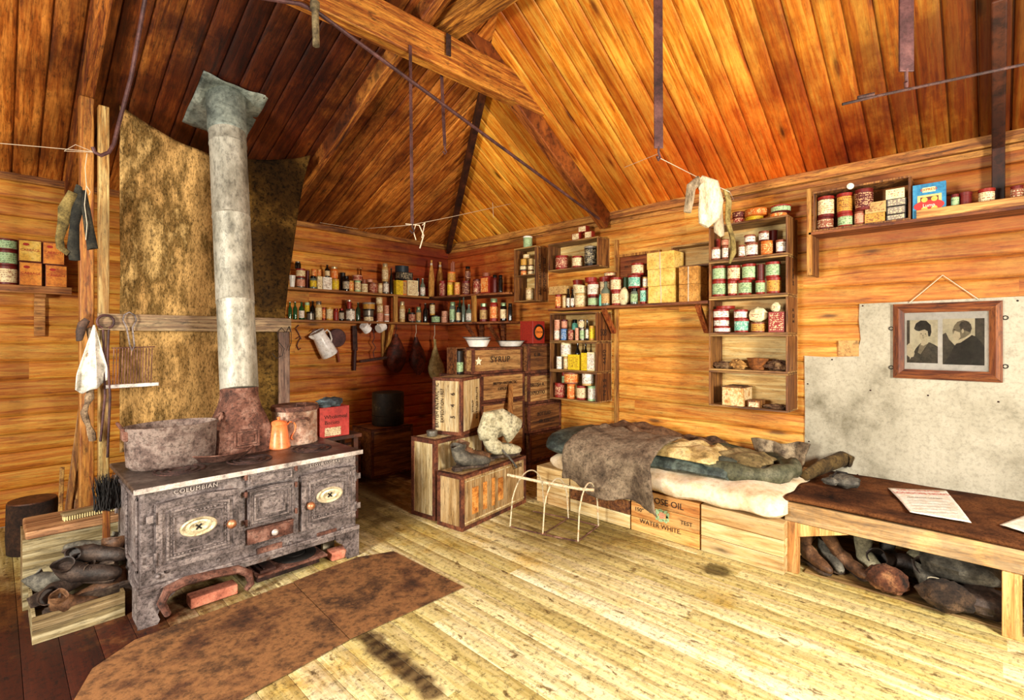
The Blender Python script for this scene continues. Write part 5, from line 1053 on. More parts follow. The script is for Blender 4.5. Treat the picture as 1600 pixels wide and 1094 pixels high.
row([('tin', 140, 262, 312, 'dred', 'rust', None, 'dark red scuffed tin'), ('tin', 145, 268, 165, 'maroon', 'cream', 'red', 'dark red tin with torn cream label', 0), ('tin', 285, 400, 290, 'red', 'green', 'red', 'red tin with pale green label'), ('tin', 280, 400, 142, 'red', 'gold', 'red', 'red tin with gold label', 2), ('tin', 404, 482, 270, 'rust', 'pink', None, 'scuffed orange-red tin'), ('drum', 410, 545, 115, 'maroon', 'dred', None, 'dark speckled tin', 4), ('box', 485, 625, 285, 'gold', 'gold', None, 'orange loaf tin'), ('box', 488, 632, 205, 'tan', 'tan', None, 'tan loaf tin on orange one', 6),
     ('box', 636, 772, 292, 'dark', 'metal', None, 'grey ribbed loaf tin, lowest'), ('box', 636, 772, 236, 'dark', 'metal', None, 'grey ribbed loaf tin, second', 8), ('box', 636, 776, 182, 'dark', 'metal', None, 'grey ribbed loaf tin, third', 9), ('box', 632, 762, 112, 'cream', 'cream', None, 'cream loaf tin, topmost', 10)],
    'X', 4.13, ZH + .013, S5, S5, 1245, 270, 'in the high shelf crate', 'tall bookcase', 'tins in the high shelf crate')
row([('tin', 1085, 1145, 148, 'maroon', 'green', None, 'dark tin with green label'), ('tin', 1140, 1236, 135, 'maroon', None, 'maroon', 'plain maroon tin', None, .02), ('tin', 1275, 1398, 110, 'red', 'cream', 'red', 'red tin with cream label'), ('tin', 1500, 1600, 88, 'maroon', 'rust', None, 'scuffed dark tin')],
    'X', 4.14, ZH + .001, S5, S5, 1245, 270, 'on the open high shelf', 'blue carton', 'tins on the open high shelf')
A_ = onX(1245 + 815/S5, 320, 4.13); B_ = onX(1245 + 1050/S5, 320, 4.13)
bc2 = thing('blue_carton', 'blue carton with a red scrolled label leaning on the high shelf', 'box', (4.13, B_.y, ZH + .002)); w_ = A_.y - B_.y; hh = .215
M_BLU = grime('blue_card', ['#1c5a86', '#2c82b0', '#4a9cc4'], scale=8, rough=.6, speck=.3)
b = MB(); b.box((0, 0, 0), (.05, w_, hh)); b.build('carton', M_BLU, bc2, bev=.002)
b = MB(); b.box((-.002, .02, .02), (0, w_ - .025, hh * .66)); b.build('label', plain('gold_label', '#d8bc78'), bc2)
b = MB(); b.box((-.0035, .035, .035), (-.002, w_ - .04, hh * .6)); b.build('label_panel', plain('dark_panel', '#5a2a20'), bc2)
b = MB(); b.lathe([(0, 0), (.075, 0), (.075, .002), (0, .002)], 28, M=Matrix.Translation((-.0035, w_ / 2, hh * .34)) @ Matrix.Rotation(-math.pi/2, 4, 'Y'), sx=.46); b.build('red_cartouche', plain('cartouche_red', '#c8302c'), bc2)
for yy in (.055, w_ - .06):
    for zz in (.052, hh * .52): b = MB(); b.lathe([(0, 0), (.016, 0), (.016, .002), (0, .002)], 16, M=Matrix.Translation((-.0037, yy, zz)) @ Matrix.Rotation(-math.pi/2, 4, 'Y')); b.build('medallion', plain('medallion_gold', '#d8b050'), bc2)
b = MB(); b.box((-.002, .05, hh * .74), (0, w_ - .05, hh * .88)); b.build('title_strip', plain('title_strip', '#e8d8a0'), bc2)
letter('EXPRESS', .022, plain('orange_ink', '#c85a20'), bc2, (-.004, w_ / 2, hh * .81), rz=-math.pi/2); letter('Lump', .03, M_WHITE, bc2, (-.007, w_ / 2, hh * .34), rz=-math.pi/2, sx=.9)

# tins on the bracket shelf beside the screen
M_CAB = grime('orange_tin_label', ['#a84a14', '#e08a2c', '#eca03c'], scale=10, rough=.6, speck=.35)
def cab(px0, px1, yt, lab, z, txt, mat=M_CAB):
    A_ = onY(px0, yt, 5.27); B_ = onY(px1, yt, 5.27); z2 = A_.z; w_ = B_.x - A_.x; o = thing('cabbage_tin', lab, 'tin', (A_.x, 5.27, z), 0, 'square orange tins on the bracket shelf'); h = z2 - z
    b = MB(); b.box((0, 0, 0), (w_, .12, h)); b.build('body', CM('rust', 'metal'), o, bev=.002)
    b = MB(); b.box((.004, -.002, .006), (w_ - .004, 0, h - .008)); b.build('label', mat, o)
    b = MB(); b.lathe([(0, 0), (.018, 0), (.018, .0015), (0, .0015)], 16, M=Matrix.Translation((w_ * .32, -.002, h * .78)) @ Matrix.Rotation(math.pi/2, 4, 'X'), sy=.6); b.build('trade_mark', M_INKR, o)
    letter(txt, .026, M_INKR, o, (w_ / 2, -.003, h * .52), sx=.95)
    return z + h + .002
ZS = 1.8375
z2 = cab(30, 66, 408, 'orange CABBAGE tin at the bottom of the pair next to the jars', ZS, 'CABBAGE'); cab(29, 65, 373, 'golden CABBAGE tin on top of the pair next to the jars', z2, 'CABBAGE', grime('yellow_tin_label', ['#b8781c', '#e0b040', '#ecc868'], scale=10, rough=.6, speck=.35))
z2 = cab(71, 105, 413, 'orange CABBAGE tin at the bottom of the pair under the socks', ZS, 'CABBAGE'); cab(67, 101, 377, 'orange tin on top of the pair under the socks', z2, 'CARROTS')
z2 = ZS
for nm, yt, l in (('lowest', 416, 'cream'), ('middle', 392, 'green'), ('topmost', 374, 'green')):
    q = onY(10, yt, 5.34); o = thing('tin', nm + ' maroon tin of the stack at the outer end of the bracket shelf', 'tin', (q.x - .0, 5.34, z2), 0, 'maroon tins on the bracket shelf'); prov('tin', o, .062, q.z - z2, 'maroon', l, None); z2 = q.z + .002
# ------------------------------------------------------------------ utensils and hams on the back wall
YW = 5.395
def w2(x, y, dy=0): return onY(x, y, YW + dy)
def nail(p, par=None):
    pass
b = MB(); b.tube([w2(467, 508), w2(462, 513), w2(466, 520), w2(470, 528), w2(466, 534), w2(464, 540), w2(467, 547), w2(470, 544)], .005, 6); b.tube([w2(462, 530), w2(468, 526), w2(471, 530)], .004, 6)
tag(b.build('meat_hook', M_STRAP, off=w2(467, 508)), 'twisted iron hook hanging alone next to the sacking screen', 'hook')
jg = thing('enamel_jug', 'tall white enamel jug with chipped base hanging on the wall', 'jug', w2(503, 517, -.09), rot=(0, math.radians(152), 0))
b = MB(); b.lathe([(0, 0), (.105, 0), (.112, .01), (.108, .12), (.092, .26), (.088, .30), (.094, .36), (.098, .365), (.092, .36), (.084, .30), (.10, .02), (0, .015)], 32)
b.v = [(x, y, z - .33) for x, y, z in b.v]; o = b.build('body', M_ENCHIP, jg)
b = MB(); b.tube([(.088, 0, .0 - .02), (.135, 0, .0 - .01), (.150, 0, -.06), (.13, 0, -.15), (.10, 0, -.18)], .011, 8, flat=1.5); b.build('handle', M_WHITE, jg)
b = MB(); b.tube([(-.07, 0, -.01), (-.10, 0, .01), (-.125, 0, .035)], [.035, .025, .008], 10); b.build('spout', M_WHITE, jg)
jg.location = onY(505, 525, YW - .10); jg.rotation_euler = (0, math.radians(-30 + 0), 0)
# the jug hangs mouth up-left, base down-right
jg.rotation_euler = (0, math.radians(-30), 0); jg.scale = (.82, .82, .82); jg.location = onY(497, 522, YW - .10)
hook = MB(); hook.tube([onY(497, 518, YW + .02), onY(493, 514, YW - .06), onY(487, 518, YW - .06)], .005, 6); tag(hook.build('nail', M_STRAP, off=onY(497, 518, YW)), 'bent nail behind the white enamel jug', 'nail')
stn = thing('strainer', 'round dark strainer with wooden handle hanging beside the jug', 'strainer', w2(525, 513, -.03))
os_ = w2(525, 513, -.03); cc = w2(526, 528, -.03)
b = MB(); b.lathe([(.098, 0), (.10, .012), (.092, .02), (.06, .008), (0, .004)], 28, M=Matrix.Translation(cc - os_) @ Matrix.Rotation(math.pi / 2, 4, 'X')); b.build('bowl', M_RUSTD, stn)
b = MB(); b.lathe([(.098, .008), (.106, .012), (.098, .02)], 28, M=Matrix.Translation(cc - os_) @ Matrix.Rotation(math.pi / 2, 4, 'X')); b.build('rim', M_STRAP, stn)
b = MB(); b.tube([w2(526, 540, -.035) - os_, w2(528, 551, -.035) - os_, w2(530, 566, -.035) - os_], [.008, .011, .013], 8); b.build('handle', plain('handle_wood', '#8a3c1c'), stn)
kn = thing('paddle', 'long dark slotted paddle hanging below the lower shelf', 'utensil', w2(554, 508, -.03)); ok = w2(554, 508, -.03)
b = MB(); b.beam(w2(554, 509, -.03) - ok, w2(555, 548, -.03) - ok, .06, .012, (0, 1, 0)); b.build('blade', M_RUSTD, kn, bev=.004)
b = MB(); b.tube([w2(555, 546, -.03) - ok, w2(554, 560, -.03) - ok, w2(553.5, 579, -.03) - ok], [.018, .024, .020], 10); b.build('handle', plain('dark_handle', '#3a1410'), kn)
for px, py, rz, lab, mt in ((571, 512, 40, 'tipped dark-bellied enamel mug hanging under the shelf', M_ENCHIP), (595, 512, -25, 'tipped all-white enamel mug hanging under the shelf', M_WHITE)):
    m_ = thing('enamel_mug', lab, 'mug', onY(px, py, 5.24), rot=(math.radians(-15), math.radians(rz + 90), 0), group='enamel mugs hooked under the lower shelf')
    b = MB(); b.lathe([(0, -.045), (.050, -.045), (.052, -.04), (.052, .045), (.054, .048), (.049, .046), (.048, -.038), (0, -.04)], 24); b.build('cup', mt, m_)
    b = MB(); b.tube([(-.050, 0, .03), (-.085, 0, .025), (-.088, 0, -.02), (-.050, 0, -.03)], .006, 8); b.build('handle', M_WHITE, m_)
    q = onY(px, 503, 5.24); hk = MB(); hk.tube([Vector((q.x, 5.24, 1.606)), q + Vector((0, 0, -.02))], .005, 6); tag(hk.build('cup_hook', M_STRAP, off=q), 'small iron hook above the ' + ('dark-bellied' if px < 580 else 'all-white') + ' hanging mug', 'hook')
b = MB(); ch = [w2(583, 514, -.1), w2(585, 528, -.1), w2(582, 535, -.1), w2(587, 543, -.1), w2(583, 550, -.1), w2(585, 562, -.1)]
b.tube(ch, .006, 6); tag(b.build('hook_chain', M_STRAP, off=ch[0]), 'chain of iron hooks hanging between the mugs', 'chain')
b = MB(); b.tube([onY(562, 565, YW - .11), onY(590, 561, YW - .11), onY(612, 557, YW - .13)], .016, 8); tag(b.build('hanging_bar', M_RUSTD, off=onY(590, 561, YW)), 'short dark bar slung level from the hook chain', 'bar')
M_HAM = grime('smoked_ham', ['#120604', '#3a140c', '#6a2a18', '#20100a'], scale=7, rough=.55, speck=.6, bmp=.8)
M_HAM2 = grime('pale_ham', ['#5a4424', '#a89058', '#c8b478'], scale=6, rough=.6, speck=.5, bmp=.5)
for (x, yt, yb, w_, mt, lab) in ((619, 522, 583, .125, M_HAM, 'broad blackened ham, nearest the shelf strut'), (650, 527, 585, .10, M_HAM, 'lean dark ham hanging between two others'), (679, 530, 597, .115, M_HAM2, 'pale ham with a narrow shank next to the crates')):
    p = onY(x, yt, 5.27); q = onY(x + (4 if x > 640 else 0), yb, 5.27); h = p.z - q.z
    o = thing('ham', lab, 'ham', p, 0, 'hams hanging under the shelf'); b = MB(); n = 14; rg = []
    for i in range(n + 1):
        f = i / n; rr = .016 + w_ * (math.sin(math.pi * min(1, f ** 1.35 * .98)) ** .8 if x < 670 else math.sin(math.pi * f ** 2.2) ** .9 * 1.0) * .95
        rr = max(rr, .022 if f < .5 else .01)
        rg.append([Vector((rr * math.cos(a) + (q.x - p.x) * f, .62 * rr * math.sin(a), -h * f)) for a in [2 * math.pi * k / 18 for k in range(18)]])
    b.rings(rg); roughen(b, .012, 14, seed=x); b.build('meat', mt, o)
    b = MB(); b.tube([(0, .0, -.03), (-.012, 0, .02), (.004, 0, .06), (0, .0, 1.605 - p.z)], .004, 6); b.build('string', M_TWINE if x > 640 else M_BLACK, o)

# ------------------------------------------------------------------ provision crates stacked in the corner
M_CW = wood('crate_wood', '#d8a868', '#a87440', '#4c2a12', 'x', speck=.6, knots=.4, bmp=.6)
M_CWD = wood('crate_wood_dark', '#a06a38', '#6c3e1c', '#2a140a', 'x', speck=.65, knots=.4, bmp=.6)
M_CWZ = wood('crate_wood_pale', '#ecdcb0', '#c8ac74', '#6a4826', 'z', speck=.55, knots=.3, bmp=.5)
M_CEDG = grime('brown_crate_edge', ['#2a120a', '#5a2c18', '#8a5030'], scale=9, rough=.8, speck=.6, bmp=.9)
def crate(name, label, loc, rz, sx_, sy_, h, panel, edge=None, e=.026, grp=None, fr=None):
    """closed provision crate: panels with darker battens round every face"""
    o = thing(name, label, 'crate', loc, rz, grp); edge = edge or M_CEDG
    b = MB(); b.box((.006, .006, .004), (sx_ - .006, sy_ - .006, h - .004)); b.build('panels', panel, o)
    def strip(A, B_): b = MB(); b.box(A, B_); return b
    for z0 in (0, h - e):
        b = MB(); b.box((0, 0, z0), (sx_, .012, z0 + e)); b.build('front_batten', edge, o, bev=.002)
        b = MB(); b.box((0, .012, z0), (.012, sy_, z0 + e)); b.build('side_batten', edge, o, bev=.002)
    b = MB(); b.box((0, 0, h - .006), (sx_, e, h)); b.build('lid_batten', edge, o); b = MB(); b.box((0, e, h - .006), (e, sy_, h)); b.build('lid_batten', edge, o)
    for x in (0, sx_ - e): b = MB(); b.box((x, 0, e), (x + e, .012, h - e)); b.build('corner_batten', edge, o, bev=.002)
    for y in (.012, sy_ - e): b = MB(); b.box((0, y, e), (.012, y + (e if y > .02 else e - .012), h - e)); b.build('corner_batten', edge, o, bev=.002)
    return o
# crate with a broken picture label, and the boots on it
KA = crate('provision_crate', 'long low crate with torn picture label and boots on top', (2.405, 2.838, 0), math.radians(7.5), .83, .26, .415, M_CWZ, e=.03)
lb = [(.12, .10, .11, .20), (.25, .10, .07, .21), (.36, .10, .05, .22), (.44, .12, .10, .18)]
for (x, z, w_, h) in lb: b = MB(); b.box((x, -.0015, z), (x + w_ * .6, .008, z + h)); b.build('label_scrap', grime('orange_label', ['#8a4818', '#d08838', '#e8b870'], scale=14, speck=.5), KA)
letter('25590', .05, M_INK, KA, (.70, -.002, .345)); b = MB(); b.box((.03, .0, .05), (.80, .008, .06)); b.box((.03, .0, .36), (.60, .008, .368)); b.build('pale_line', M_CWZ, KA)
KB = crate('provision_crate', 'tall stained crate standing behind the boots crate', (2.40, 3.157, 0), math.radians(7), .60, .28, .636, M_CWZ, e=.034)
b = MB(); b.lathe([(0, 0), (.042, 0), (.044, .004), (.044, .03), (.046, .03), (.046, .042), (.04, .045), (0, .043)], 24); q = onZ(677, 679, .64); tag(b.build('round_tin', CM('grey', 'metal'), loc=(2.50, 3.33, .637)), 'small round grey tin on the corner of the tall stained crate', 'tin')
KC = crate('provision_crate', 'upright pale crate stencilled BRITISH ANTARCTIC EXPEDITION 1907', (2.657, 3.136, .637), math.radians(22), .37, .28, .475, M_CWZ, e=.028)
letter('BRITISH ANTARCTIC', .048, M_INK, KC, (-.001, .235, .24), rz=-math.pi/2, roll=math.pi/2, sx=.84); letter('EXPEDITION 1907', .042, M_INK, KC, (-.001, .185, .24), rz=-math.pi/2, roll=math.pi/2, sx=.85)
for k, ch in enumerate('546'): letter(ch, .055, M_INK, KC, (-.001, .085, .15 + .095 * k), rz=-math.pi/2, roll=math.pi/2)
letter('BOTTLED FRUITS', .042, M_INK, KC, (.28, -.001, .24), roll=math.pi/2, sx=.85); letter('SYRUP', .036, M_INK, KC, (.20, -.001, .22), roll=math.pi/2)
GS = 'stack of crates topped by the syrup crate'
zs_ = [0, .27, .54, .82]
for k, (z, lab, t1, t2) in enumerate(((0, 'lowest crate under the syrup stack, half hidden by the boots', '', ''), (.27, 'second crate up in the syrup stack, behind the leaning batten', '', ''), (.54, 'third crate up in the syrup stack, letters worn away', 'FRUITED', ''), (.82, 'crate directly beneath the syrup crate', 'BRITISH ANTARCTIC', 'EXPEDITION'))):
    c = crate('provision_crate', lab, (3.19, 3.48, z), 0, .60, .34, (.27, .27, .28, .278)[k], M_CW, M_CEDG if k < 3 else None, grp=GS)
    if t1: letter(t1, .04, M_INK, c, (.32, -.001, .175), sx=.9)
    if t2: letter(t2, .04, M_INK, c, (.32, -.001, .12), sx=.9)
c = crate('provision_crate', 'crate lettered SYRUP, topmost of its stack under the enamel ware', (3.10, 3.50, 1.099), 0, .68, .33, .25, M_CW, grp=GS)
letter('SYRUP', .085, M_INK, c, (.36, -.001, .128), sp=1.15); 
b = MB(); b.add([(.07 + r * math.cos(a), -.0005, .12 + r * math.sin(a)) for r, a in [((.045, .022)[k % 2], k * math.pi / 5 + math.pi / 2) for k in range(10)]], [tuple(range(10))]); b.build('star_mark', plain('star_white', '#e8dcb8'), c)
GT = 'stack of crates beside the bed'
for k, (z, h, lab, t1, t2, x0) in enumerate(((0, .155, 'flat lowest crate of the stack behind the bed head', '', '', 3.82), (.157, .296, 'crate behind the bed head, second from the floor', '', '', 3.82), (.455, .298, 'crate lettered BOTTLED FRUITS behind the bed head', 'BOTTLED', 'FRUITS', 3.80), (.755, .315, 'crate stencilled BRITISH EXPEDITION next to the narrow bookcase', 'BRITISH A', 'EXPEDITIO', 3.80), (1.072, .308, 'topmost plank crate beside the syrup crate', 'K 39', '', 3.80))):
    w_ = min(.53, XR - .02 - x0); 
    if z > .7: w_ = .26 if z > 1 else .26
    dY = 3.43
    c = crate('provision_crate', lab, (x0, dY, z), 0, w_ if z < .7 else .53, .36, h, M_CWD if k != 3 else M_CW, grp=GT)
    if t1: letter(t1, .055, M_INK, c, (.24 if z < .7 else .13, -.001, h * .62), sx=.9)
    if t2: letter(t2, .055, M_INK, c, (.24 if z < .7 else .13, -.001, h * .36), sx=.9)
rt = thing('round_label_tin', 'square red tin with a dark round badge on top of the crates', 'tin', (3.86, 3.43, 1.381))
b = MB(); b.box((0, 0, 0), (.19, .18, .235)); b.build('body', CM('red'), rt, bev=.003)
b = MB(); b.lathe([(.085, 0), (.085, .003), (.070, .003), (.070, 0)], 32, M=Matrix.Translation((.095, -.001, .118)) @ Matrix.Rotation(math.pi/2, 4, 'X')); b.build('badge_ring', CM('dark'), rt)
b = MB(); b.lathe([(0, 0), (.06, 0), (.06, .002), (0, .002)], 32, M=Matrix.Translation((.095, -.001, .118)) @ Matrix.Rotation(math.pi/2, 4, 'X')); b.build('badge', CM('orange'), rt); letter('COCOA', .03, M_INK, rt, (.095, -.005, .118))
# dark tin in its nook beside the syrup crate
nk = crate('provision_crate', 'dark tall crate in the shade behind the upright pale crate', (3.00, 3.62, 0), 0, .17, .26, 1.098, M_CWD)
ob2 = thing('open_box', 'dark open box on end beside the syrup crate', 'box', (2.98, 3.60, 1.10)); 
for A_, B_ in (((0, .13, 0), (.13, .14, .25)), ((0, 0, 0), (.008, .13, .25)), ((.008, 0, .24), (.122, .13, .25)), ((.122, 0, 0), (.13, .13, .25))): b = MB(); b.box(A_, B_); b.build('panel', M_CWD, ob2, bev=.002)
gt_ = thing('tin', 'tall black tin with pale green label in the open box', 'tin', (3.0, 3.57, 1.10)); gt_.location = (3.045, 3.655, 1.101); prov('tin', gt_, .050, .215, 'dark', None, 'dark'); b = MB(); b.lathe([(.0505, .02), (.0505, .11)], 24); b.f = [f for f in b.f if len(f) == 4]; b.m = b.m[:len(b.f)]; b.r = b.r[:len(b.f)]; b.s = b.s[:len(b.f)]; b.build('label', CM('green', 'label'), gt_)
# enamel ware on the syrup crate
def pan(name, lab, cat, px, py, Y, r, h, z, sx=1.0):
    q = onY(px, py, Y); o = thing(name, lab, cat, (q.x, Y, z)); b = MB(); b.lathe([(0, .003), (r * .62, 0), (r * .7, .004), (r * .93, h * .92), (r, h), (r * .985, h + .004), (r * .9, h * .96), (r * .66, .008), (0, .008)], 36, sx=sx); b.build('dish', M_WHITE, o)
    b = MB(); b.lathe([(r * .985, h - .002), (r * 1.01, h + .003), (r * .98, h + .006)], 36, sx=sx); b.build('rim', CM('dblue'), o); return o
pan('enamel_dish', 'deep white enamel pie dish under another on the syrup crate', 'dish', 747, 541, 3.66, .125, .07, 1.351); pan('enamel_dish', 'shallow white enamel dish with dark rim lying on the deeper one', 'dish', 745, 534, 3.66, .14, .03, 1.415)
pan('enamel_basin', 'wide shallow white enamel basin on the crates beside the red tin', 'basin', 797, 541, 3.62, .15, .055, 1.352, 1.05)
# dark cans in the shadow behind the range
q = onZ(618, 745, 0.0)
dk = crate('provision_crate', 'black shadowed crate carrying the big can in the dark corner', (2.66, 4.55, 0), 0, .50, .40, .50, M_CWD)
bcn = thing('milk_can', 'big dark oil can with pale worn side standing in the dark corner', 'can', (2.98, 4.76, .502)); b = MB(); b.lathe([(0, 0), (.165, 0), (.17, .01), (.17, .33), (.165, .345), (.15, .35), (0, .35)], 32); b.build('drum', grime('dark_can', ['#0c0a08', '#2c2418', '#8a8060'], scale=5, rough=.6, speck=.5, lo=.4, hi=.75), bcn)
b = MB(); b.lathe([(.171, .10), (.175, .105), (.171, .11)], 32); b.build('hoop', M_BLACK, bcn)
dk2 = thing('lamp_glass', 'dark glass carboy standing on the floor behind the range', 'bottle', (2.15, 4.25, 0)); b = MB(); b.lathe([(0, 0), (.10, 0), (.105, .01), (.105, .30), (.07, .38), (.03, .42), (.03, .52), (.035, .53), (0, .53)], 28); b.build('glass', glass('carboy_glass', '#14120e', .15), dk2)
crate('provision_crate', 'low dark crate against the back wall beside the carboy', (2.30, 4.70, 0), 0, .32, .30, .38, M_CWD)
# batten leaning on the stack
b = MB(); P = Vector((3.235, 3.33, .0)); b.beam((3.22, 3.15, 0.012), onY(798, 601, 3.465) , .055, .022, (0, 1, 0)); tag(b.build('leaning_batten', wood('batten_wood', '#e0a860', '#a8703c', '#4a2a14', 'z', speck=.5), off=(3.22, 3.15, 0), bev=.003), 'pale wooden batten leaning against the crate stack behind the boots', 'batten')

# boots on the low crate
q = onZ(720, 738, .418); bz = .418
boot('boot', 'near grey-brown walking boot lying open on the low crate', (2.50, 2.965, bz + .002), (0, 0, math.radians(-20)), .30, .17, M_LEAG, M_SOLE, .060, seed=1, grp='walking boots on the low crate')
boot('boot', 'far brown walking boot half behind its mate on the low crate', (2.62, 3.06, bz + .002), (0, 0, math.radians(-12)), .29, .17, M_LEAB, M_SOLE, .058, seed=2, grp='walking boots on the low crate')
M_CANV = grime('printed_canvas', ['#4a4434', '#a09878', '#c4bc9c', '#6a6450', '#b4ac8c'], scale=7, rough=.9, speck=.45, bmp=.7)
cbt = boot('canvas_boot', 'pale printed canvas boot with stiff bent leg on the low crate', (2.90, 3.03, bz + .002), (0, 0, math.radians(-15)), .34, .22, M_CANV, M_SOLE, .085, seed=3, lace=False)
b = MB(); b.tube([(-.01, 0, .17), (-.02, 0, .24), (-.01, 0, .29), (.07, .0, .30), (.16, 0, .25), (.21, 0, .20)], [.105, .125, .125, .10, .105, .12], 18, flat=.5, caps=False); roughen(b, .02, 9, seed=4); b.build('folded_leg', M_CANV, cbt, solid=.004)
b = MB(); b.tube([(.05, -.06, .08), (.10, -.09, .02), (.14, -.10, -.03), (.17, -.11, -.08)], .008, 6, flat=.4); b.build('strap', M_LEAG, cbt)

# ------------------------------------------------------------------ wire frame standing before the bed
wf = thing('wire_stand', 'bent wire stand with a white rod rail in front of the bed', 'stand', onZ(860, 830, 0)); ow = onZ(860, 830, 0); M_WIRE = grime('pale_wire', ['#8a7a5a', '#d8ccac', '#c08a5a'], scale=20, rough=.6, speck=.4)
def zf_(x, y): return onZ(x, y, .004)
fr = [zf_(797, 823), zf_(903, 846), zf_(935, 822), zf_(833, 799)]
tp = [Vector((p.x, p.y, .0)) for p in fr]
def hoop(a, c_, h, nm='hoop'):
    b = MB(); m_ = (a + c_) / 2; pts = []
    for k in range(17):
        t_ = k / 16; e = math.sin(math.pi * t_) ** .35; p = a.lerp(c_, .5 + (t_ - .5) * 1.0); pts.append(Vector((p.x, p.y, .004 + h * e)))
    b.tube(pts, .0055, 7); b.build(nm, M_WIRE, wf, ow)
hoop(fr[0], zf_(850, 790), .36); hoop(zf_(848, 835), zf_(888, 810), .36); hoop(fr[1], fr[2], .37)
b = MB(); b.tube([onD(793, 742, 3.85), onD(840, 752, 3.75), onD(905, 764, 3.62), onD(928, 766, 3.58)], .011, 8); b.build('rail', M_WIRE, wf, ow)
b = MB(); b.tube([fr[0], zf_(848, 835), fr[1]], .006, 6); b.build('foot_rail', M_RUST, wf, ow); b = MB(); b.tube([fr[3], zf_(888, 810), fr[2]], .005, 6); b.build('foot_rail', M_RUST, wf, ow)
for a_, c_ in ((zf_(848, 835), zf_(888, 810)), (fr[1], fr[2])): b = MB(); b.tube([a_, c_], .0045, 6); b.build('cross_wire', M_RUST, wf, ow)

# ------------------------------------------------------------------ bed: crates, mattress, sleeping bag, fur and blankets
M_BOXP = wood('pale_box_wood', '#fae4b0', '#e8c482', '#a87438', 'y', speck=.3, knots=.75, bmp=.4)
M_BOXO = wood('orange_box_wood', '#f4c880', '#dc9c50', '#9c5c24', 'y', speck=.4, knots=.5, bmp=.4)
XB = 3.325; yb = [onX(p, 800, XB).y for p in (838, 890, 985, 1094, 1226)]
M_GREEN = plain('label_green', '#4c6a38'); M_PINK = plain('label_pink', '#b8604c')
for k, (lab, mt) in enumerate((('pale box under the bed at the wire stand end', M_BOXP), ('pale box with a brown plank stripe under the hanging fur', M_BOXP), ('orange box under the bed printed with a rose and WATER WHITE', M_BOXO), ('knotty pale box under the bed next to the bench', M_BOXP))):
    w_ = yb[k] - yb[k+1]; y0 = yb[k+1]; o = thing('bed_box', lab, 'box', (XB, y0, 0), 0, 'boxes supporting the bed')
    for j in range(3):
        b = MB(); b.box((0, .006, .002 + j * .105), (.95, w_ - .006, .002 + j * .105 + .102)); b.build('side_board', mt if not (k == 1 and j == 1) else M_CWD, o, bev=.003)
    if k == 2:
        letter("ROSE OIL", .062, M_INK, o, (-.002, w_ * .46, .262), rz=-math.pi/2, sx=1.0); letter("WATER WHITE.", .046, M_INK, o, (-.002, w_ * .55, .085), rz=-math.pi/2); letter('TEST', .04, M_INK, o, (-.002, w_ * .18, .155), rz=-math.pi/2); letter('150°', .04, M_INK, o, (-.002, w_ * .86, .165), rz=-math.pi/2)
        random.seed(3)
        for i in range(9):
            a = i * .7; b = MB(); b.lathe([(0, 0), (.022, 0), (.022, .001), (0, .001)], 10, M=Matrix.Translation((-.001, w_ * .52 + .045 * math.cos(a), .165 + .035 * math.sin(a))) @ Matrix.Rotation(-math.pi/2, 4, 'Y') @ Matrix.Rotation(a, 4, 'Z'), sy=.5); b.build('painted_leaf', M_GREEN, o)
        b = MB(); b.lathe([(0, 0), (.024, 0), (.024, .002), (0, .002)], 12, M=Matrix.Translation((-.001, w_ * .52, .168)) @ Matrix.Rotation(-math.pi/2, 4, 'Y')); b.build('painted_rose', M_PINK, o)
ym0, ym1 = yb[4] + .03, yb[0] - .14
mt_ = MB(); rg = []; nY = 46
for i in range(nY + 1):
    f = i / nY; y = ym0 - .03 + f * (ym1 - ym0); e = 1.0 if 0 < i < nY else .0; q = min(1, (f * (ym1 - ym0) + .012) / .12); q = math.sqrt(max(0, 1 - (1 - q) ** 2)); q2 = min(1, ((1 - f) * (ym1 - ym0) + .012) / .12); q2 = math.sqrt(max(0, 1 - (1 - q2) ** 2)); q *= q2
    ring = []
    for k in range(26):
        a = 2 * math.pi * k / 26; cx_ = 3.80; sxn = math.copysign(abs(math.cos(a)) ** .45, math.cos(a)); szn = math.copysign(abs(math.sin(a)) ** .6, math.sin(a))
        x = cx_ + .515 * sxn * (.90 + .10 * q); z = .405 + (.085 + .015 * N1(y * 3, k * .4, 2)) * szn * max(.12, q)
        if szn < 0: z = max(z, .322)
        if sxn < -.3: z -= .035 * N1(y * 4, 2, 3) + .018; 
        ring.append(Vector((x, y, max(z, .322 if x > XB + .012 else .27))))
    rg.append(ring)
mt_.rings(rg); roughen(mt_, .012, 7)
tag(mt_.build('mattress', grime('cream_ticking', ['#a88c68', '#d4bc98', '#e6d6bc', '#c0a684'], scale=4, rough=.9, speck=.2, bmp=.3), off=(3.8, 1.8, .32)), 'cream stuffed mattress lying on the row of bed boxes', 'mattress')
M_BAG = grime('dark_oilskin', ['#0e1412', '#2c3634', '#56625a', '#1c2420'], scale=6, rough=.55, speck=.45, bmp=.8)
M_BAGG = grime('olive_canvas', ['#1c1c12', '#4a4a34', '#74705a'], scale=8, rough=.7, speck=.5, bmp=.7)
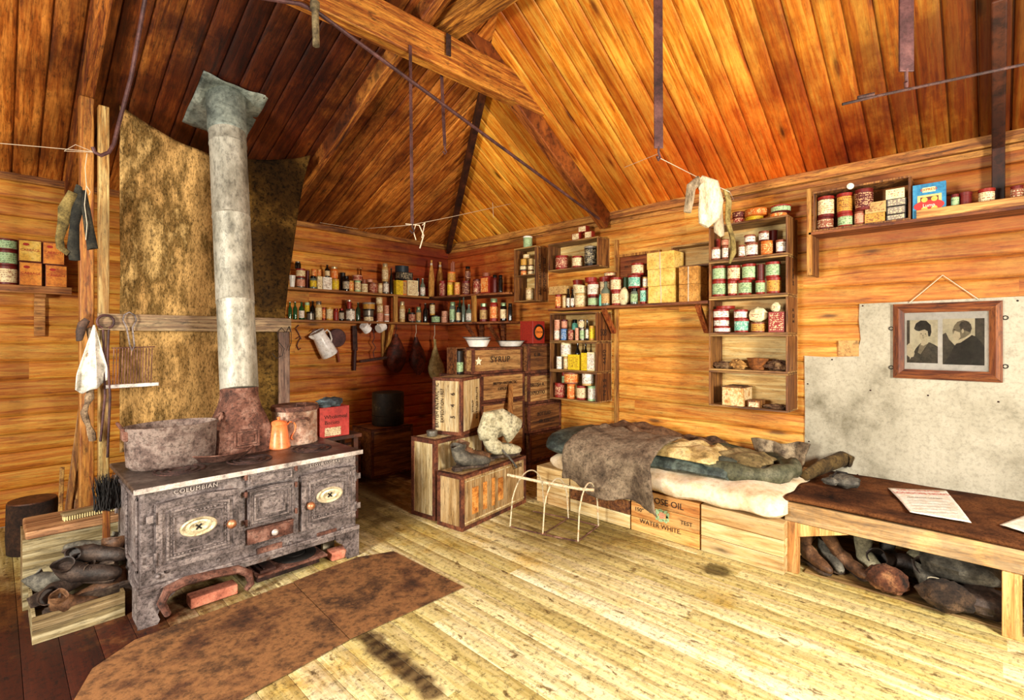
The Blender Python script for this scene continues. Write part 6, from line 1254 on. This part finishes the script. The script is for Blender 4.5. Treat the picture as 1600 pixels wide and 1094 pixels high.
# sleeping bag: swollen head, flat middle and a rolled open rim
bag = MB(); rg = []
for i in range(31):
    f = i / 30; y = 2.86 - f * 1.55; qq = min(1, (f + .003) / .11); qq = math.sqrt(1 - (1 - qq) ** 2)
    wd = (.40 - .06 * f) * max(.08, qq); hh = (.125 - .05 * f) * max(.1, qq); cx_ = 3.62 + .16 * f; zc = .49 + .02 * (1 - f)
    rg.append([Vector((cx_ + wd * math.copysign(abs(math.cos(a)) ** .8, math.cos(a)), y, max(.475, zc + hh * math.sin(a) * 1.15) if a < math.pi else zc + hh * math.sin(a) * .55)) for a in [2 * math.pi * k / 24 for k in range(24)]])
bag.rings(rg); roughen(bag, .022, 6); roughen(bag, .007, 20)
sb_ = thing('sleeping_bag', 'dark blue-green oilskin sleeping bag stretched on the mattress', 'sleeping bag', (3.6, 2.8, .47)); bag.build('bag', M_BAG, sb_, (3.6, 2.8, .47))
rim = MB(); pts = []
for k in range(26):
    a = 2 * math.pi * k / 26; pts.append(Vector((3.80 + .27 * math.cos(a), 1.42 + .42 * math.copysign(abs(math.sin(a)) ** .8, math.sin(a)), .525 + .012 * math.sin(3 * a))))
rim.tube(pts, [.058 + .012 * math.sin(k * 1.9) for k in range(26)], 14, closed=True); roughen(rim, .012, 14); rim.build('rolled_rim', M_BAGG, sb_, (3.6, 2.8, .47))
# fur throw over the front
M_FUR = grime('brown_fur', ['#2a2018', '#5c4c3c', '#8c7a64', '#4c3e30'], scale=4, rough=.95, speck=.6, specksc=14, bmp=1.0)
def furf(u, v):
    s = v * 1.0; top = .56; hang = max(0, s - top); k = min(s, top) / top
    x = 3.74 - .56 * k; y = 2.46 - u * .70 - (.10 * u * v ** 2) + .05 * (1 - u) * v
    z = .685 - .015 * math.sin(u * 4) - .035 * u - .11 * k ** 4 - hang * (.60 + .10 * u) + .02 * (1 - k) * N1(u * 4, v * 4, 1)
    x = x - .025 * min(1, hang * 6) + .035 * math.sin(u * 9 + 1) * min(1, hang * 3) + .015 * N1(u * 5, v * 5, 3)
    return Vector((x, y, z + .015 * N1(u * 6, v * 6, 9) + .02 * math.sin(u * 11) * (v > .93)))
b = MB(); cloth(b, furf, 46, 60); roughen(b, .006, 30)
tag(b.build('fur_throw', M_FUR, off=(3.5, 2.2, .5), solid=.012), 'shaggy brown fur throw hanging over the front of the bed', 'fur')
b = MB()
def canvf(u, v):
    y = 2.50 - u * .55; z = .37 - v * (.10 + .06 * u); return Vector((3.245 + .012 * math.sin(u * 12), y, z))
# brown blankets behind and tan cloths on the bag
M_BLK = grime('brown_blanket', ['#2a1a10', '#6a4c34', '#94765a'], scale=6, rough=.95, speck=.55, bmp=.9); M_TANC = grime('tan_cloth', ['#6a5228', '#b89c60', '#dcc48c', '#8c7444'], scale=6, rough=.95, speck=.4, bmp=.6)
def heap(lab, x0, x1, y0, y1, z, hgt, mat, seed, nm='blanket'):
    b = MB()
    def f(u, v):
        x = x0 + (x1 - x0) * u + .04 * N1(u * 2, v * 3, seed); y = y0 + (y1 - y0) * v + .05 * N1(u * 3, v * 2, seed + 4)
        e = min(1, min(u, 1 - u) * 5) ** .6 * min(1, min(v, 1 - v) * 5) ** .6
        rr = math.sin((u * 3 + v * 7) * 2.4 + 3 * N1(u * 2, v * 2, seed)) * .25 + N1(u * 4, v * 5, seed + 1)
        return Vector((x, y, z + hgt * e * (.75 + .35 * rr)))
    cloth(b, f, 40, 40); tag(b.build(nm, mat, off=((x0 + x1) / 2, (y0 + y1) / 2, z), solid=.008), lab, 'blanket' if nm == 'blanket' else 'cloth')
heap('dark brown blanket heaped along the wall side of the bed head', 3.72, 4.20, 1.95, 2.62, .585, .10, M_BLK, 2)
heap('rusty brown blanket along the wall in the middle of the bed', 3.95, 4.28, 1.55, 2.1, .50, .12, M_BLK, 5)
heap('tan cloth spread over the middle of the sleeping bag', 3.44, 3.95, 1.42, 1.92, .565, .075, M_TANC, 8, 'cloth')
heap('olive cloth in the hollow of the rolled sleeping bag rim', 3.62, 4.02, 1.14, 1.62, .55, .06, grime('olive_cloth', ['#3a2e18', '#7a6840', '#a8946a'], scale=6, rough=.95, speck=.5), 13, 'cloth')
# stiff folded canvas standing at the bench end of the bed
cv = thing('folded_canvas', 'stiff brown folded canvas standing upright against the wall', 'canvas', (4.18, 1.02, .47)); b = MB()
def cvf(u, v):
    A_ = Vector((4.22, 1.35, .46)).lerp(Vector((4.12, 1.02, .44)), u); B_ = onX(1174, 684, 4.25).lerp(onX(1268, 694, 4.18), u)
    p = A_.lerp(B_, v); return p + Vector((-.035 * abs(math.sin(u * 8)) - .01, 0, .012 * math.sin(u * 9) * v))
cloth(b, cvf, 30, 20); roughen(b, .008, 9); b.build('sheet', grime('brown_canvas', ['#2c241a', '#6a5844', '#a08e72', '#54463a'], scale=5, rough=.9, speck=.6, bmp=.8), cv, (4.18, 1.02, .47), solid=.012)

# ------------------------------------------------------------------ grey sheet on the wall, picture
M_SHEET = grime('grey_wall_canvas', ['#6e6856', '#a09a88', '#b4ae9c', '#8e8876'], scale=1.6, rough=.95, speck=.22, specksc=26, bmp=.25, spec=.1)
pts = [(1343, 475), (1600, 463), (1760, 455), (1760, 880), (1600, 790), (1335, 745), (1257, 736), (1258, 640), (1257, 556), (1290, 558), (1338, 557), (1345, 530), (1342, 500)]
PP = [onX(x, y, XR - .018) for x, y in pts]; b = MB(); n = len(PP)
b.add([(XR - .020, p.y, p.z) for p in PP] + [(XR - .012, p.y, p.z) for p in PP], [tuple(range(n)), tuple(reversed(range(n, 2 * n)))] + [(i, (i+1) % n, (i+1) % n + n, i + n) for i in range(n)])
cs_ = thing('wall_sheet', 'large grey canvas sheet tacked to the wall above the bench', 'sheet', (XR - .02, PP[6].y, PP[6].z)); b.build('canvas', M_SHEET, cs_, (XR - .02, PP[6].y, PP[6].z))
for x, y in ((1348, 478), (1400, 520), (1300, 562), (1262, 600), (1264, 690), (1590, 470), (1480, 768), (1340, 742), (1360, 610), (1450, 618), (1560, 628)):
    q = onX(x, y, XR - .021); b = MB(); b.lathe([(0, -.002), (.006, -.001), (.004, .003), (0, .004)], 10, M=Matrix.Translation(q - cs_.location) @ Matrix.Rotation(-math.pi/2, 4, 'Y')); b.build('tack', M_RUSTD, cs_)
A_ = onX(1310, 532, XR - .022); B_ = onX(1342, 557, XR - .022); b = MB(); b.box((XR - .024, B_.y, B_.z), (XR - .0125, A_.y, A_.z)); tag(b.build('brown_patch', grime('brown_paper', ['#a87c44', '#c89c60'], scale=8), off=(XR - .02, B_.y, B_.z)), 'small square of brown paper at the notch of the grey sheet', 'paper')
A_ = onX(1395, 478, XR - .05); B_ = onX(1567, 598, XR - .05); zt_, zb0 = 1.675, 1.168; ya_, yb_ = A_.y, B_.y
pf = thing('framed_portraits', 'dark oak frame with two sepia portraits hung by a cord', 'picture', (XR - .045, yb_, zb0)); W_ = ya_ - yb_; Hh = zt_ - zb0
M_OAK = wood('oak_frame', '#9a5a28', '#6a3416', '#280f08', 'y', speck=.7, knots=0, rough=.6, bmp=.6); M_OAKZ = wood('oak_frame_side', '#9a5a28', '#6a3416', '#280f08', 'z', speck=.7, knots=0, rough=.6, bmp=.4)
fw = .062
def mitre(side):
    b = MB(); o_ = [(0, 0), (W_, 0), (W_, Hh), (0, Hh)]; i_ = [(fw, fw), (W_ - fw, fw), (W_ - fw, Hh - fw), (fw, Hh - fw)]
    a, c_ = side, (side + 1) % 4; q = [o_[a], o_[c_], i_[c_], i_[a]]; m_ = [tuple((q[0][k] + q[3][k]) / 2 for k in (0, 1)), tuple((q[1][k] + q[2][k]) / 2 for k in (0, 1))]
    vs = [(.030, *q[0]), (.030, *q[1]), (0.004, *q[0]), (.004, *q[1]), (-.008, *m_[0]), (-.008, *m_[1]), (.008, *q[3]), (.008, *q[2]), (.03, *q[3]), (.03, *q[2])]
    b.add(vs, [(0, 1, 3, 2), (2, 3, 5, 4), (4, 5, 7, 6), (6, 7, 9, 8), (0, 2, 4, 6, 8), (1, 9, 7, 5, 3)]); return b
for s_i in range(4): mitre(s_i).build('frame_side', M_OAK if s_i % 2 == 0 else M_OAKZ, pf)
b = MB(); b.box((.018, fw, fw), (.022, W_ - fw, Hh - fw)); b.build('mount', grime('grey_mount', ['#c4c8c4', '#f0f2f0'], scale=4, speck=.15), pf)
def portrait(y_hi, y_lo, z0, z1, shapes, nm):
    bb = MB(); bb.box((.0165, y_lo, z0), (.018, y_hi, z1)); ph = bb.build(nm, grime('photo_ground', ['#a8a488', '#d4d0b4', '#e0dcc4'], scale=7, speck=.1), pf)
    for k, (nm2, tone, P) in enumerate(shapes):
        b = MB(); n = len(P); X = .0163 - .0003 * k; b.add([(X, y_hi - u * (y_hi - y_lo), z0 + v * (z1 - z0)) for u, v in P], [tuple(range(n))]); b.build(nm2, grime('photo_' + tone, {'k': ['#1c1a16', '#3c3830'], 'm': ['#6c6654', '#948c74'], 'l': ['#c4bc9c', '#dcd4b8'], 'd': ['#2c2a24', '#5c564a']}[tone], scale=30, speck=.2), ph)
def ell(cx_, cy_, a, c_, n=20, t0=0.0): return [(cx_ + a * math.cos(2*math.pi*k/n + t0), cy_ + c_ * math.sin(2*math.pi*k/n + t0)) for k in range(n)]
wi, hi_ = W_ - 2 * fw, Hh - 2 * fw
portrait(fw + wi * .971, fw + wi * .585, fw + .045, Hh - fw - .05, [('dark_edge', 'd', [(0, 0), (.10, 0), (.10, 1), (0, 1)]), ('dress', 'd', [(.05, 0), (.12, .10), (.3, .34), (.42, .44), (.5, .47), (.75, .48), (.92, .42), (1, .38), (1, 0)]), ('scarf', 'm', [(.36, .24), (.44, .46), (.52, .47), (.68, .45), (.45, .20)]), ('neck', 'l', [(.46, .42), (.50, .56), (.66, .58), (.70, .46), (.55, .40)]), ('face', 'l', ell(.55, .66, .14, .15)), ('hair', 'k', [(.24, .80), (.30, .92), (.45, 1.0 * .99), (.64, .98), (.78, .88), (.80, .72), (.76, .62), (.70, .62), (.68, .74), (.58, .78), (.40, .74), (.30, .76)]), ('hand', 'l', [(0, .18), (.0, .40), (.08, .46), (.18, .40), (.26, .22), (.22, .14), (.10, .12)]), ('eye', 'k', ell(.47, .68, .018, .012, 8)), ('eye', 'k', ell(.61, .675, .018, .012, 8)), ('mouth', 'm', ell(.54, .585, .035, .01, 8)), ('nose', 'm', ell(.53, .635, .014, .03, 8))], 'portrait_photo')
portrait(fw + wi * .527, fw + wi * .048, fw + .04, Hh - fw - .045, [('dark_edge', 'd', [(.78, .3), (1, .3), (1, 1), (.78, 1)]), ('chair_shadow', 'd', [(0, 0), (0, .66), (.08, .70), (.16, .55), (.30, .42), (.3, 0)]), ('coat', 'k', [(.02, 0), (.14, .16), (.30, .42), (.40, .52), (.66, .66), (.78, .62), (.92, .50), (1, .40), (1, 0)]), ('collar', 'l', [(.34, .46), (.42, .54), (.66, .68), (.70, .64), (.44, .48)]), ('head', 'm', [(.40, .54), (.28, .60), (.25, .68), (.24, .74), (.28, .84), (.36, .93), (.50, .97), (.64, .93), (.70, .82), (.68, .68), (.56, .60)]), ('hair', 'd', [(.40, .86), (.46, .93), (.58, .95), (.68, .88), (.71, .78), (.66, .70), (.56, .74), (.44, .76)]), ('beard', 'l', [(.24, .62), (.30, .74), (.42, .70), (.44, .60), (.36, .52), (.28, .55)]), ('ear', 'l', ell(.49, .73, .03, .05, 10)), ('brow', 'k', ell(.29, .76, .03, .01, 8))], 'portrait_photo')
g_ = MB(); g_.box((.011, fw - .01, fw - .01), (.0125, W_ - fw + .01, Hh - fw + .01)); gm, gt2, gb = start('picture_glass'); gb.inputs['Base Color'].default_value = (1, 1, 1, 1); gb.inputs['Transmission Weight'].default_value = 1; gb.inputs['Roughness'].default_value = .02; gb.inputs['IOR'].default_value = 1.05; g_.build('glazing', gm, pf)
N_ = onX(1473, 430, XR - .03); A2 = onX(1421, 473, XR - .03); B2 = onX(1529, 468, XR - .03)
b = MB(); b.tube([A2 - pf.location, N_ - pf.location, B2 - pf.location], .0035, 6); b.build('cord', M_TWINE, pf)
for zz, yy in ((.34, W_ + .012), (.07, W_ + .012), (.40, -.012), (.10, -.012)): b = MB(); b.tube([(.02, yy + .012 * math.cos(a), zz + .012 * math.sin(a)) for a in [k * math.pi / 4 for k in range(8)]], .003, 6, closed=True); b.build('screw_eye', M_BLACK, pf)

# ------------------------------------------------------------------ bench with felt top, papers, cap, and boots below
bn = thing('bench', 'long plank bench with dark felt seat and pale painted front rail', 'bench', (3.40, -.5, 0)); zt2 = .43
M_RAILP = wood('pale_bench_rail', '#f0d8a4', '#d0ac70', '#7c6448', 'y', speck=.45, knots=.3, stains='#56524a', stainamt=.7, stainsc=5)
M_LEGP = wood('pale_bench_leg', '#eec07c', '#cc9450', '#7a4c20', 'z', speck=.45, knots=.3)
M_FELT = grime('brown_felt', ['#1c0e08', '#4c2c18', '#6e4426', '#38200f'], scale=3, rough=.98, speck=.55, specksc=30, bmp=.9, spec=.1)
yE = .935
b = MB(); b.box((0, 0, zt2 - .115), (.035, yE + .5, zt2)); b.build('front_rail', M_RAILP, bn, bev=.004)
def ff(u, v): 
    x = 3.405 + u * (4.32 - 3.405); y = -.5 + v * (yE + .5 + .005); return Vector((x, y, zt2 + .016 + .006 * math.sin(x * 22 + 3 * N1(x, y * 2, 1)) * (1 - u) ** .5 + .005 * N1(x * 5, y * 3, 2)))
b = MB(); cloth(b, ff, 40, 60); b.build('felt_cover', M_FELT, bn, (3.40, -.5, 0), solid=.02)
b = MB(); b.box((.035, .01, zt2 - .03), (.93, yE + .5 - .01, zt2 - .001)); b.build('seat_board', M_SHY, bn)
for yy in (yE + .5 - .075, onX(1563, 900, 3.40).y + .5 - .075): b = MB(); b.box((.002 if yy > 1 else -.012, yy, 0), (.05, yy + .07, zt2 - .116)); b.build('leg', M_LEGP, bn, bev=.004)
for yy in (yE + .5 - .06, .35): b = MB(); b.box((.86, yy, 0), (.91, yy + .05, zt2 - .03)); b.build('leg', M_LEGP, bn, bev=.004)
b = MB(); y0 = yE + .5 - .075; b.add([(x, y, z) for x in (.006, .03) for y, z in ((y0, zt2 - .118), (y0, zt2 - .20), (y0 - .26, zt2 - .118))], [(0, 1, 2), (5, 4, 3), (0, 3, 4, 1), (1, 4, 5, 2), (2, 5, 3, 0)]); b.build('corner_bracket', M_LEGP, bn)
b = MB(); b.box((.90, .01, .12), (.925, yE + .48, .33)); b.build('back_board', M_BOXO, bn)
# dirt kerb board on the floor under the bench front
b = MB(); b.box((3.455, -.5, .0), (4.24, .84, .012)); tag(b.build('footboard', wood('trodden_board', '#c0a870', '#8a7246', '#3c2c18', 'y', speck=.6), off=(3.4, -.5, 0), bev=.003), 'low trodden board lying on the floor under the bench', 'board')
def paper(lab, C4, z, dz, extra=None):
    P = [onZ(x, y, z) for x, y in C4]; b = MB(); cx_ = sum((p.x for p in P)) / 4; cy_ = sum((p.y for p in P)) / 4
    def f(u, v): q = P[0].lerp(P[1], u).lerp(P[3].lerp(P[2], u), v); return Vector((q.x, q.y, z + .006 + dz * (math.sin(v * math.pi) * .5 + v * v * .3) + .003 * N1(u * 4, v * 4, 3)))
    cloth(b, f, 16, 16); o = thing('newspaper', lab, 'newspaper', (cx_, cy_, z), 0, 'newspapers on the bench'); b.build('sheet', printed('newsprint', '#f4f0e8', '#9a948c', 1.2, amt=.35), o, (cx_, cy_, z), solid=.001)
    return o, f, P
z = zt2 + .027
o, f, P = paper('newspaper with a red title lying askew on the middle of the bench', [(1387, 764), (1478, 768), (1518, 820), (1422, 803)], z, .012)
ang = math.atan2((P[1] - P[0]).y, (P[1] - P[0]).x)
for txt, v, sz, mt in (('THE ILLUSTRATED', .10, .030, plain('title_red', '#c03c34')), ('LONDON NEWS', .22, .042, plain('title_red', '#c03c34')), ('ANTARCTIC NUMBER', .40, .020, M_INK)):
    q = f(.5, v); letter(txt, sz, mt, o, Vector((q.x, q.y, q.z + .004)) - o.location, rz=ang, rx=.05, ext=.0002)
for k in range(5):
    q = f(.5, .52 + k * .09); b = MB(); b.box((-.105, -.003, 0), (.105, .003, .0006), M=Matrix.Translation(Vector((q.x, q.y, q.z + .004)) - o.location) @ Matrix.Rotation(ang, 4, 'Z')); b.build('print_line', plain('pale_print', '#a8a49c'), o)
paper('newspaper at the picture edge lying open on the bench', [(1562, 822), (1640, 792), (1720, 820), (1640, 850)], z, .012)
cap = thing('rolled_cap', 'brown rolled wool cap lying on the bench near the bed', 'cap', onZ(1292, 742, z)); b = MB(); oc = cap.location
b.tube([onZ(1258, 752, z) - oc + Vector((0, 0, .04)), onZ(1285, 744, z) - oc + Vector((0, 0, .07)), onZ(1318, 738, z) - oc + Vector((0, 0, .10)), onZ(1330, 741, z) - oc + Vector((0, 0, .09))], [.035, .05, .055, .04], 16, flat=.8); roughen(b, .012, 14)
b.build('crown', grime('brown_wool', ['#201408', '#4c3a1c', '#6e5830'], scale=10, rough=.98, speck=.6, bmp=.9), cap)
mi = thing('leather_mitten', 'dark grey leather mitten resting against the rolled cap', 'mitten', onZ(1320, 762, z)); b = MB(); lump(b, (0, 0, .045), (.075, .09, .042), .22, 2.2, 4); b.build('palm', M_LEAG, mi)
b = MB(); lump(b, (-.06, .07, .04), (.03, .05, .025), .2, 2.2, 6); b.build('thumb', M_LEAG, mi); b = MB(); b.tube([(-.05, .06, .07), (.02, .05, .095), (.07, .0, .08)], .006, 6); b.build('strap', M_BLACK, mi)
# boots and skins under the bench
M_FELTB = grime('grey_felt_boot', ['#4a4436', '#8c8468', '#b4ac90'], scale=7, rough=.95, speck=.5, bmp=.7)
BG = 'old footwear under the bench'
def ub(px, py, rot, L, Ht, mat, sr, lab, seed, z=.016, lace=False, dx=0): 
    q = onZ(px, py, z); return boot('boot', lab, (q.x + dx, q.y, z), E3(*rot), L, Ht, mat, M_SOLE, sr, seed=seed, grp=BG, lace=lace)
ub(1260, 880, (0, 0, 232), .25, .22, M_LEAB, .06, 'brown boot right behind the inner bench leg', 1)
ub(1290, 878, (0, 0, 215), .25, .15, M_LEAG, .055, 'black low boot behind the leaning long boot', 2)
ub(1322, 884, (30, 0, 228), .24, .35, M_LEAB, .062, 'long brown boot leaning over beside the tall felt boot', 3, .04)
ub(1352, 893, (0, 0, 222), .27, .375, M_FELTB, .078, 'tall pale felt boot standing upright under the bench', 4)
ub(1385, 885, (-12, 0, 232), .25, .28, M_LEAG, .06, 'dark grey boot right behind the tall felt boot', 5, .03)
q = onZ(1386, 925, .016); fb = thing('fur_slipper', 'round shaggy fur slipper in front under the bench', 'slipper', q); b = MB(); lump(b, (0, 0, .075), (.085, .10, .072), .15, 3.2, 7, sub=(26, 18)); roughen(b, .006, 40); b.build('slipper', grime('rusty_fur', ['#1c0e08', '#5c3420', '#a87850'], scale=10, rough=.98, speck=.6, bmp=1), fb)
ub(1446, 925, (0, 0, 222), .28, .14, M_LEAG, .055, 'grey laced shoe with tied pale lace bow', 8, .016, True)
q = onZ(1446, 925, .016)
b = MB(); pl = Vector((q.x - .09, q.y - .07, .125)); b.tube([pl + Vector((-.0, .04 * math.sin(a) - .0, .018 * math.cos(a))) + Vector((0, .02 * math.cos(a / 2), 0)) for a in [k * math.pi / 6 for k in range(12)]], .003, 6, closed=True); tag(b.build('lace_bow', M_LACE, off=pl), 'pale bow of shoelace lying on the grey laced shoe', 'shoelace')
ub(1412, 880, (72, 0, 250), .30, .24, M_LEA, .055, 'long black boot lying across the back of the heap', 9, .07)
ub(1470, 892, (70, 8, 258), .30, .20, M_LEA, .055, 'black boot lying on its side on top of the laced shoe', 10, .10)
for px, py, rad, lab, mt, zz in ((1500, 915, (.13, .17, .085), 'grey-brown folded hide on top of the heap by the outer leg', M_LEAG, .20), (1492, 890, (.10, .22, .05), 'flat tan hide along the back of the heap', M_FELTB, .14)):
    q = onZ(px, py, .10); b = MB(); lump(b, (0, 0, 0), rad, .22, 2.0, px, ridge=.1); o = b.build('folded_hide', mt, loc=(q.x, q.y, zz)); tag(o, lab, 'hide', 'hides under the bench')
q = onZ(1480, 952, .02); b = MB(); lump(b, (0, 0, .075), (.10, .12, .075), .2, 2.4, 21, sub=(24, 16)); roughen(b, .010, 24); tag(b.build('fur_mitten', grime('black_fur', ['#0a0806', '#2c2018', '#5a4430'], scale=9, rough=.98, speck=.6, bmp=1), loc=(q.x, q.y, .014)), 'black fur mitten with brown cuff in front of the hides', 'mitten')
q = onZ(1530, 958, .02); b = MB(); lump(b, (0, 0, .07), (.11, .14, .07), .2, 2.4, 22, sub=(24, 16)); tag(b.build('fur_mitten', M_LEA, loc=(q.x, q.y - .02, .014)), 'dark leather mitten lying beside the outer bench leg', 'mitten')

# ------------------------------------------------------------------ irons hanging from the roof
def strap(lab, p_top, p_bot, wd, th, mat=M_STRAP, hook=True, rz=0):
    P, Q = Vector(p_top), Vector(p_bot); o = thing('hanging_strap', lab, 'iron strap', Q); b = MB(); u = Vector((math.cos(rz), math.sin(rz), 0))
    b.beam(Q - Q, P - Q, wd, th, (math.sin(-rz) , math.cos(rz), 0)); b.build('strap', mat, o, bev=.002)
    if hook:
        b = MB(); b.tube([(0, 0, .01), (0, 0, -.02), (.016, 0, -.042), (.0, 0, -.060), (-.018, 0, -.046)], .006, 8); b.build('hook', mat, o)
    return o
def under_r(px, py, t):      # a point at depth t along a sight line
    return onD(px, py, t)
q = onD(1029, 232, 2.55); zt_ = zr(q.x) - .01; strap('broad iron strap with hook hanging before the orange ceiling boards', (q.x - .01, q.y, zt_), q, .046, .008, rz=-TH)
q = onD(1416, 112, 1.9); strap('short broad iron strap hanging over the long rod', (q.x, q.y, zr(q.x) - .01), q, .055, .008, rz=-TH)
q1 = onD(1316, 163, 1.95); q2 = onD(1640, 92, 1.78); b = MB(); b.tube([q1, onD(1370, 150, 1.92), onD(1500, 122, 1.85), q2], .0055, 8); b.tube([onD(1340, 153, 1.94), onD(1366, 147, 1.92)], .008, 8)
tag(b.build('curtain_rod', M_RUSTD, off=q1), 'long thin dark rod slung under the side ceiling', 'rod')
yc = YT - .03
q = onY(637, 90, yc - .05); r_ = onY(644, 350, yc - .05); strap('long narrow iron strap hanging from the collar beam', (q.x + .02, q.y, 3.36), r_, .022, .008, rz=0)
q = onY(690, 112, yc + .1); r_ = onY(695, 228, yc + .1); strap('shorter iron strap with open hook behind the collar beam', (q.x, q.y, 3.36), r_, .026, .008, rz=0)
q = onY(492, 25, yc - .1); r_ = onY(494, 72, yc - .1); b = MB(); b.tube([(q.x, q.y, 3.30), r_], .019, 10); b.tube([(q.x, q.y, 3.26), (q.x, q.y, 3.30)], .026, 10); tag(b.build('pipe_stub', grime('old_pipe', ['#2c2418', '#5c5038', '#8a7c58'], scale=12), off=r_), 'short vertical pipe stub hanging from the end of the collar beam', 'pipe')
b = MB(); b.tube([onY(395, -6, yc - .07), onY(470, 6, yc - .07), onY(500, 22, yc - .07), onY(936, 342, YT - .075) + Vector((0, 0, 0))], .012, 8); tag(b.build('tie_rod', M_STRAP, off=onY(500, 22, yc)), 'long slanting iron tie rod from collar beam to rafter foot', 'rod')
q = onY(700, 72, yc - .055); b = MB(); b.box((q.x - .02, q.y - .012, q.z - .07), (q.x + .02, q.y, q.z + .08)); tag(b.build('iron_bracket', M_RUSTD, off=q, bev=.003), 'small dark iron bracket bolted on the collar beam face', 'bracket')
# strings
b = MB(); b.tube([onY(640, 352, yc), onY(700, 340, yc + .3), onX(800, 318, 4.0), onX(960, 268, 4.0), onX(1029, 240, 3.6)], .002, 5); tag(b.build('string', M_TWINE, off=onY(640, 352, yc)), 'pale string stretched from the long strap to the broad strap', 'string')
b = MB(); b.tube([onY(634, 350, yc - .05), onY(655, 352, yc - .05), onY(662, 368, yc - .05), onY(656, 388, yc - .05)], .004, 5); b.tube([onY(650, 350, yc - .05), onY(646, 362, yc - .05), onY(650, 375, yc - .05)], .003, 5); b.tube([onY(660, 352, yc - .05), onY(664, 348, yc - .05), onY(659, 372, yc - .05)], .003, 5)
tag(b.build('rag_knot', M_TWINE, off=onY(655, 352, yc)), 'knotted pale rag ends at the hook of the long strap', 'rag')
b = MB(); b.tube([onY(500, 348, 5.2), onY(560, 358, 5.2), onY(640, 352, yc)], .0018, 5); tag(b.build('string', M_TWINE, off=onY(560, 358, 5.2)), 'thin string from the back wall eave to the long strap', 'string')
b = MB(); b.tube([onX(770, 232, 3.9), onX(768, 290, 3.9), onX(771, 340, 3.9)], .002, 5); b.tube([onX(770, 232, 3.9), onX(784, 250, 3.9), onX(788, 236, 3.9)], .002, 5); tag(b.build('string', M_TWINE, off=onX(770, 232, 3.9)), 'loose string dangling below the slanting tie rod', 'string')

# ------------------------------------------------------------------ woollen stockings above the tall bookcase
M_WOOL = grime('cream_wool', ['#9c8c6c', '#dccfae', '#efe6cc'], scale=9, stretch=(2, 2, .6), rough=.98, speck=.45, bmp=.9); M_WOOLG = grime('grey_brown_wool', ['#5c4c38', '#a8967a', '#c8b898'], scale=9, stretch=(2, 2, .6), rough=.98, speck=.5, bmp=.9); M_WOOLO = grime('olive_brown_wool', ['#4a3a1c', '#8c7a44', '#b8a468'], scale=9, rough=.98, speck=.5, bmp=.9)
TS = 3.45
def sock(lab, pts, rr, mat, flat=.45, seed=0):
    P = [onD(x, y, TS + (dz if len(e) else 0)) for x, y, *e in pts for dz in [e[0] if e else 0]]; o = thing('stocking', lab, 'stocking', P[0], 0, 'woollen stockings on the line'); b = MB()
    b.tube([p - P[0] for p in P], rr, 16, flat=flat); roughen(b, .012, 12, seed=seed); b.build('knit', mat, o); return o, P
o, P = sock('cream ribbed stocking folded over the line, widest of the bunch', [(1092, 280), (1106, 290), (1112, 315), (1108, 335), (1098, 352)], [.03, .075, .088, .08, .035], M_WOOL, seed=1)
b = MB(); P2 = [onD(x, y, TS - .02) for x, y in ((1094, 280), (1080, 292), (1077, 315), (1074, 332))]; b.tube([p - P[0] for p in P2], [.03, .034, .03, .026], 12, flat=.6); b.build('cuff', M_WOOLG, o)
sock('grey-brown stocking in the middle of the bunch', [(1112, 290, .03), (1124, 305, .03), (1122, 335, .03), (1124, 362, .03), (1128, 370, .03)], [.02, .035, .04, .035, .015], M_WOOLG, seed=2)
sock('olive stocking hanging lowest with a pointed toe', [(1134, 296, .02), (1139, 315, .02), (1136, 345, .02), (1146, 375, .02), (1145, 395, .02), (1139, 412, .02)], [.028, .034, .032, .038, .034, .012], M_WOOLO, seed=3)
b = MB(); b.tube([onD(1029, 246, TS - .7), onD(1090, 277, TS), onD(1140, 300, TS), onX(1146, 312, 4.30)], .0025, 5); tag(b.build('drying_line', M_TWINE, off=onD(1090, 277, TS)), 'thin line carrying the stockings from the broad strap to the wall', 'line')
